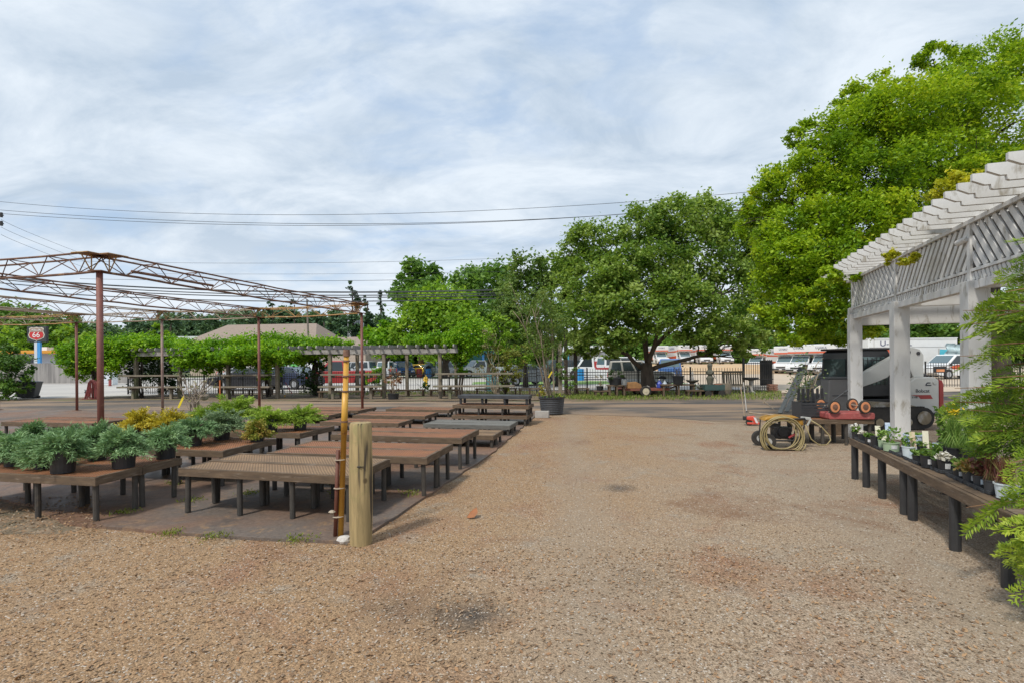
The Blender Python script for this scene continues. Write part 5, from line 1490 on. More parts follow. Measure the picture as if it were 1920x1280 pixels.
simple('white_jug', 'cloudy white plastic jug right of the blue jug', 'jug', (q.x+.98, q.y-.1, .37), [('body', lambda mb: mb.lathe([(.10,0),(.11,.03),(.11,.2),(.05,.28),(.03,.32)], 14), M('cloudy_plastic', (.55,.62,.70), None, .4), {}), ('cap', lambda mb: mb.lathe([(.035,.32),(.035,.35)], 10), m_white, {})])
simple('stone_lump', 'pale round stone on the red trailer in front of the trunk', 'stone', (q.x+.15, q.y-.25, .37), [('stone', lambda mb: mb.rock((0,0,.06), .11, 9), m_cb, {})])
b0 = XZ(1153, 23.4); b0.z = .55
bush('potted_bush', 'bushy dark green plant in a black tub left of the red trailer', b0, [((b0.x, b0.y, .55+.48), (.42,.35,.28))], leafmat('dark_bush', [(.03,.06,.02),(.055,.10,.03),(.09,.14,.04)], .2), 300, .07, pot=(.3,.32), cat='plant')
simple('metal_bucket', 'small galvanised bucket at the right side of the bushy black tub', 'bucket', (XZ(1170,23.2).x, 23.1, .55), [('shell', lambda mb: mb.lathe([(.09,0),(.12,.22),(.125,.22),(.115,.20),(.085,.02)], 14), M('zinc', (.42,.44,.46), (.34,.36,.38), .4, metal=.6), {})])
b0 = XZ(1124, 23.5); b0.z = .3
bush('potted_shrub', 'spindly half-bare shrub in a black pot left of the bushy tub', b0, [((b0.x, b0.y, .3+.42), (.28,.25,.3))], leafmat('spindly', [(.16,.14,.06),(.25,.24,.09),(.3,.2,.1)], .3), 130, .06, pot=(.16,.2), cat='plant', stemm=m_stem)
simple('black_tub', 'wide black pot with dry stalks on the bench right of the big tree', 'plant pot', (XZ(1271,23.4).x, 23.4, .55), [('pot', lambda mb: mb.lathe([(.2,0),(.25,.34),(.27,.34),(.27,.38),(.24,.38)], 18), m_plas, {}), ('stalk', lambda mb: [limb(mb, (random.uniform(-.15,.15),random.uniform(-.1,.1),.3), (random.uniform(-.3,.3),random.uniform(-.2,.2),random.uniform(.6,.95)), .012,.004,.05,5,4) for _ in range(14)], m_twig, {})])
simple('bird_bath', 'dark bird bath bowl with a small figure, beside the black pot of dry stalks', 'bird bath', XZ(1298,23.6), [('pedestal', lambda mb: mb.lathe([(.16,0),(.15,.06),(.06,.12),(.05,.52),(.09,.58)], 14), m_cb, {}), ('bowl', lambda mb: mb.lathe([(.09,.58),(.27,.68),(.29,.72),(.25,.70),(.05,.62)], 18), M('dark_stone', (.12,.115,.10), None, .8), {}), ('figure', lambda mb: mb.lathe([(.06,.7),(.07,.80),(.04,.92),(.06,1.0),(.03,1.1)], 8, jit=.1), m_cb, {})])
b0 = XZ(1309, 23.3); b0.z = .3
bush('potted_succulent', 'squat grey-green clumping plants on the low grey bench', b0, [((b0.x-.15,b0.y,.44),(.22,.2,.15)),((b0.x+.2,b0.y,.42),(.2,.2,.13))], leafmat('sage', [(.08,.12,.07),(.14,.19,.11),(.22,.27,.17)], .2), 260, .06, cat='plant')
t = thing('garden_cart', 'dark green four-wheeled garden cart loaded with a statue and pots', 'cart', XZ(1335,23.4), R(3))
m_gcart = M('green_steel', (.035,.085,.08), (.05,.08,.075), .5, 5, .2)
mb = MB(); mb.box((0,0,.30),(.9,.55,.04)); mb.box((0,-.27,.42),(.9,.025,.22)); mb.box((0,.27,.42),(.9,.025,.22)); mb.box((-.44,0,.42),(.025,.55,.22)); mb.box((.44,0,.42),(.025,.55,.22)); obj('tray', mb, m_gcart, t)
for x in (-.3,.3):
    for y in (-.28,.28):
        mb = MB(); mb.tube([(x,y-.04,.14),(x,y+.04,.14)], .14, 14); obj('wheel', mb, m_rubber, t)
mb = MB(); mb.tube([(-.45,0,.3),(-.62,0,.55),(-.62,0,.62)], .016, 6); obj('handle', mb, m_iron, t)
simple('garden_statue', 'dark weathered garden statue standing on the green cart', 'statue', (XZ(1330,23.4).x, 23.35, .32), [('figure', lambda mb: mb.lathe([(.14,0),(.15,.08),(.10,.14),(.13,.32),(.15,.5),(.09,.62),(.16,.68),(.17,.78),(.08,.86),(.10,.98),(.11,1.06),(.05,1.16)], 12, jit=.14), M('statue_stone', (.13,.12,.10), (.08,.085,.06), .9, 8, .6), {}), ('arm', lambda mb: limb(mb, (.1,0,.75), (.3,-.05,.35), .035,.02), m_cb, {})])
simple('clay_pot', 'reddish clay pot on the green cart beside the statue', 'plant pot', (XZ(1346,23.3).x, 23.3, .32), [('shell', lambda mb: mb.lathe([(.10,0),(.15,.2),(.17,.2),(.17,.24),(.13,.24)], 14), M('terracotta', (.32,.12,.07), (.24,.1,.06), .8), {})])
simple('barrel_planter', 'mossy round wooden barrel between the green cart and the slatted bench', 'planter', XZ(1356,23.8), [('shell', lambda mb: mb.lathe([(.30,0),(.36,.28),(.34,.55),(.30,.55),(.30,.48)], 18), m_wood_old, {})])
t = thing('garden_bench', 'weathered slatted garden bench with a tall reclined back', 'bench', XZ(1377,25.2), R(-10))
mb = MB()
for k in range(9): mb.box((-.42+.105*k,.24,.70),(.06,.02,.62),rx=-.22)
mb.box((0,.305,1.02),(1.0,.045,.09)); mb.box((0,.19,.42),(1.0,.04,.07)); 
for s in (-.47,.47): mb.box((s,.24,.7),(.06,.04,.72),rx=-.22)
obj('backrest', mb, m_wood_old, t)
mb = MB()
for k in range(5): mb.box((.1,-.35+.115*k,.38),(1.15,.09,.03))
obj('seat', mb, m_wood_old, t)
for s in (-.42,.5):
    for y in (-.32,.2): mb = MB(); mb.box((s,y,.18),(.07,.07,.37)); obj('leg', mb, m_wood_old, t)
simple('bird_bath', 'pale stone bird bath in front of the iron gate', 'bird bath', XZ(1408,25.2), [('pedestal', lambda mb: mb.lathe([(.2,0),(.19,.07),(.09,.12),(.07,.35),(.09,.55),(.12,.62)], 14), m_cb, {}), ('bowl', lambda mb: mb.lathe([(.12,.62),(.34,.70),(.36,.76),(.32,.74),(.05,.66)], 18), m_dplas, {})])
# shrubs near the fence
def pb(px, d): return XZ(px, d)
lf_red2 = leafmat('copper_leaves', [(.20,.09,.055),(.33,.16,.09),(.42,.25,.15),(.2,.2,.07)], .3)
bush('potted_shrub', 'coppery half-dead shrub in a black pot at the middle arbor post', pb(737,23.3), pblobs([(737,708,23.3,16,22),(730,696,23.3,9,12),(745,722,23.3,9,10)]), lf_red2, 240, .06, pot=(.26,.26), stemm=m_stem)
bush('bush', 'rounded bright green bush behind the shelf, right of the slim red post', pb(703,28.6), pblobs([(703,700,28.6,22,18),(690,712,28.4,16,14),(715,712,28.5,14,14)]), lf_vine, 160, .11)
bush('bush', 'small dark green shrub behind the low bench by the fence', pb(792,26.4), pblobs([(792,722,26.4,15,10)]), leafmat('shrub', [(.04,.09,.02),(.08,.15,.03),(.13,.2,.05)], .25), 240, .09)
bush('bush', 'bushy maple with yellow-green leaves and dark lower boughs near the fence', pb(946,24.6), pblobs([(940,665,24.6,28,16),(962,675,24.4,26,18),(935,690,24.5,18,12),(960,702,24.5,24,16),(945,722,24.6,18,12),(975,655,25,16,12)]), leafmat('maple_yg', [(.07,.10,.02),(.15,.18,.03),(.25,.27,.05),(.30,.27,.07)], .35), 230, .09, stemm=m_barkd)
bush('bush', 'airy shrub with bare reddish stems and sparse pinkish leaves', pb(931,23.8), pblobs([(905,635,24,26,26),(925,655,23.9,18,24),(892,690,23.8,20,10),(925,690,23.8,14,14)]), leafmat('airy', [(.12,.17,.045),(.2,.22,.08),(.32,.24,.16)], .3), 70, .08, stemm=m_stem)
bush('bush', 'yellow-leaved weeds growing left of the big tub', pb(1010,22.5), pblobs([(1012,725,22.5,8,18),(1018,742,22.4,8,8)]), leafmat('yellow_weed', [(.25,.24,.03),(.42,.36,.05),(.2,.25,.05)], .3), 260, .07)
bush('bush', 'big dark green bush at the left frame edge by the trash bins', pb(10,25.2), pblobs([(-15,690,25.4,44,38),(25,700,25.2,34,32),(15,672,25.6,28,24),(42,722,25,20,20),(0,735,24.8,40,16),(50,700,25.2,14,14)]), leafmat('dark_laurel', [(.025,.07,.012),(.05,.12,.02),(.10,.20,.03),(.16,.28,.05)], .3), 160, .13)
bush('bush', 'light green leafy sapling leaning right of the big tub', pb(1068,24), pblobs([(1060,690,24,18,20),(1070,715,24,12,14),(1052,660,24.2,18,20)]), leafmat('sapling', [(.05,.11,.02),(.10,.19,.03),(.18,.28,.06)], .3), 170, .09)
for px, d, h, lab in ((1050,24.5,2.5,'weathered timber post right of the big tub'),(1061,25.5,3.2,'dark timber post behind the weathered one, right of the big tub'),(1079,25.2,3.4,'tall black timber post left of the big tree')):
    simple('timber_post', lab, 'post', XZ(px, d), [('shaft', (lambda hh: (lambda mb: mb.box((0,0,hh/2),(.17,.17,hh))))(h), m_wood_old if px < 1055 else m_barkd, dict(bevel=.012))])
# bins at left
def bin_(px, d, rz, tilt, label):
    t = thing('trash_bin', label, 'bin', XZ(px, d), rz, 'wheeled trash bins')
    mb = MB(); mb.add([(-.22,-.25,.08),(.22,-.25,.08),(.22,.25,.08),(-.22,.25,.08),(-.29,-.34,.98),(.29,-.34,.98),(.29,.34,.98),(-.29,.34,.98)], [(3,2,1,0),(4,5,6,7),(0,1,5,4),(1,2,6,5),(2,3,7,6),(3,0,4,7)])
    o1 = obj('body', mb, m_dplas, t, bevel=.02)
    mb = MB(); mb.box((0,-.02,1.0),(.62,.74,.05)); mb.box((0,.38,.96),(.5,.06,.04)); o2 = obj('lid', mb, m_plas, t, bevel=.015)
    mb = MB(); mb.tube([(-.27,.24,.1),(.27,.24,.1)], .1, 14); o3 = obj('wheel', mb, m_rubber, t)
    mb = MB(); mb.tube([(0.02,-.315,.72),(0.02,-.32,.72)], .09, 16); obj('emblem', mb, m_rust_pale, t)
    t.rotation_euler = (0, tilt, rz); t.scale = (.85,)*3
bin_(40, 26.4, R(20), R(9), 'dark wheeled trash bin leaning against the laurel bush')
bin_(58, 26.2, R(15), R(8), 'dark green wheeled trash bin with a round emblem, right of another bin')
# drill-thin survey pole, broom handles
simple('marker_pole', 'thin orange marker pole with a grey top standing at the lane edge', 'pole', XZ(412, 22.2), [('shaft', lambda mb: mb.tube([(0,0,0),(0,0,.95)], .03, 8), M('orange_plastic', (.55,.16,.05), None, .5), {}), ('cap', lambda mb: mb.tube([(0,0,.95),(0,0,1.25)], .035, 8), m_dplas, {})])
for a, b, lab, m in (((534,744),(527,716),'yellow-tipped long tool leaning on the shelf end', m_white),((548,742),(535,716),'red-handled long tool leaning on the shelf end', M('red_handle', (.5,.06,.08), None, .5))):
    g_ = G(*a); t = thing('long_tool', lab, 'tool', g_); mb = MB(); mb.tube([(0,0,.1), P(b[0],b[1],g_.y+.4)-g_], .018, 6); obj('handle', mb, m, t)
    mb = MB(); mb.tube([(0,0,.01),(0,0,.12)], .03, 6); obj('head', mb, bpy.data.materials['yellow_enamel'] if 'yellow' in lab else m_lg, t)
# ---------------------------------------------------------------- vehicles
random.seed(61); rng = np.random.default_rng(61)
m_tyre = M('tyre', (.02,.02,.021), (.03,.03,.03), .85)
m_rim = M('alloy', (.55,.56,.58), (.42,.43,.45), .35, metal=.7)
m_trim = M('black_trim', (.025,.025,.027), None, .6)
m_lamp = paint('clear_lamp', (.75,.77,.8), .1, .02)
m_tail = paint('red_lamp', (.5,.02,.02), .2, .02)
m_carglass = paint('car_glass', (.03,.04,.045), .05, .02)
m_scr = paint('windscreen_glass', (.10,.15,.17), .05, .02)
def vehicle(name, label, cat, loc, rz, L_=4.6, W=1.8, top=None, gh=None, col=None, wr=.34, wx=None, gc=.25, belt=1.0, tumble=.12, nwin=2, two=None, group=None, flare=None, glass_side=True, extra=None):
    """front towards +x. top: upper contour of the lower body from rear to front; gh: greenhouse side outline (4 pts)"""
    t = thing(name, label, cat, loc, rz, group)
    wx = wx or (-L_*.30, L_*.31)
    hw = W/2
    bot = []
    x = L_/2
    pts = list(top)
    ra = wr*1.18
    low = [(L_/2-.05, gc+.08)]
    for cx in sorted(wx, reverse=True):
        low.append((cx+ra, gc))
        for k in range(1, 8):
            a = math.pi*k/8; low.append((cx+ra*math.cos(a), max(gc, wr*.95+ra*math.sin(a)*.98)))
        low.append((cx-ra, gc))
    low.append((-L_/2+.03, gc+.08))
    poly = pts + low
    mb = MB(); mb.prism(poly, -hw, hw)
    rl = max(z for x, z in gh) if gh else belt
    fy = lambda x, z, k: (1 if k else -1)*hw*(.97 - tumble*max(0, (z-belt))/max(.01, rl-belt))
    if gh: mb.prism(gh, 0, 0, fy)
    o = obj('body', mb, col, t, bevel=.045)
    if two:
        mb = MB(); mb.prism(two[1], -hw-.006, hw+.006); obj('two_tone', mb, two[0], t)
    mb = MB(); mb.box((0,0,gc+.15),(L_*.88, W*.86, .3)); obj('underbody', mb, m_trim, t)
    mb = MB(); mb.box((L_/2+.01,0,gc+.22),(.10,W*.96,.18)); obj('bumper', mb, flare or m_trim, t, bevel=.02)
    mb = MB(); mb.box((-L_/2-.01,0,gc+.22),(.10,W*.96,.18)); obj('bumper', mb, flare or m_trim, t, bevel=.02)
    if gh:
        (xa,za),(xb,zb),(xc,zc),(xd,zd) = gh
        if glass_side:
            z0, z1 = belt+.05, rl-.10
            lerp = lambda x0, zz0, x1, zz1, z: x0+(x1-x0)*(z-zz0)/(zz1-zz0)
            r0, r1 = lerp(xa,za,xb,zb,z0)+.12, lerp(xa,za,xb,zb,z1)+.12
            f0, f1 = lerp(xd,zd,xc,zc,z0)-.12, lerp(xd,zd,xc,zc,z1)-.10
            for s in (0, 1):
                for k in range(nwin):
                    a, b = k/nwin, (k+1)/nwin
                    g = .06
                    q = [(r0+(f0-r0)*a+g, z0),(r1+(f1-r1)*a+g, z1),(r1+(f1-r1)*b-g, z1),(r0+(f0-r0)*b-g, z0)]
                    mb = MB(); sg = 1 if s else -1
                    mb.prism(q, 0, 0, lambda x, z, kk: fy(x, z, s) + sg*(.012 if kk == s else -.02)); obj('window', mb, m_carglass, t)
        for (x0,z0_,x1,z1_,nm,sg) in ((xd,zd,xc,zc,'windscreen',1),(xa,za,xb,zb,'rear_window',-1)):
            a, b = (.10, .88)
            p0 = (x0+(x1-x0)*a, z0_+(z1_-z0_)*a); p1 = (x0+(x1-x0)*b, z0_+(z1_-z0_)*b)
            nx, nz = (z1_-z0_), -(x1-x0); l = math.hypot(nx, nz); nx, nz = nx/l*.012*sg, nz/l*.012*sg
            if nx*sg < 0: nx, nz = -nx, -nz
            w0, w1 = abs(fy(0,p0[1],1))-.10, abs(fy(0,p1[1],1))-.10
            mb = MB(); mb.add([(p0[0]+nx,-w0,p0[1]+nz),(p0[0]+nx,w0,p0[1]+nz),(p1[0]+nx,w1,p1[1]+nz),(p1[0]+nx,-w1,p1[1]+nz)], [(0,1,2,3)]); obj(nm, mb, m_scr, t)
    for cx in wx:
        for s in (-1, 1):
            y = s*(hw-.11)
            mb = MB(); mb.tube([(cx,y-.10,wr),(cx,y+.10,wr)], wr, 20); wo = obj('wheel', mb, m_tyre, t, bevel=.03)
            mb = MB(); mb.tube([(cx,y-.105,wr),(cx,y+.105,wr)], wr*.58, 16); obj('rim', mb, m_rim, wo)
    fz = pts[-1][1]; rzz = pts[0][1]
    for s in (-1, 1):
        mb = MB(); mb.box((L_/2-.005, s*(hw-.22), gc+.47),(.05,.32,.15)); obj('headlight', mb, m_lamp, t, bevel=.015)
        mb = MB(); mb.box((-L_/2+.005, s*(hw-.12), gc+.62),(.05,.16,.32)); obj('taillight', mb, m_tail, t, bevel=.015)
        mb = MB(); mb.box(((gh[3][0]-.15) if gh else .8, s*(hw+.08), belt+.10),(.10,.16,.13)); obj('mirror', mb, m_trim, t, bevel=.02)
    mb = MB(); mb.box((L_/2+.002,0,gc+.45),(.03,W*.5,.16)); obj('grille', mb, m_trim, t)
    mb = MB(); mb.box((L_/2+.065,0,gc+.22),(.012,.32,.12)); obj('licence_plate', mb, m_label, t)
    mb = MB(); mb.box((-L_/2-.065,0,gc+.36),(.012,.32,.14)); obj('licence_plate', mb, m_label, t)
    if extra: extra(t, hw)
    return t
SUVt = [(-2.30,.42),(-2.32,1.02),(1.0,1.04),(2.12,.96),(2.30,.80),(2.32,.5)]
SUVg = [(-2.30,1.0),(-2.08,1.72),(.35,1.75),(1.05,1.02)]
CARt = [(-2.2,.42),(-2.25,.92),(.9,.94),(2.0,.80),(2.2,.65),(2.22,.45)]
CARg = [(-1.75,.92),(-.95,1.40),(.25,1.42),(1.05,.93)]
PKt = [(-2.6,.5),(-2.62,1.08),(-.45,1.08),(1.35,1.08),(2.5,1.02),(2.64,.85),(2.66,.55)]
PKg = [(-.55,1.06),(-.45,1.78),(.55,1.80),(1.25,1.08)]
VANt = [(-2.6,.45),(-2.62,1.15),(1.6,1.15),(2.45,1.0),(2.6,.85),(2.62,.5)]
VANg = [(-2.6,1.13),(-2.5,2.02),(1.05,2.02),(1.75,1.14)]
c_wh = paint('white_car_paint', (.72,.73,.74), .3); c_sil = paint('silver_car_paint', (.40,.42,.44), .3)
c_gry = paint('grey_tan_car_paint', (.31,.30,.27), .35); c_blu = paint('blue_car_paint', (.05,.13,.36), .3); c_nav = paint('navy_car_paint', (.02,.03,.07), .25)
c_red = paint('red_car_paint', (.36,.03,.03), .3); c_yel = paint('yellow_paint', (.72,.45,.02), .4); c_drk = paint('black_car_paint', (.03,.03,.034), .3)
def at(px, d, z=.012): v = XZ(px, d); v.z = z; return v
lot = 'vehicles in the lots beyond the fence'
def roofrack(t, hw):
    mb = MB()
    for s in (-1,1): mb.tube([(-1.8,s*(hw-.28),1.80),(.2,s*(hw-.28),1.82)],.02,6)
    mb.box((-1.2,0,1.82),(.05,1.2,.03)); mb.box((-.2,0,1.83),(.05,1.2,.03)); obj('roof_rack', mb, m_trim, t)
SV = vehicle('parked_suv', 'grey-tan boxy SUV with pale fender flares parked behind the big tree trunk', 'suv', at(1203, 32), R(-20), 4.3, 1.85, [(-2.12,.42),(-2.15,1.06),(.9,1.08),(1.98,1.02),(2.13,.9),(2.15,.5)], [(-2.12,1.05),(-2.0,1.76),(.1,1.79),(.72,1.07)], c_gry, .37, group=lot, nwin=3, two=(c_sil, [(-2.16,.40),(-2.16,.58),(2.15,.58),(2.15,.40)]), extra=roofrack, belt=1.06, flare=c_sil); SV.scale = (.9,)*3
vehicle('parked_suv', 'bright blue compact SUV seen from behind at the right of the tree trunk', 'suv', at(1257, 45), R(72), 4.4, 1.82, SUVt, SUVg, c_blu, .35, group=lot)
vehicle('parked_truck', 'white pickup cab peeking out left of the blue SUV by the arbor', 'pickup', at(722, 67), R(70), 5.3, 1.9, PKt, PKg, c_wh, .37, nwin=1, group=lot)
vehicle('parked_suv', 'blue and white SUV facing the camera behind the bare arbor', 'suv', at(757, 58), R(-72), 4.6, 1.85, SUVt, SUVg, c_blu, .35, group=lot)
vehicle('parked_car', 'low yellow vehicle next to the red drum', 'car', at(787, 61), R(-20), 4.0, 1.7, CARt, CARg, c_yel, .31, group=lot)
def spare(t, hw):
    mb = MB(); mb.tube([(-2.36,.1,.95),(-2.52,.1,.95)], .33, 18); obj('spare_wheel', mb, m_tyre, t, bevel=.03)
vehicle('parked_suv', 'silver SUV carrying a spare wheel on its back door', 'suv', at(831, 60), R(58), 4.3, 1.8, SUVt, SUVg, c_sil, .36, group=lot, extra=spare)
vehicle('parked_truck', 'white pickup behind the maple bush, right of the silver SUV with the spare wheel', 'pickup', at(898, 57), R(-150), 5.2, 1.9, PKt, PKg, c_wh, .37, nwin=1, group=lot)
vehicle('parked_truck', 'long silver pickup behind the middle arbor post', 'pickup', at(690, 54), R(172), 5.5, 1.95, PKt, PKg, c_sil, .37, nwin=2, group=lot)
vehicle('parked_suv', 'silver wagon partly hidden by the leftmost bare arbor post', 'suv', at(643, 57), R(-160), 4.5, 1.8, SUVt, SUVg, c_sil, .34, group=lot)
def vangfx(t, hw):
    for s in (-1,1):
        mb = MB()
        for (x,z,w_,h_) in ((-.3,1.45,.7,.3),(.1,1.25,.5,.2),(-.7,1.3,.35,.16),(.45,1.5,.3,.16)): mb.box((x,s*(hw*.97-.02),z),(w_,.06,h_),ry=random.uniform(-.4,.4))
        obj('green_graphic', mb, M('green_print', (.12,.50,.10), (.2,.6,.2), .5), t)
vehicle('parked_van', 'white van with green graphics on its side, seen through the arbor', 'van', at(549, 50), R(188), 5.2, 1.95, VANt, VANg, c_wh, .36, group=lot, nwin=1, glass_side=False, extra=vangfx)
vehicle('parked_car', 'dark navy sedan behind the long tools leaning on the shelf', 'car', at(538, 34), R(160), 4.5, 1.8, CARt, CARg, c_nav, .33, group=lot)
vehicle('parked_truck', 'red pickup low behind the two-plank shelf and yellow pipe', 'pickup', at(638, 37), R(-174), 5.2, 1.9, PKt, PKg, c_red, .37, nwin=1, group=lot)
vehicle('parked_car', 'silver sedan under the hanging vine', 'car', at(468, 44), R(10), 4.5, 1.8, CARt, CARg, c_sil, .33, group=lot)
vehicle('parked_car', 'black car low behind the fence in the second arbor bay', 'car', at(468, 33.5), R(-176), 4.3, 1.8, CARt, CARg, c_drk, .33, group=lot)
vehicle('parked_car', 'blue car in front of the white fuel station', 'car', at(45, 60), R(5), 4.5, 1.8, CARt, CARg, c_blu, .33, group=lot)
# white and red tow truck left of the SUV
def towx(t, hw):
    mb = MB(); mb.box((-1.4,0,.95),(2.6,1.9,.16)); obj('flatbed', mb, c_red, t); mb = MB(); mb.beam((-2.5,0,1.0),(-1.2,0,1.9),.12,.12); obj('boom', mb, m_trim, t)
vehicle('tow_truck', 'white truck with a red striped flatbed behind the fence, left of the tree', 'truck', at(1112, 46), R(178), 5.4, 2.0, [(-2.68,.5),(-2.7,.86),(-.1,.88),(.0,1.1),(1.35,1.12),(2.5,1.08),(2.68,.9),(2.7,.55)], [(.0,1.08),(.05,1.95),(.9,1.97),(1.5,1.12)], c_wh, .40, nwin=1, group=lot, extra=towx)
vehicle('parked_car', 'dark hatchback glimpsed right of the maple bush', 'car', at(985, 36), R(30), 4.1, 1.75, CARt, CARg, c_sil, .32, group=lot)
# rental trucks
m_wbox = paint('white_truck_box', (.72,.73,.73), .4, .12); m_or = paint('orange_red_stripe', (.62,.10,.03), .4, .08)
def rental(label, loc, rz, Lb=4.6, Hb=3.1, txt=True, tl=.9):
    def ex(t, hw):
        x0, x1 = -4.1, -4.1+Lb
        mb = MB(); mb.prism([(x0,.85),(x1,.85),(x1,2.0),(x1+1.05,2.15),(x1+1.12,Hb-.05),(x1+1.0,Hb),(x0,Hb)], -1.15, 1.15); obj('cargo_box', mb, m_wbox, t, bevel=.03)
        for s in (-1,1):
            mb = MB(); mb.add([(x0,s*1.153,.86),(x1,s*1.153,.86),(x1,s*1.153,1.45),(x0,s*1.153,1.25)], [(0,1,2,3)] if s < 0 else [(3,2,1,0)]); mb.add([(x1+.2,s*1.153,2.08),(x1+1.05,s*1.153,2.18),(x1+1.05,s*1.153,2.45),(x1+.1,s*1.153,2.3)], [(0,1,2,3)] if s < 0 else [(3,2,1,0)])
            mb.add([(x0,s*1.153,2.0),(x1,s*1.153,2.0),(x1+.1,s*1.153,2.28),(x0,s*1.153,2.12)], [(0,1,2,3)] if s < 0 else [(3,2,1,0)])
            obj('orange_stripe', mb, m_or, t)
            if txt: text('lettering', 'U-HAUL', .55, (x0+Lb*.55, s*1.156, 2.62), (R(90),0,0) if s < 0 else (R(90),0,R(180)), m_navy, t, sx=1.2)
        text('lettering', 'U-HAUL', .30, (x1+1.135, 0, 2.75), (R(90),0,R(90)), m_navy, t)
        mb = MB(); mb.box((x1+1.125,0,2.3),(.012,2.2,.16)); obj('front_stripe', mb, m_or, t)
        mb = MB(); mb.box((-1.6,0,.6),(4.4,.9,.3)); obj('chassis', mb, m_trim, t)
    return vehicle('rental_truck', label, 'truck', loc, rz, 5.0, 2.0, [(.0,.5),(.0,1.2),(1.45,1.22),(2.35,1.08),(2.48,.9),(2.5,.55)], [(.02,1.2),(.05,2.0),(.95,2.0),(1.65,1.22)], c_wh, .38, (-2.6,1.55), nwin=1, extra=ex, group='white rental trucks', glass_side=True)
for i, (px, d) in enumerate(((1243,86),(1289,84),(1326,84),(1367,83))):
    l = at(px, d, .92); rental(('white rental truck facing the camera on the dirt rise, leftmost under the tree','white rental truck facing the camera just right of the blue SUV','white rental truck facing the camera, third on the dirt rise','white rental truck facing the camera, rightmost on the dirt rise')[i], l + Vector((0,2.6,0)), R(-90+[4,2,0,-4][i]))
l = at(1500, 55); rental('white rental truck with orange stripe, frontmost of the row behind the black crate', l + Vector((1.2,1.2,0)), R(-140))
l = at(1535, 53); rental('white rental truck half behind the skid loader cab', l + Vector((1.6,1.2,0)), R(-140))
l = at(1568, 51); rental('white rental truck seen between the iron gate trucks and the loader roof', l + Vector((2.0,1.2,0)), R(-140))
l = at(1462, 60); rental('white rental truck just right of the open iron gate, behind the leaning ramp rails', l + Vector((2.0,1.6,0)), R(-140))
l = at(1420, 72); rental('white rental truck farthest back behind the iron gate', l + Vector((1.6,2.6,0)), R(-140))
# the long one with the big lettering, side on
def bigtruck():
    t = thing('rental_trailer', 'long white box truck side-on with big dark U-HAUL lettering, behind the loader', 'truck', at(1692, 46), R(0), 'white rental trucks')
    mb = MB(); mb.box((0,0,2.08),(7.6,2.4,2.35)); mb.box((0,0,3.27),(7.7,2.45,.07)); obj('cargo_box', mb, m_wbox, t, bevel=.03)
    mb = MB(); mb.box((0,-1.215,2.55),(7.4,.02,.02)); mb.box((0,-1.215,3.16),(7.4,.02,.02)); mb.box((-3.3,-1.215,2.4),(.03,.02,1.5)); obj('moulding', mb, m_lg, t)
    text('lettering', 'U-HAUL', .60, (-1.45,-1.23,2.84), (R(90),0,0), m_navy, t, sx=1.25)
    text('lettering', 'U-HAUL', .24, (-1.55,-1.23,2.30), (R(90),0,0), m_navy, t)
    mb = MB(); mb.add([(-3.75,-1.212,1.6),(-2.1,-1.212,1.6),(-1.9,-1.212,2.1),(-2.1,-1.212,2.5),(-3.75,-1.212,2.5)], [(0,1,2,3,4)]); obj('orange_patch', mb, m_or, t)
    mb = MB(); mb.add([(2.2,-1.212,1.0),(3.2,-1.212,1.0),(3.3,-1.212,2.3),(2.3,-1.212,2.35)], [(0,1,2,3)]); obj('blue_graphic', mb, M('cyan_print', (.06,.42,.58), (.1,.5,.6), .5, 6), t)
    mb = MB(); mb.box((0,0,.75),(7.2,1.0,.3)); obj('chassis', mb, m_trim, t)
    for x in (-2.6,2.3,3.0):
        for s in (-1,1): mb = MB(); mb.tube([(x,s*1.0-.12,.45),(x,s*1.0+.12,.45)], .45, 18); obj('wheel', mb, m_tyre, t)
bigtruck()
vehicle('parked_van', 'white and red van right of the skid loader, behind the iron fence', 'van', at(1790, 41), R(188), 5.0, 1.9, VANt, [(-2.5,1.13),(-2.4,1.85),(.75,1.87),(1.6,1.14)], c_wh, .36, group=lot, nwin=2, two=(m_or, [(-2.5,.75),(-2.5,1.1),(.9,1.1),(1.5,.9),(1.2,.75)]))
t = thing('sale_board', 'black board with an orange block hung on the fence before the white van', 'sign', at(1762, 29.0, .0))
mb = MB(); mb.box((0,0,.98),(.68,.03,.34)); obj('board', mb, m_trim, t)
mb = MB(); mb.box((.02,-.02,.93),(.44,.012,.14)); obj('orange_block', mb, m_oran, t)
t = thing('plastic_wrap', 'sheet of pale crinkled clear plastic draped over frames right of the long truck', 'plastic sheet', at(1768, 43))
mb = MB(); nx, ny = 16, 12
vs = [(-.1+2.3*i/nx + .3*j/ny, .25*math.sin(i*1.3+j*.5)+.12*math.sin(j*1.9), .6+2.2*j/ny - .5*(i/nx)**2*(j/ny)) for j in range(ny+1) for i in range(nx+1)]
mb.add(vs, [(j*(nx+1)+i, j*(nx+1)+i+1, (j+1)*(nx+1)+i+1, (j+1)*(nx+1)+i) for j in range(ny) for i in range(nx)])
so_ = obj('sheet', mb, M('pale_plastic', (.55,.66,.68), (.40,.52,.55), .25, 2.5, .2, 10, coat=.5), t, smooth=True)
mb = MB()
for x in (0,1.1,2.2): mb.box((x,.4,1.2),(.06,.06,2.4))
obj('frame', mb, m_lg, t)

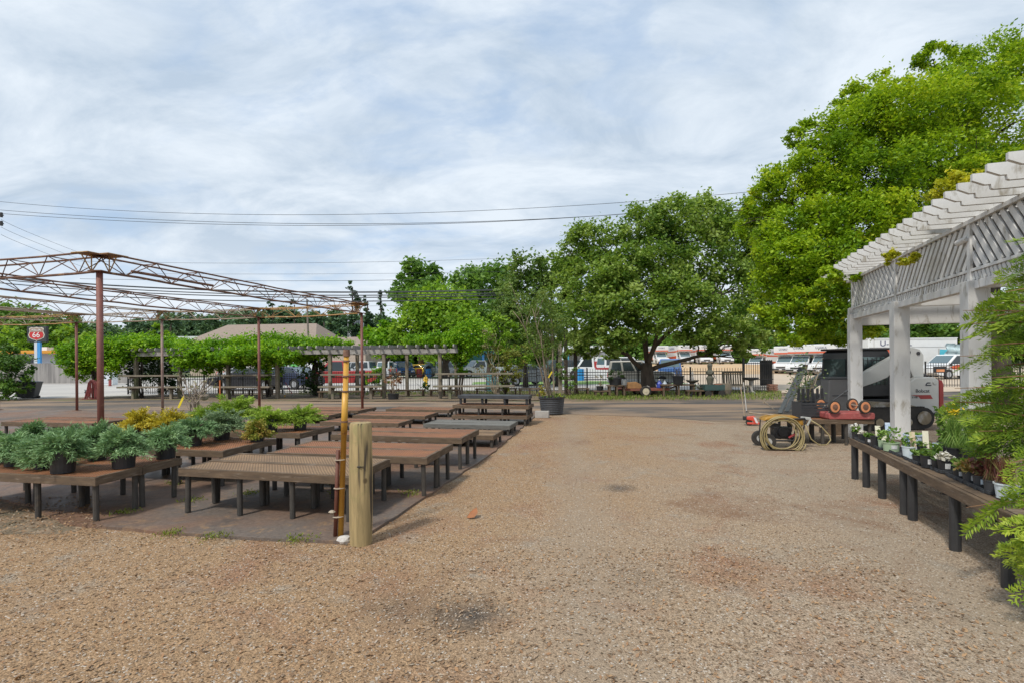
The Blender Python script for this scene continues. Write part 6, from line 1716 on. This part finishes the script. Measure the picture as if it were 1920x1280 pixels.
# ---------------------------------------------------------------- buildings
m_tan = M('tan_siding', (.48,.39,.31), (.43,.35,.28), .85, 1.2, .1, 20); m_shing = M('brown_shingles', (.30,.235,.19), (.24,.19,.155), .9, 2.5, .4, 12, stretch=(1,1,4))
m_gwall = M('grey_metal_wall', (.20,.21,.22), (.17,.175,.185), .6, .8, .1, 20); m_wroof = M('white_metal_roof', (.74,.78,.80), (.66,.70,.72), .5, .6)
m_wwall = M('white_wall', (.60,.63,.68), (.52,.55,.60), .7, .8); m_orband = M('orange_band', (.72,.32,.03), (.62,.27,.03), .5, 2)
m_dwin = paint('dark_window', (.03,.04,.05), .1, .05)
def gable(name, label, cat, loc, rz, w_, dep, hw_, hr, wall, roof, hip=0, over=.4, wins=()):
    """ridge along local x"""
    t = thing(name, label, cat, loc, rz)
    mb = MB(); mb.box((0,0,hw_/2),(w_,dep,hw_))
    x = w_/2
    for s in (-1,1): mb.add([(s*(x-.002),-dep/2,hw_),(s*(x-.002),dep/2,hw_),(s*(x-.002)-s*hip,0,hr-.1)], [(0,1,2)])
    obj('wall', mb, wall, t)
    mb = MB(); o = over; y = dep/2+o; zb = hw_-.12
    for s in (-1,1):
        a = [(-x-o,s*y,zb),(x+o,s*y,zb),(x+o-hip,0,hr),(-x-o+hip,0,hr)]
        mb.add(a + [(p_[0],p_[1],p_[2]+.14) for p_ in a], [(0,1,2,3),(7,6,5,4),(0,4,5,1),(1,5,6,2),(2,6,7,3),(3,7,4,0)])
    if hip:
        for s in (-1,1): mb.add([(s*(x+o),-y,zb+.13),(s*(x+o),y,zb+.13),(s*(x+o-hip),0,hr+.13)], [(0,1,2)])
    obj('roof', mb, roof, t)
    for (wx_, wz, ww, wh) in wins:
        mb = MB(); mb.box((wx_,-dep/2-.02,wz),(ww+.16,.06,wh+.16)); f_ = obj('window', mb, m_wwall, t)
        mb = MB(); mb.box((wx_,-dep/2-.05,wz),(ww,.03,wh)); obj('pane', mb, m_dwin, f_)
    return t
gable('office_building', 'wide tan building with a brown shingled roof behind the vine arbor', 'building', at(510, 82, 0), R(-6), 19, 11, 4.7, 7.6, m_tan, m_shing, hip=3, over=.8, wins=[(-6,1.9,2.2,1.7),(-2.5,1.9,1.2,2.2),(1.5,1.9,1.2,2.2),(5,1.9,2.2,1.7)])
gable('office_building', 'smaller pinkish tan building with a gable, behind the bare arbor', 'building', at(655, 74, 0), R(-14), 9, 7, 3.6, 5.1, M('pinkish_siding', (.46,.37,.31), (.41,.33,.28), .85, 1.2), m_shing, over=.5)
t = thing('warehouse', 'long grey metal warehouse with a white roof edge far left', 'building', at(385, 112, 0), R(3))
mb = MB(); mb.box((0,6,3.3),(26,12,6.6)); obj('wall', mb, m_gwall, t)
mb = MB(); mb.box((-4,5.9,7.1),(17.6,12.6,.9)); obj('roof', mb, m_wroof, t); mb = MB(); mb.box((9.5,6,6.75),(8.6,12.3,.3)); obj('parapet', mb, m_gwall, t)
t = thing('warehouse', 'low white-roofed shed beyond the fuel station', 'building', at(235, 118, 0), R(2))
mb = MB(); mb.box((0,6,2.7),(24,12,5.4)); obj('wall', mb, m_gwall, t); mb = MB(); mb.box((0,5.8,6.3),(25,12.6,1.6)); obj('roof', mb, m_wroof, t)
t = thing('fuel_station', 'white fuel station shop with an orange roof band behind the grey board fence', 'building', at(92, 63, 0), R(3))
mb = MB(); mb.box((0,4,1.55),(8.6,8,3.1)); obj('wall', mb, m_wwall, t)
mb = MB(); mb.box((-.3,3.4,3.25),(9.6,9.4,.36)); obj('roof_band', mb, m_orband, t, bevel=.03)
mb = MB(); mb.box((-2.4,2.5,3.62),(1.3,1.2,.6)); obj('roof_unit', mb, m_wroof, t)
for x in (-3.6,-2.3): 
    mb = MB(); mb.box((x,-.02,1.9),(1.0,.05,1.3)); obj('window', mb, m_dwin, t)
t = thing('price_sign', 'small black fuel price panel with white figures in front of the fuel station', 'sign', at(120, 58, 0))
mb = MB(); mb.box((0,0,2.2),(.80,.08,.5)); obj('panel', mb, m_trim, t); mb = MB(); mb.tube([(0,.05,0),(0,.05,2)],.04,8); obj('pole', mb, m_trim, t)
text('lettering', '139', .36, (0,-.05,2.2), (R(90),0,0), m_wtx, t)
t = thing('fuel_sign', 'black roadside fuel sign with a red shield reading 66 on a blue and white pole', 'sign', at(71.5, 55, 0))
z0 = P(71, 641, 55).z; z1 = P(71, 612, 55).z; w_ = 36*55/F
zc = (z0+z1)/2; hh = z1-z0
mb = MB(); mb.box((0,0,zc),(w_,.30,hh)); obj('board', mb, M('sign_black', (.03,.033,.036), (.04,.04,.042), .5), t, bevel=.03)
def shield(k): return [(x*k*w_, z*k*hh) for x, z in ((-.36,.34),(-.25,.40),(-.12,.37),(0,.42),(.12,.37),(.25,.40),(.36,.34),(.33,.16),(.40,-.05),(.36,-.22),(.2,-.32),(.07,-.36),(0,-.42),(-.07,-.36),(-.2,-.32),(-.36,-.22),(-.40,-.05),(-.33,.16))]
mb = MB(); mb.prism([(x, zc+z) for x, z in shield(1.06)], -.17, -.15); obj('shield_border', mb, M('sign_cream', (.72,.66,.55), None, .5), t)
mb = MB(); mb.prism([(x, zc+z) for x, z in shield(.96) if z < .1*hh or True], -.185, -.165); obj('shield', mb, M('sign_dark_tan', (.35,.25,.20), None, .5), t)
red_ = [(x*w_*.92, z*hh*.92) for x, z in ((-.34,.13),(.34,.13),(.40,-.05),(.36,-.22),(.2,-.32),(.07,-.36),(0,-.42),(-.07,-.36),(-.2,-.32),(-.36,-.22),(-.40,-.05))]
mb = MB(); mb.prism([(x, zc+z) for x, z in red_], -.20, -.18); obj('red_field', mb, M('sign_red', (.55,.03,.03), None, .5), t)
text('lettering', 'PHILLIPS', hh*.17, (0,-.195,zc+hh*.24), (R(90),0,0), m_wtx, t, sx=.95)
text('lettering', '66', hh*.46, (0,-.21,zc-hh*.07), (R(90),0,0), m_wtx, t, sx=1.1, ext=.004)
mb = MB(); mb.box((-.16,0,z0/2),(.30,.2,z0)); obj('pole', mb, m_wwall, t); mb = MB(); mb.box((.16,0,z0/2),(.30,.2,z0)); obj('pole', mb, M('sign_blue', (.05,.28,.62), (.08,.34,.66), .5, 2), t)
# grey board fence
a, b = XZ(-120, 50), XZ(268, 47.5)
t = thing('board_fence', 'weathered grey board fence in front of the fuel station', 'fence', a, math.atan2(b.y-a.y, b.x-a.x))
Lf = (b-a).length; mb = MB(); k = int(Lf/.16)
for i in range(k): mb.box((.08+.16*i, random.uniform(-.008,.008), .93+random.uniform(-.03,.03)), (.15,.02,1.86))
obj('boards' if False else 'board_panel', mb, M('grey_boards', (.33,.31,.295), (.19,.18,.175), .9, 1.1, .3, 20, stretch=(1,1,.1), lo=.42, hi=.58), t)
mb = MB(); mb.box((Lf/2,.05,.4),(Lf,.04,.09)); mb.box((Lf/2,.05,1.5),(Lf,.04,.09)); obj('rail', mb, m_wood_grey, t)
t = thing('white_box', 'white panelled utility box at the right of the grey board fence', 'box', at(207, 43))
mb = MB(); mb.box((0,0,.65),(.75,.6,1.25)); obj('cabinet', mb, m_wroof, t, bevel=.02); mb = MB(); mb.box((0,-.31,.65),(.62,.02,1.0)); obj('door', mb, m_wwall, t)
simple('red_bollard', 'short dark red bollard next to the white utility box', 'bollard', at(206, 41), [('shaft', lambda mb: mb.tube([(0,0,0),(0,0,.5)], .10, 10), m_redw, {}), ('cap', lambda mb: mb.lathe([(.10,.5),(.06,.55),(.001,.57)], 10), m_redw, {})])
# shops behind the tree
t = thing('fuel_canopy', 'white fuel canopy with an orange panel glimpsed left of the tree trunk', 'canopy', at(1098, 66, 0), R(4))
mb = MB(); mb.box((0,3,3.2),(6.5,6,.7)); obj('roof', mb, m_wroof, t); mb = MB(); mb.box((-.6,-.03,3.2),(1.7,.06,.66)); obj('orange_panel', mb, m_orband, t)
for x in (-2.9,-1.2,1.5,2.9): mb = MB(); mb.box((x,.6,1.42),(.4,.4,2.85)); obj('pillar', mb, m_wroof, t)
mb = MB(); mb.box((-2.3,.1,1.6),(.35,.3,3.1)); obj('blue_column', mb, M('cyan_panel', (.05,.36,.55), None, .5), t)
mb = MB(); mb.box((1.2,5,1.4),(6,.3,2.8)); obj('back_wall', mb, m_wwall, t)
for x in (-.3,1.2): mb = MB(); mb.box((x,.6,.8),(.7,.5,1.6)); obj('pump', mb, c_red, t, bevel=.03)
t = thing('shop', 'teal shop front with blue posts and a red banner behind the maple bush', 'shop', at(893, 68, 0), R(4))
mb = MB(); mb.box((0,3,1.9),(4.6,5,3.8)); obj('wall', mb, M('teal_wall', (.03,.13,.13), (.04,.16,.15), .6), t)
for x in (-2.0,.9): mb = MB(); mb.box((x,.35,1.7),(.28,.28,3.4)); obj('blue_post', mb, M('sky_blue', (.03,.24,.62), None, .5), t)
mb = MB(); mb.box((-1.5,.42,2.6),(.5,.08,2.2)); obj('red_banner', mb, c_red, t)
mb = MB(); mb.tube([(0,.42,2.9),(0,.38,2.9)], .42, 18); mb.v = [(x*1.5, y, 2.9+(z-2.9)*.55) for x, y, z in mb.v]; obj('oval_sign', mb, c_yel, t)
for px, d, lab, m, nm in ((786,56,'red steel drum near the yellow vehicle',c_red,'drum'),(803,55,'blue plastic drum near the silver SUV',M('drum_blue', (.03,.2,.5), None, .5),'drum'),(1088,44,'bright blue bin behind the fence, left of the tow truck',M('bin_blue', (.02,.26,.62), None, .5),'bin'),(922,28.8,'teal barrel behind the mossy shelf',M('teal_barrel', (.10,.27,.29), None, .5),'barrel')):
    simple(nm, lab, nm, at(px, d), [('body', lambda mb: mb.lathe([(.30,0),(.32,.3),(.30,.33),(.32,.6),(.30,.63),(.31,.92),(.28,.94)], 16), m, {}), ('lid', lambda mb: mb.lathe([(.28,.94),(.28,.97),(.001,.975)], 16), m, {})])
simple('fire_hydrant', 'yellow fire hydrant beyond the fence by the low shrub', 'hydrant', at(798, 36), [('body', lambda mb: mb.lathe([(.16,0),(.16,.05),(.11,.06),(.11,.5),(.15,.52),(.15,.56),(.10,.62),(.03,.7),(.03,.76)], 14), c_yel, {}), ('outlet', lambda mb: mb.tube([(-.2,0,.42),(.2,0,.42)], .05, 10), c_yel, {})])

# ---------------------------------------------------------------- poles and wires
m_wire = M('cable', (.04,.045,.05), None, .6); m_pole = M('utility_pole', (.20,.17,.14), (.15,.13,.11), .9, 4, .4)
def wire(pts, r, label, group=None):
    """pts: (px, py, d) three points or more; smooth curve through them"""
    q = [P(*p_) for p_ in pts]; n = 28
    ts = np.linspace(0, 1, len(q)); out = []
    for k in range(n+1):
        t_ = k/n; v = Vector((0,0,0))
        for i in range(len(q)):
            l = 1.0
            for j in range(len(q)):
                if i != j: l *= (t_-ts[j])/(ts[i]-ts[j])
            v += q[i]*l
        out.append(v)
    mb = MB(); mb.tube(out, r, 5)
    return tag(obj('power_line', mb, m_wire, loc=out[0]), label, 'cable', group)
wire([(-60,372,44),(600,403,38),(1500,351,34)], .016, 'topmost thin power line crossing above the trees')
wire([(-60,389,44),(640,420,38),(1420,380,34)], .018, 'upper line of the close pair below the topmost power line', 'close pair of power lines')
wire([(-60,396,44),(650,423,38),(1420,377,34)], .018, 'lower line of the close pair below the topmost power line', 'close pair of power lines')
for k, (y0, y1, y2, r, lab) in enumerate(((519,549,545,.05,'thickest black cable, top of the bundle behind the steel frame'),(524,555,551,.034,'second black cable of the bundle, just under the thickest'),(531,559,555,.034,'third black cable of the bundle behind the steel frame'),(543,567,561,.034,'lowest black cable of the bundle behind the steel frame'))):
    wire([(-40,y0-4,36),(420,y0+ (y1-y0)*.86,35),(960,y2-2,34)], r, lab)
wire([(120,489,60),(600,493,60),(1100,478,60)], .016, 'faint distant power line below the close pair')
wire([(120,512,60),(600,514,60),(1000,508,60)], .014, 'faint distant power line, second below the close pair')
wire([(150,523,60),(500,527,58),(800,524,58)], .022, 'dark distant power line passing above the steel frame')
for k, lab in enumerate(('upper of three service wires slanting down from the left pole','middle of three service wires slanting down from the left pole','lower of three service wires slanting down from the left pole')):
    wire([(2,412+14*k,40),(70,443+13*k,46),(170,482+12*k,60)], .013, lab)
wire([(300,588,70),(620,576,66),(960,570,62)], .016, 'thin distant wire in front of the bright round tree')
t = thing('utility_pole', 'thin utility pole rising behind the tan building', 'pole', at(580, 72, 0))
mb = MB(); mb.tube([(0,0,0),(-.25,0,P(576,562,72).z)], [.17,.11], 10); obj('shaft', mb, m_pole, t); mb = MB(); mb.box((-.24,0,P(576,572,72).z),(1.6,.1,.1)); obj('crossarm', mb, m_pole, t)
t = thing('utility_pole', 'utility pole with insulators at the left frame edge', 'pole', at(-6, 40, 0))
mb = MB(); mb.tube([(0,0,0),(0,0,P(0,395,40).z)], [.17,.12], 10); obj('shaft', mb, m_pole, t)
mb = MB(); 
for y in (404,420): mb.box((.2,0,P(0,y,40).z),(.8,.08,.08)); mb.tube([(.45,0,P(0,y,40).z-.15),(.45,0,P(0,y,40).z+.2)],.09,8); mb.tube([(.25,0,P(0,y,40).z-.1),(.25,0,P(0,y,40).z+.15)],.06,8)
obj('insulator', mb, m_trim, t)
t = thing('billboard', 'pale grey billboard seen from behind among the conifers', 'billboard', at(666, 98, 0))
zt_ = P(666,602,98).z
mb = MB(); mb.box((0,0,zt_-1.5),(2.6,.2,3.2)); mb.box((.9,-.1,zt_-2.0),(1.6,.2,3.2)); obj('panel', mb, m_wwall, t)
mb = MB()
for k in range(6): mb.box((-1.2+.5*k,-.14,zt_-1.7),(.06,.08,3.4))
mb.tube([(0,.3,0),(0,.3,zt_-2)],.2,8); obj('frame', mb, m_gwall, t)

vehicle('parked_car', 'white car on the pale lot between the tub planter and the shade tree', 'car', at(1068, 52), R(175), 4.4, 1.8, CARt, CARg, c_wh, .33, group=lot)
vehicle('parked_van', 'white van standing behind the tow truck, left of the shade tree trunk', 'van', at(1165, 58), R(20), 5.2, 1.95, VANt, VANg, c_wh, .36, group=lot)
vehicle('parked_suv', 'dark grey SUV beyond the fence under the left edge of the shade tree', 'suv', at(1040, 47), R(-165), 4.6, 1.85, SUVt, SUVg, c_drk, .35, group=lot)
# ---------------------------------------------------------------- trees
random.seed(71); rng = np.random.default_rng(71)
lf_main = leafmat('shade_tree_leaves', [(.05,.11,.018),(.115,.21,.03),(.21,.325,.055),(.31,.42,.095),(.40,.50,.16)], .46)
lf_right = leafmat('lime_leaves', [(.065,.14,.01),(.15,.28,.012),(.26,.40,.018),(.37,.51,.025),(.47,.54,.035)], .44)
lf_brt = leafmat('bright_leaves', [(.07,.16,.015),(.15,.29,.025),(.25,.41,.04),(.37,.52,.06)], .45)
lf_mid = leafmat('mid_leaves', [(.055,.13,.025),(.105,.215,.038),(.165,.295,.055),(.24,.38,.08)], .42)
lf_dark = leafmat('dark_needles', [(.035,.075,.04),(.055,.11,.055),(.08,.15,.07),(.11,.19,.085)], .25)
lf_far = leafmat('hazed_far_leaves', [(.07,.13,.075),(.10,.18,.095),(.14,.23,.115),(.18,.27,.13)], .25)  # distance haze put into the colour: paler, bluer leaves
b = XZ(1214, 25.2)
mainb = [(1115,448,26,46,38),(1112,520,25.5,56,46),(1098,590,24.6,52,44),(1160,565,23.6,56,44),(1215,425,26.2,54,38),(1265,408,26.2,56,36),(1322,404,27,52,32),(1235,500,25.2,66,50),(1310,480,26,62,52),(1382,455,27,42,46),(1372,540,26,46,50),(1295,575,24.2,60,46),(1225,590,23.2,54,34),(1362,612,25,54,30),(1165,628,23.6,44,24),(1105,640,25,34,26),(1310,632,24.2,44,18),(1400,650,24.8,30,18),(1418,600,26,34,42),(1180,500,24.4,44,40),(1265,540,23.8,46,30),(1080,560,26.5,30,30),(1345,430,25.6,30,26),(1085,664,25,22,12),(1140,662,24,24,12),(1388,672,25,22,10),(1330,658,24.5,22,10),(1420,500,27,34,48),(1430,440,27.5,30,36),(1432,560,26.5,26,40),(1150,520,24,46,36),(1072,480,26.5,30,36),(1058,530,27,28,36),(1440,620,26.5,28,30),(1405,400,27.5,26,26)]
tree('shade_tree', 'big spreading shade tree with a low forked trunk just inside the fence', 'tree', b,
     [b, b+Vector((.02,0,.5)), b+Vector((-.03,0,1.1)), b+Vector((-.02,0,1.5))], .42, pblobs(mainb, .9), lf_main, m_bark, 210, .17, clump=.62, sub=75, shell=.55, limb_r=.13, twigs=2, zmin=1.7)
b = Vector((13.4, 14.4, 0))
rb = [(1845,132,15,70,46),(1930,125,15,54,54),(1775,190,14.2,76,50),(1900,230,14,80,80),(1690,228,14,96,64),(1600,255,14,70,56),(1555,305,14,66,52),(1485,345,14.6,52,36),(1440,372,15,42,34),(1650,335,13.2,84,54),(1760,295,13.5,84,50),(1520,425,13.6,66,48),(1620,410,12.9,74,42),(1700,405,13.1,56,28),(1478,490,13.2,54,52),(1565,490,12.3,64,42),(1452,560,13.2,36,52),(1530,560,12.5,54,46),(1500,620,12.7,44,24),(1562,522,10.4,34,24),(1590,575,12.2,30,30),(1640,470,11.4,34,20),(1890,330,13,60,40),(1800,330,12.6,44,24),(1750,112,15,34,26),(1640,170,14.6,34,24),(1700,480,13.5,60,40),(1560,380,14.5,50,40),(1540,520,14.5,70,60),(1480,580,14.5,50,46),(1420,420,15,34,40),(1560,620,13.6,46,26),(1610,600,13.2,40,30),(1640,420,14.5,80,50),(1600,190,15,34,26),(1500,250,15,30,24),(1470,430,14,46,40),(1540,470,13.4,50,40),(1440,500,14,30,40),(1500,530,13.4,50,40)]
tree('lime_tree', 'tall bright lime-green tree spreading above the white pergola', 'tree', b,
     [b, b+Vector((-.1,0,1.5)), b+Vector((-.3,0,3)), b+Vector((-.5,.1,4.6))], .30, pblobs(rb, 1.0), lf_right, m_barkd, 760, .095, clump=.55, sub=110, shell=.66, limb_r=.12, twigs=2, zmin=1.9, aspect=.5)
def t2(name, label, px, d, blobs, leaf, per, size, bark=None, tr=.2, th=None, **kw):
    b_ = XZ(px, d); bl = pblobs(blobs); zc = min(c[2]-r[2]*.3 for c, r in bl)
    th = th or max(.6, zc)
    return tree(name, label, 'tree', b_, [b_, b_+Vector((0,0,th*.5)), b_+Vector((.05,0,th))], tr, bl, leaf, bark or m_barkd, per, size, **kw)
t2('broad_tree', 'tall open-topped tree with dark leaf tufts above the bright round tree', 790, 62, [(788,505,62,30,22),(765,540,62,32,26),(812,548,61,34,30),(785,560,61,44,28),(800,520,62,26,22),(760,520,62,14,10)], lf_mid, 22, .55, tr=.35, twigs=3, clump=.7, group='trees beyond the fence')
t2('broad_tree', 'bright green round tree directly behind the bare timber arbor', 835, 54, [(800,600,54,52,34),(850,610,53,50,36),(830,570,55,50,34),(770,625,53,36,28),(880,640,53,34,26),(820,650,52.5,44,20),(790,575,55,34,28),(860,570,56,30,22)], lf_brt, 34, .42, tr=.4, clump=.85, group='trees beyond the fence')
t2('broad_tree', 'yellow-green spreading tree right of the slim red post', 722, 56, [(705,615,56,26,22),(735,635,55,36,20),(690,635,56,16,18),(755,650,54.5,26,16),(720,655,55,30,14)], lf_vine, 34, .42, tr=.3, clump=.85, group='trees beyond the fence')
t2('broad_tree', 'dark rounded tree on the skyline behind the cable bundle', 910, 78, [(915,532,78,42,30),(878,528,80,30,24),(945,532,76,26,28),(905,580,76,46,30),(950,600,74,30,30),(870,570,78,24,20)], lf_mid, 20, .6, tr=.4, clump=.85, group='trees beyond the fence')
t2('broad_tree', 'slender yellow-green tree left of the big shade tree', 985, 33, [(985,500,33,28,26),(1005,540,33,34,34),(970,560,33,34,40),(1010,600,32.5,34,32),(960,620,32.5,28,32),(940,585,33,20,26),(985,640,32,36,20),(1025,520,33.5,20,24)], leafmat('olive_leaves', [(.05,.11,.02),(.10,.18,.035),(.16,.25,.055),(.22,.30,.085)], .38), 85, .24, tr=.16, twigs=3, clump=.9, group='trees beyond the fence')
t2('broad_tree', 'green leafy tree above the mossy shelf between arbor and tub', 915, 30, [(920,645,30,30,22),(945,620,30,32,26),(890,650,29.5,22,16),(975,665,29.5,26,18),(920,600,31,26,20)], lf_brt, 95, .22, tr=.14, twigs=2, group='trees beyond the fence')
t2('broad_tree', 'leafy tree filling the gap behind the big tub and the shade tree', 1045, 34, [(1035,500,35,28,34),(1040,560,34,34,40),(1050,620,33.5,34,34),(1030,650,33,30,18),(1065,500,35,24,30)], lf_main, 80, .25, tr=.15, group='trees beyond the fence')
def conifer_far(px, d, ytop, wpx, label, leaf=None, gap=1.0):
    b_ = XZ(px, d); zt = P(px, ytop, d).z; w_ = wpx*d/F
    bl = []
    for k in range(9):
        f = .22+.76*k/8; z = zt*f; r = w_*(1.05-f)*.9+.25
        bl.append(((b_.x+random.uniform(-.3,.3)*w_, b_.y, z), (r, r, zt*.06)))
    tree('pine_tree', label, 'tree', b_, [b_, b_+Vector((0,0,zt*.5)), b_+Vector((0,0,zt*.97))], .22, bl, leaf or lf_dark, m_barkd, 26*gap, .55, group='conifers on the skyline', limbs=False, clump=.9)
conifer_far(662, 96, 534, 22, 'tall dark pine above the pale billboard')
conifer_far(690, 100, 560, 20, 'dark pine just right of the tallest pine')
conifer_far(638, 104, 585, 24, 'dark pine left of the pale billboard')
conifer_far(715, 98, 548, 14, 'narrow sparse conifer at the edge of the yellow-green tree', gap=.4)
conifer_far(512, 118, 566, 18, 'dark conifer over the ridge of the tan building, left')
conifer_far(553, 116, 568, 22, 'dark conifer over the ridge of the tan building, right')
conifer_far(608, 110, 596, 26, 'low dark conifer right of the tan building ridge')
conifer_far(905, 100, 520, 10, 'thin spruce tip poking above the skyline trees')
t2('broad_tree', 'large leafy tree behind the fuel sign at the far left', 30, 84, [(10,600,84,50,30),(60,605,84,44,28),(-30,610,84,40,40),(35,635,83,60,28),(95,632,83,24,22)], lf_mid, 18, .6, tr=.4, clump=.85, group='trees at far left')
t2('broad_tree', 'bright green tree left of the fuel sign', 22, 70, [(20,640,70,26,22),(5,650,70,22,22),(40,655,69.5,18,16)], lf_brt, 26, .45, tr=.25, group='trees at far left')
t2('broad_tree', 'bright green tree right of the fuel sign', 112, 72, [(105,648,72,22,16),(128,640,72,24,22),(150,630,72,20,24),(165,650,71.5,22,18)], lf_brt, 26, .45, tr=.25, group='trees at far left')
t2('broad_tree', 'tree with a feathery crown rising behind the slim rusty post', 135, 92, [(125,605,92,26,18),(145,620,91,26,18),(110,620,92,20,16)], lf_mid, 20, .55, tr=.25, group='trees at far left')
t2('broad_tree', 'small bright tree in front of the grey warehouse', 300, 88, [(298,622,88,18,14),(310,634,87,14,12),(285,636,88,16,12)], lf_brt, 28, .5, tr=.2, group='trees at far left')
t2('broad_tree', 'dark tree at the left end of the grey warehouse', 320, 100, [(322,605,100,20,16),(345,600,104,22,12),(262,612,104,22,16)], lf_far, 22, .6, tr=.25, group='trees at far left')
# woods
def woods(name, label, spans, leaf, per, size):
    bl = []
    for (px0, px1, y0, y1, d) in spans:
        n = max(3, int((px1-px0)/22))
        for i in range(n+1):
            px = px0+(px1-px0)*i/n; y = y0+(y1-y0)*i/n + random.uniform(-5,5)
            zt = P(px, y, d).z; dd = d*random.uniform(.97,1.06)
            for f in (.25,.55,.82):
                bl.append(((XZ(px+random.uniform(-6,6), dd).x, dd+random.uniform(-3,3), zt*f), (26*d/F, 26*d/F, max(1.5, zt*.22))))
    C, T = blob_leaves(bl, per, size, clump=.8)
    k = C[:,2] > .3; C, T = C[k], T[k]
    U, V = leaf_frames(len(C), size, .7)
    o = leaf_mesh(name, C, U, V, T, leaf); tag(o, label, 'woods'); o['kind'] = 'stuff'
woods('distant_woods', 'haze-tinted wooded ridge on the skyline at left', [(-80,210,598,612,150),(205,330,618,606,165),(330,480,598,596,160),(470,720,588,596,150)], lf_far, 7, 1.15)
woods('woods', 'green wood behind the rental trucks', [(1240,1480,632,628,112),(1480,1700,618,600,104),(1690,1930,596,588,98),(1920,2150,585,580,96)], lf_mid, 11, .8)
woods('woods', 'green wood filling the gaps behind the fenced lots', [(690,1240,640,632,112)], lf_mid, 9, .85)
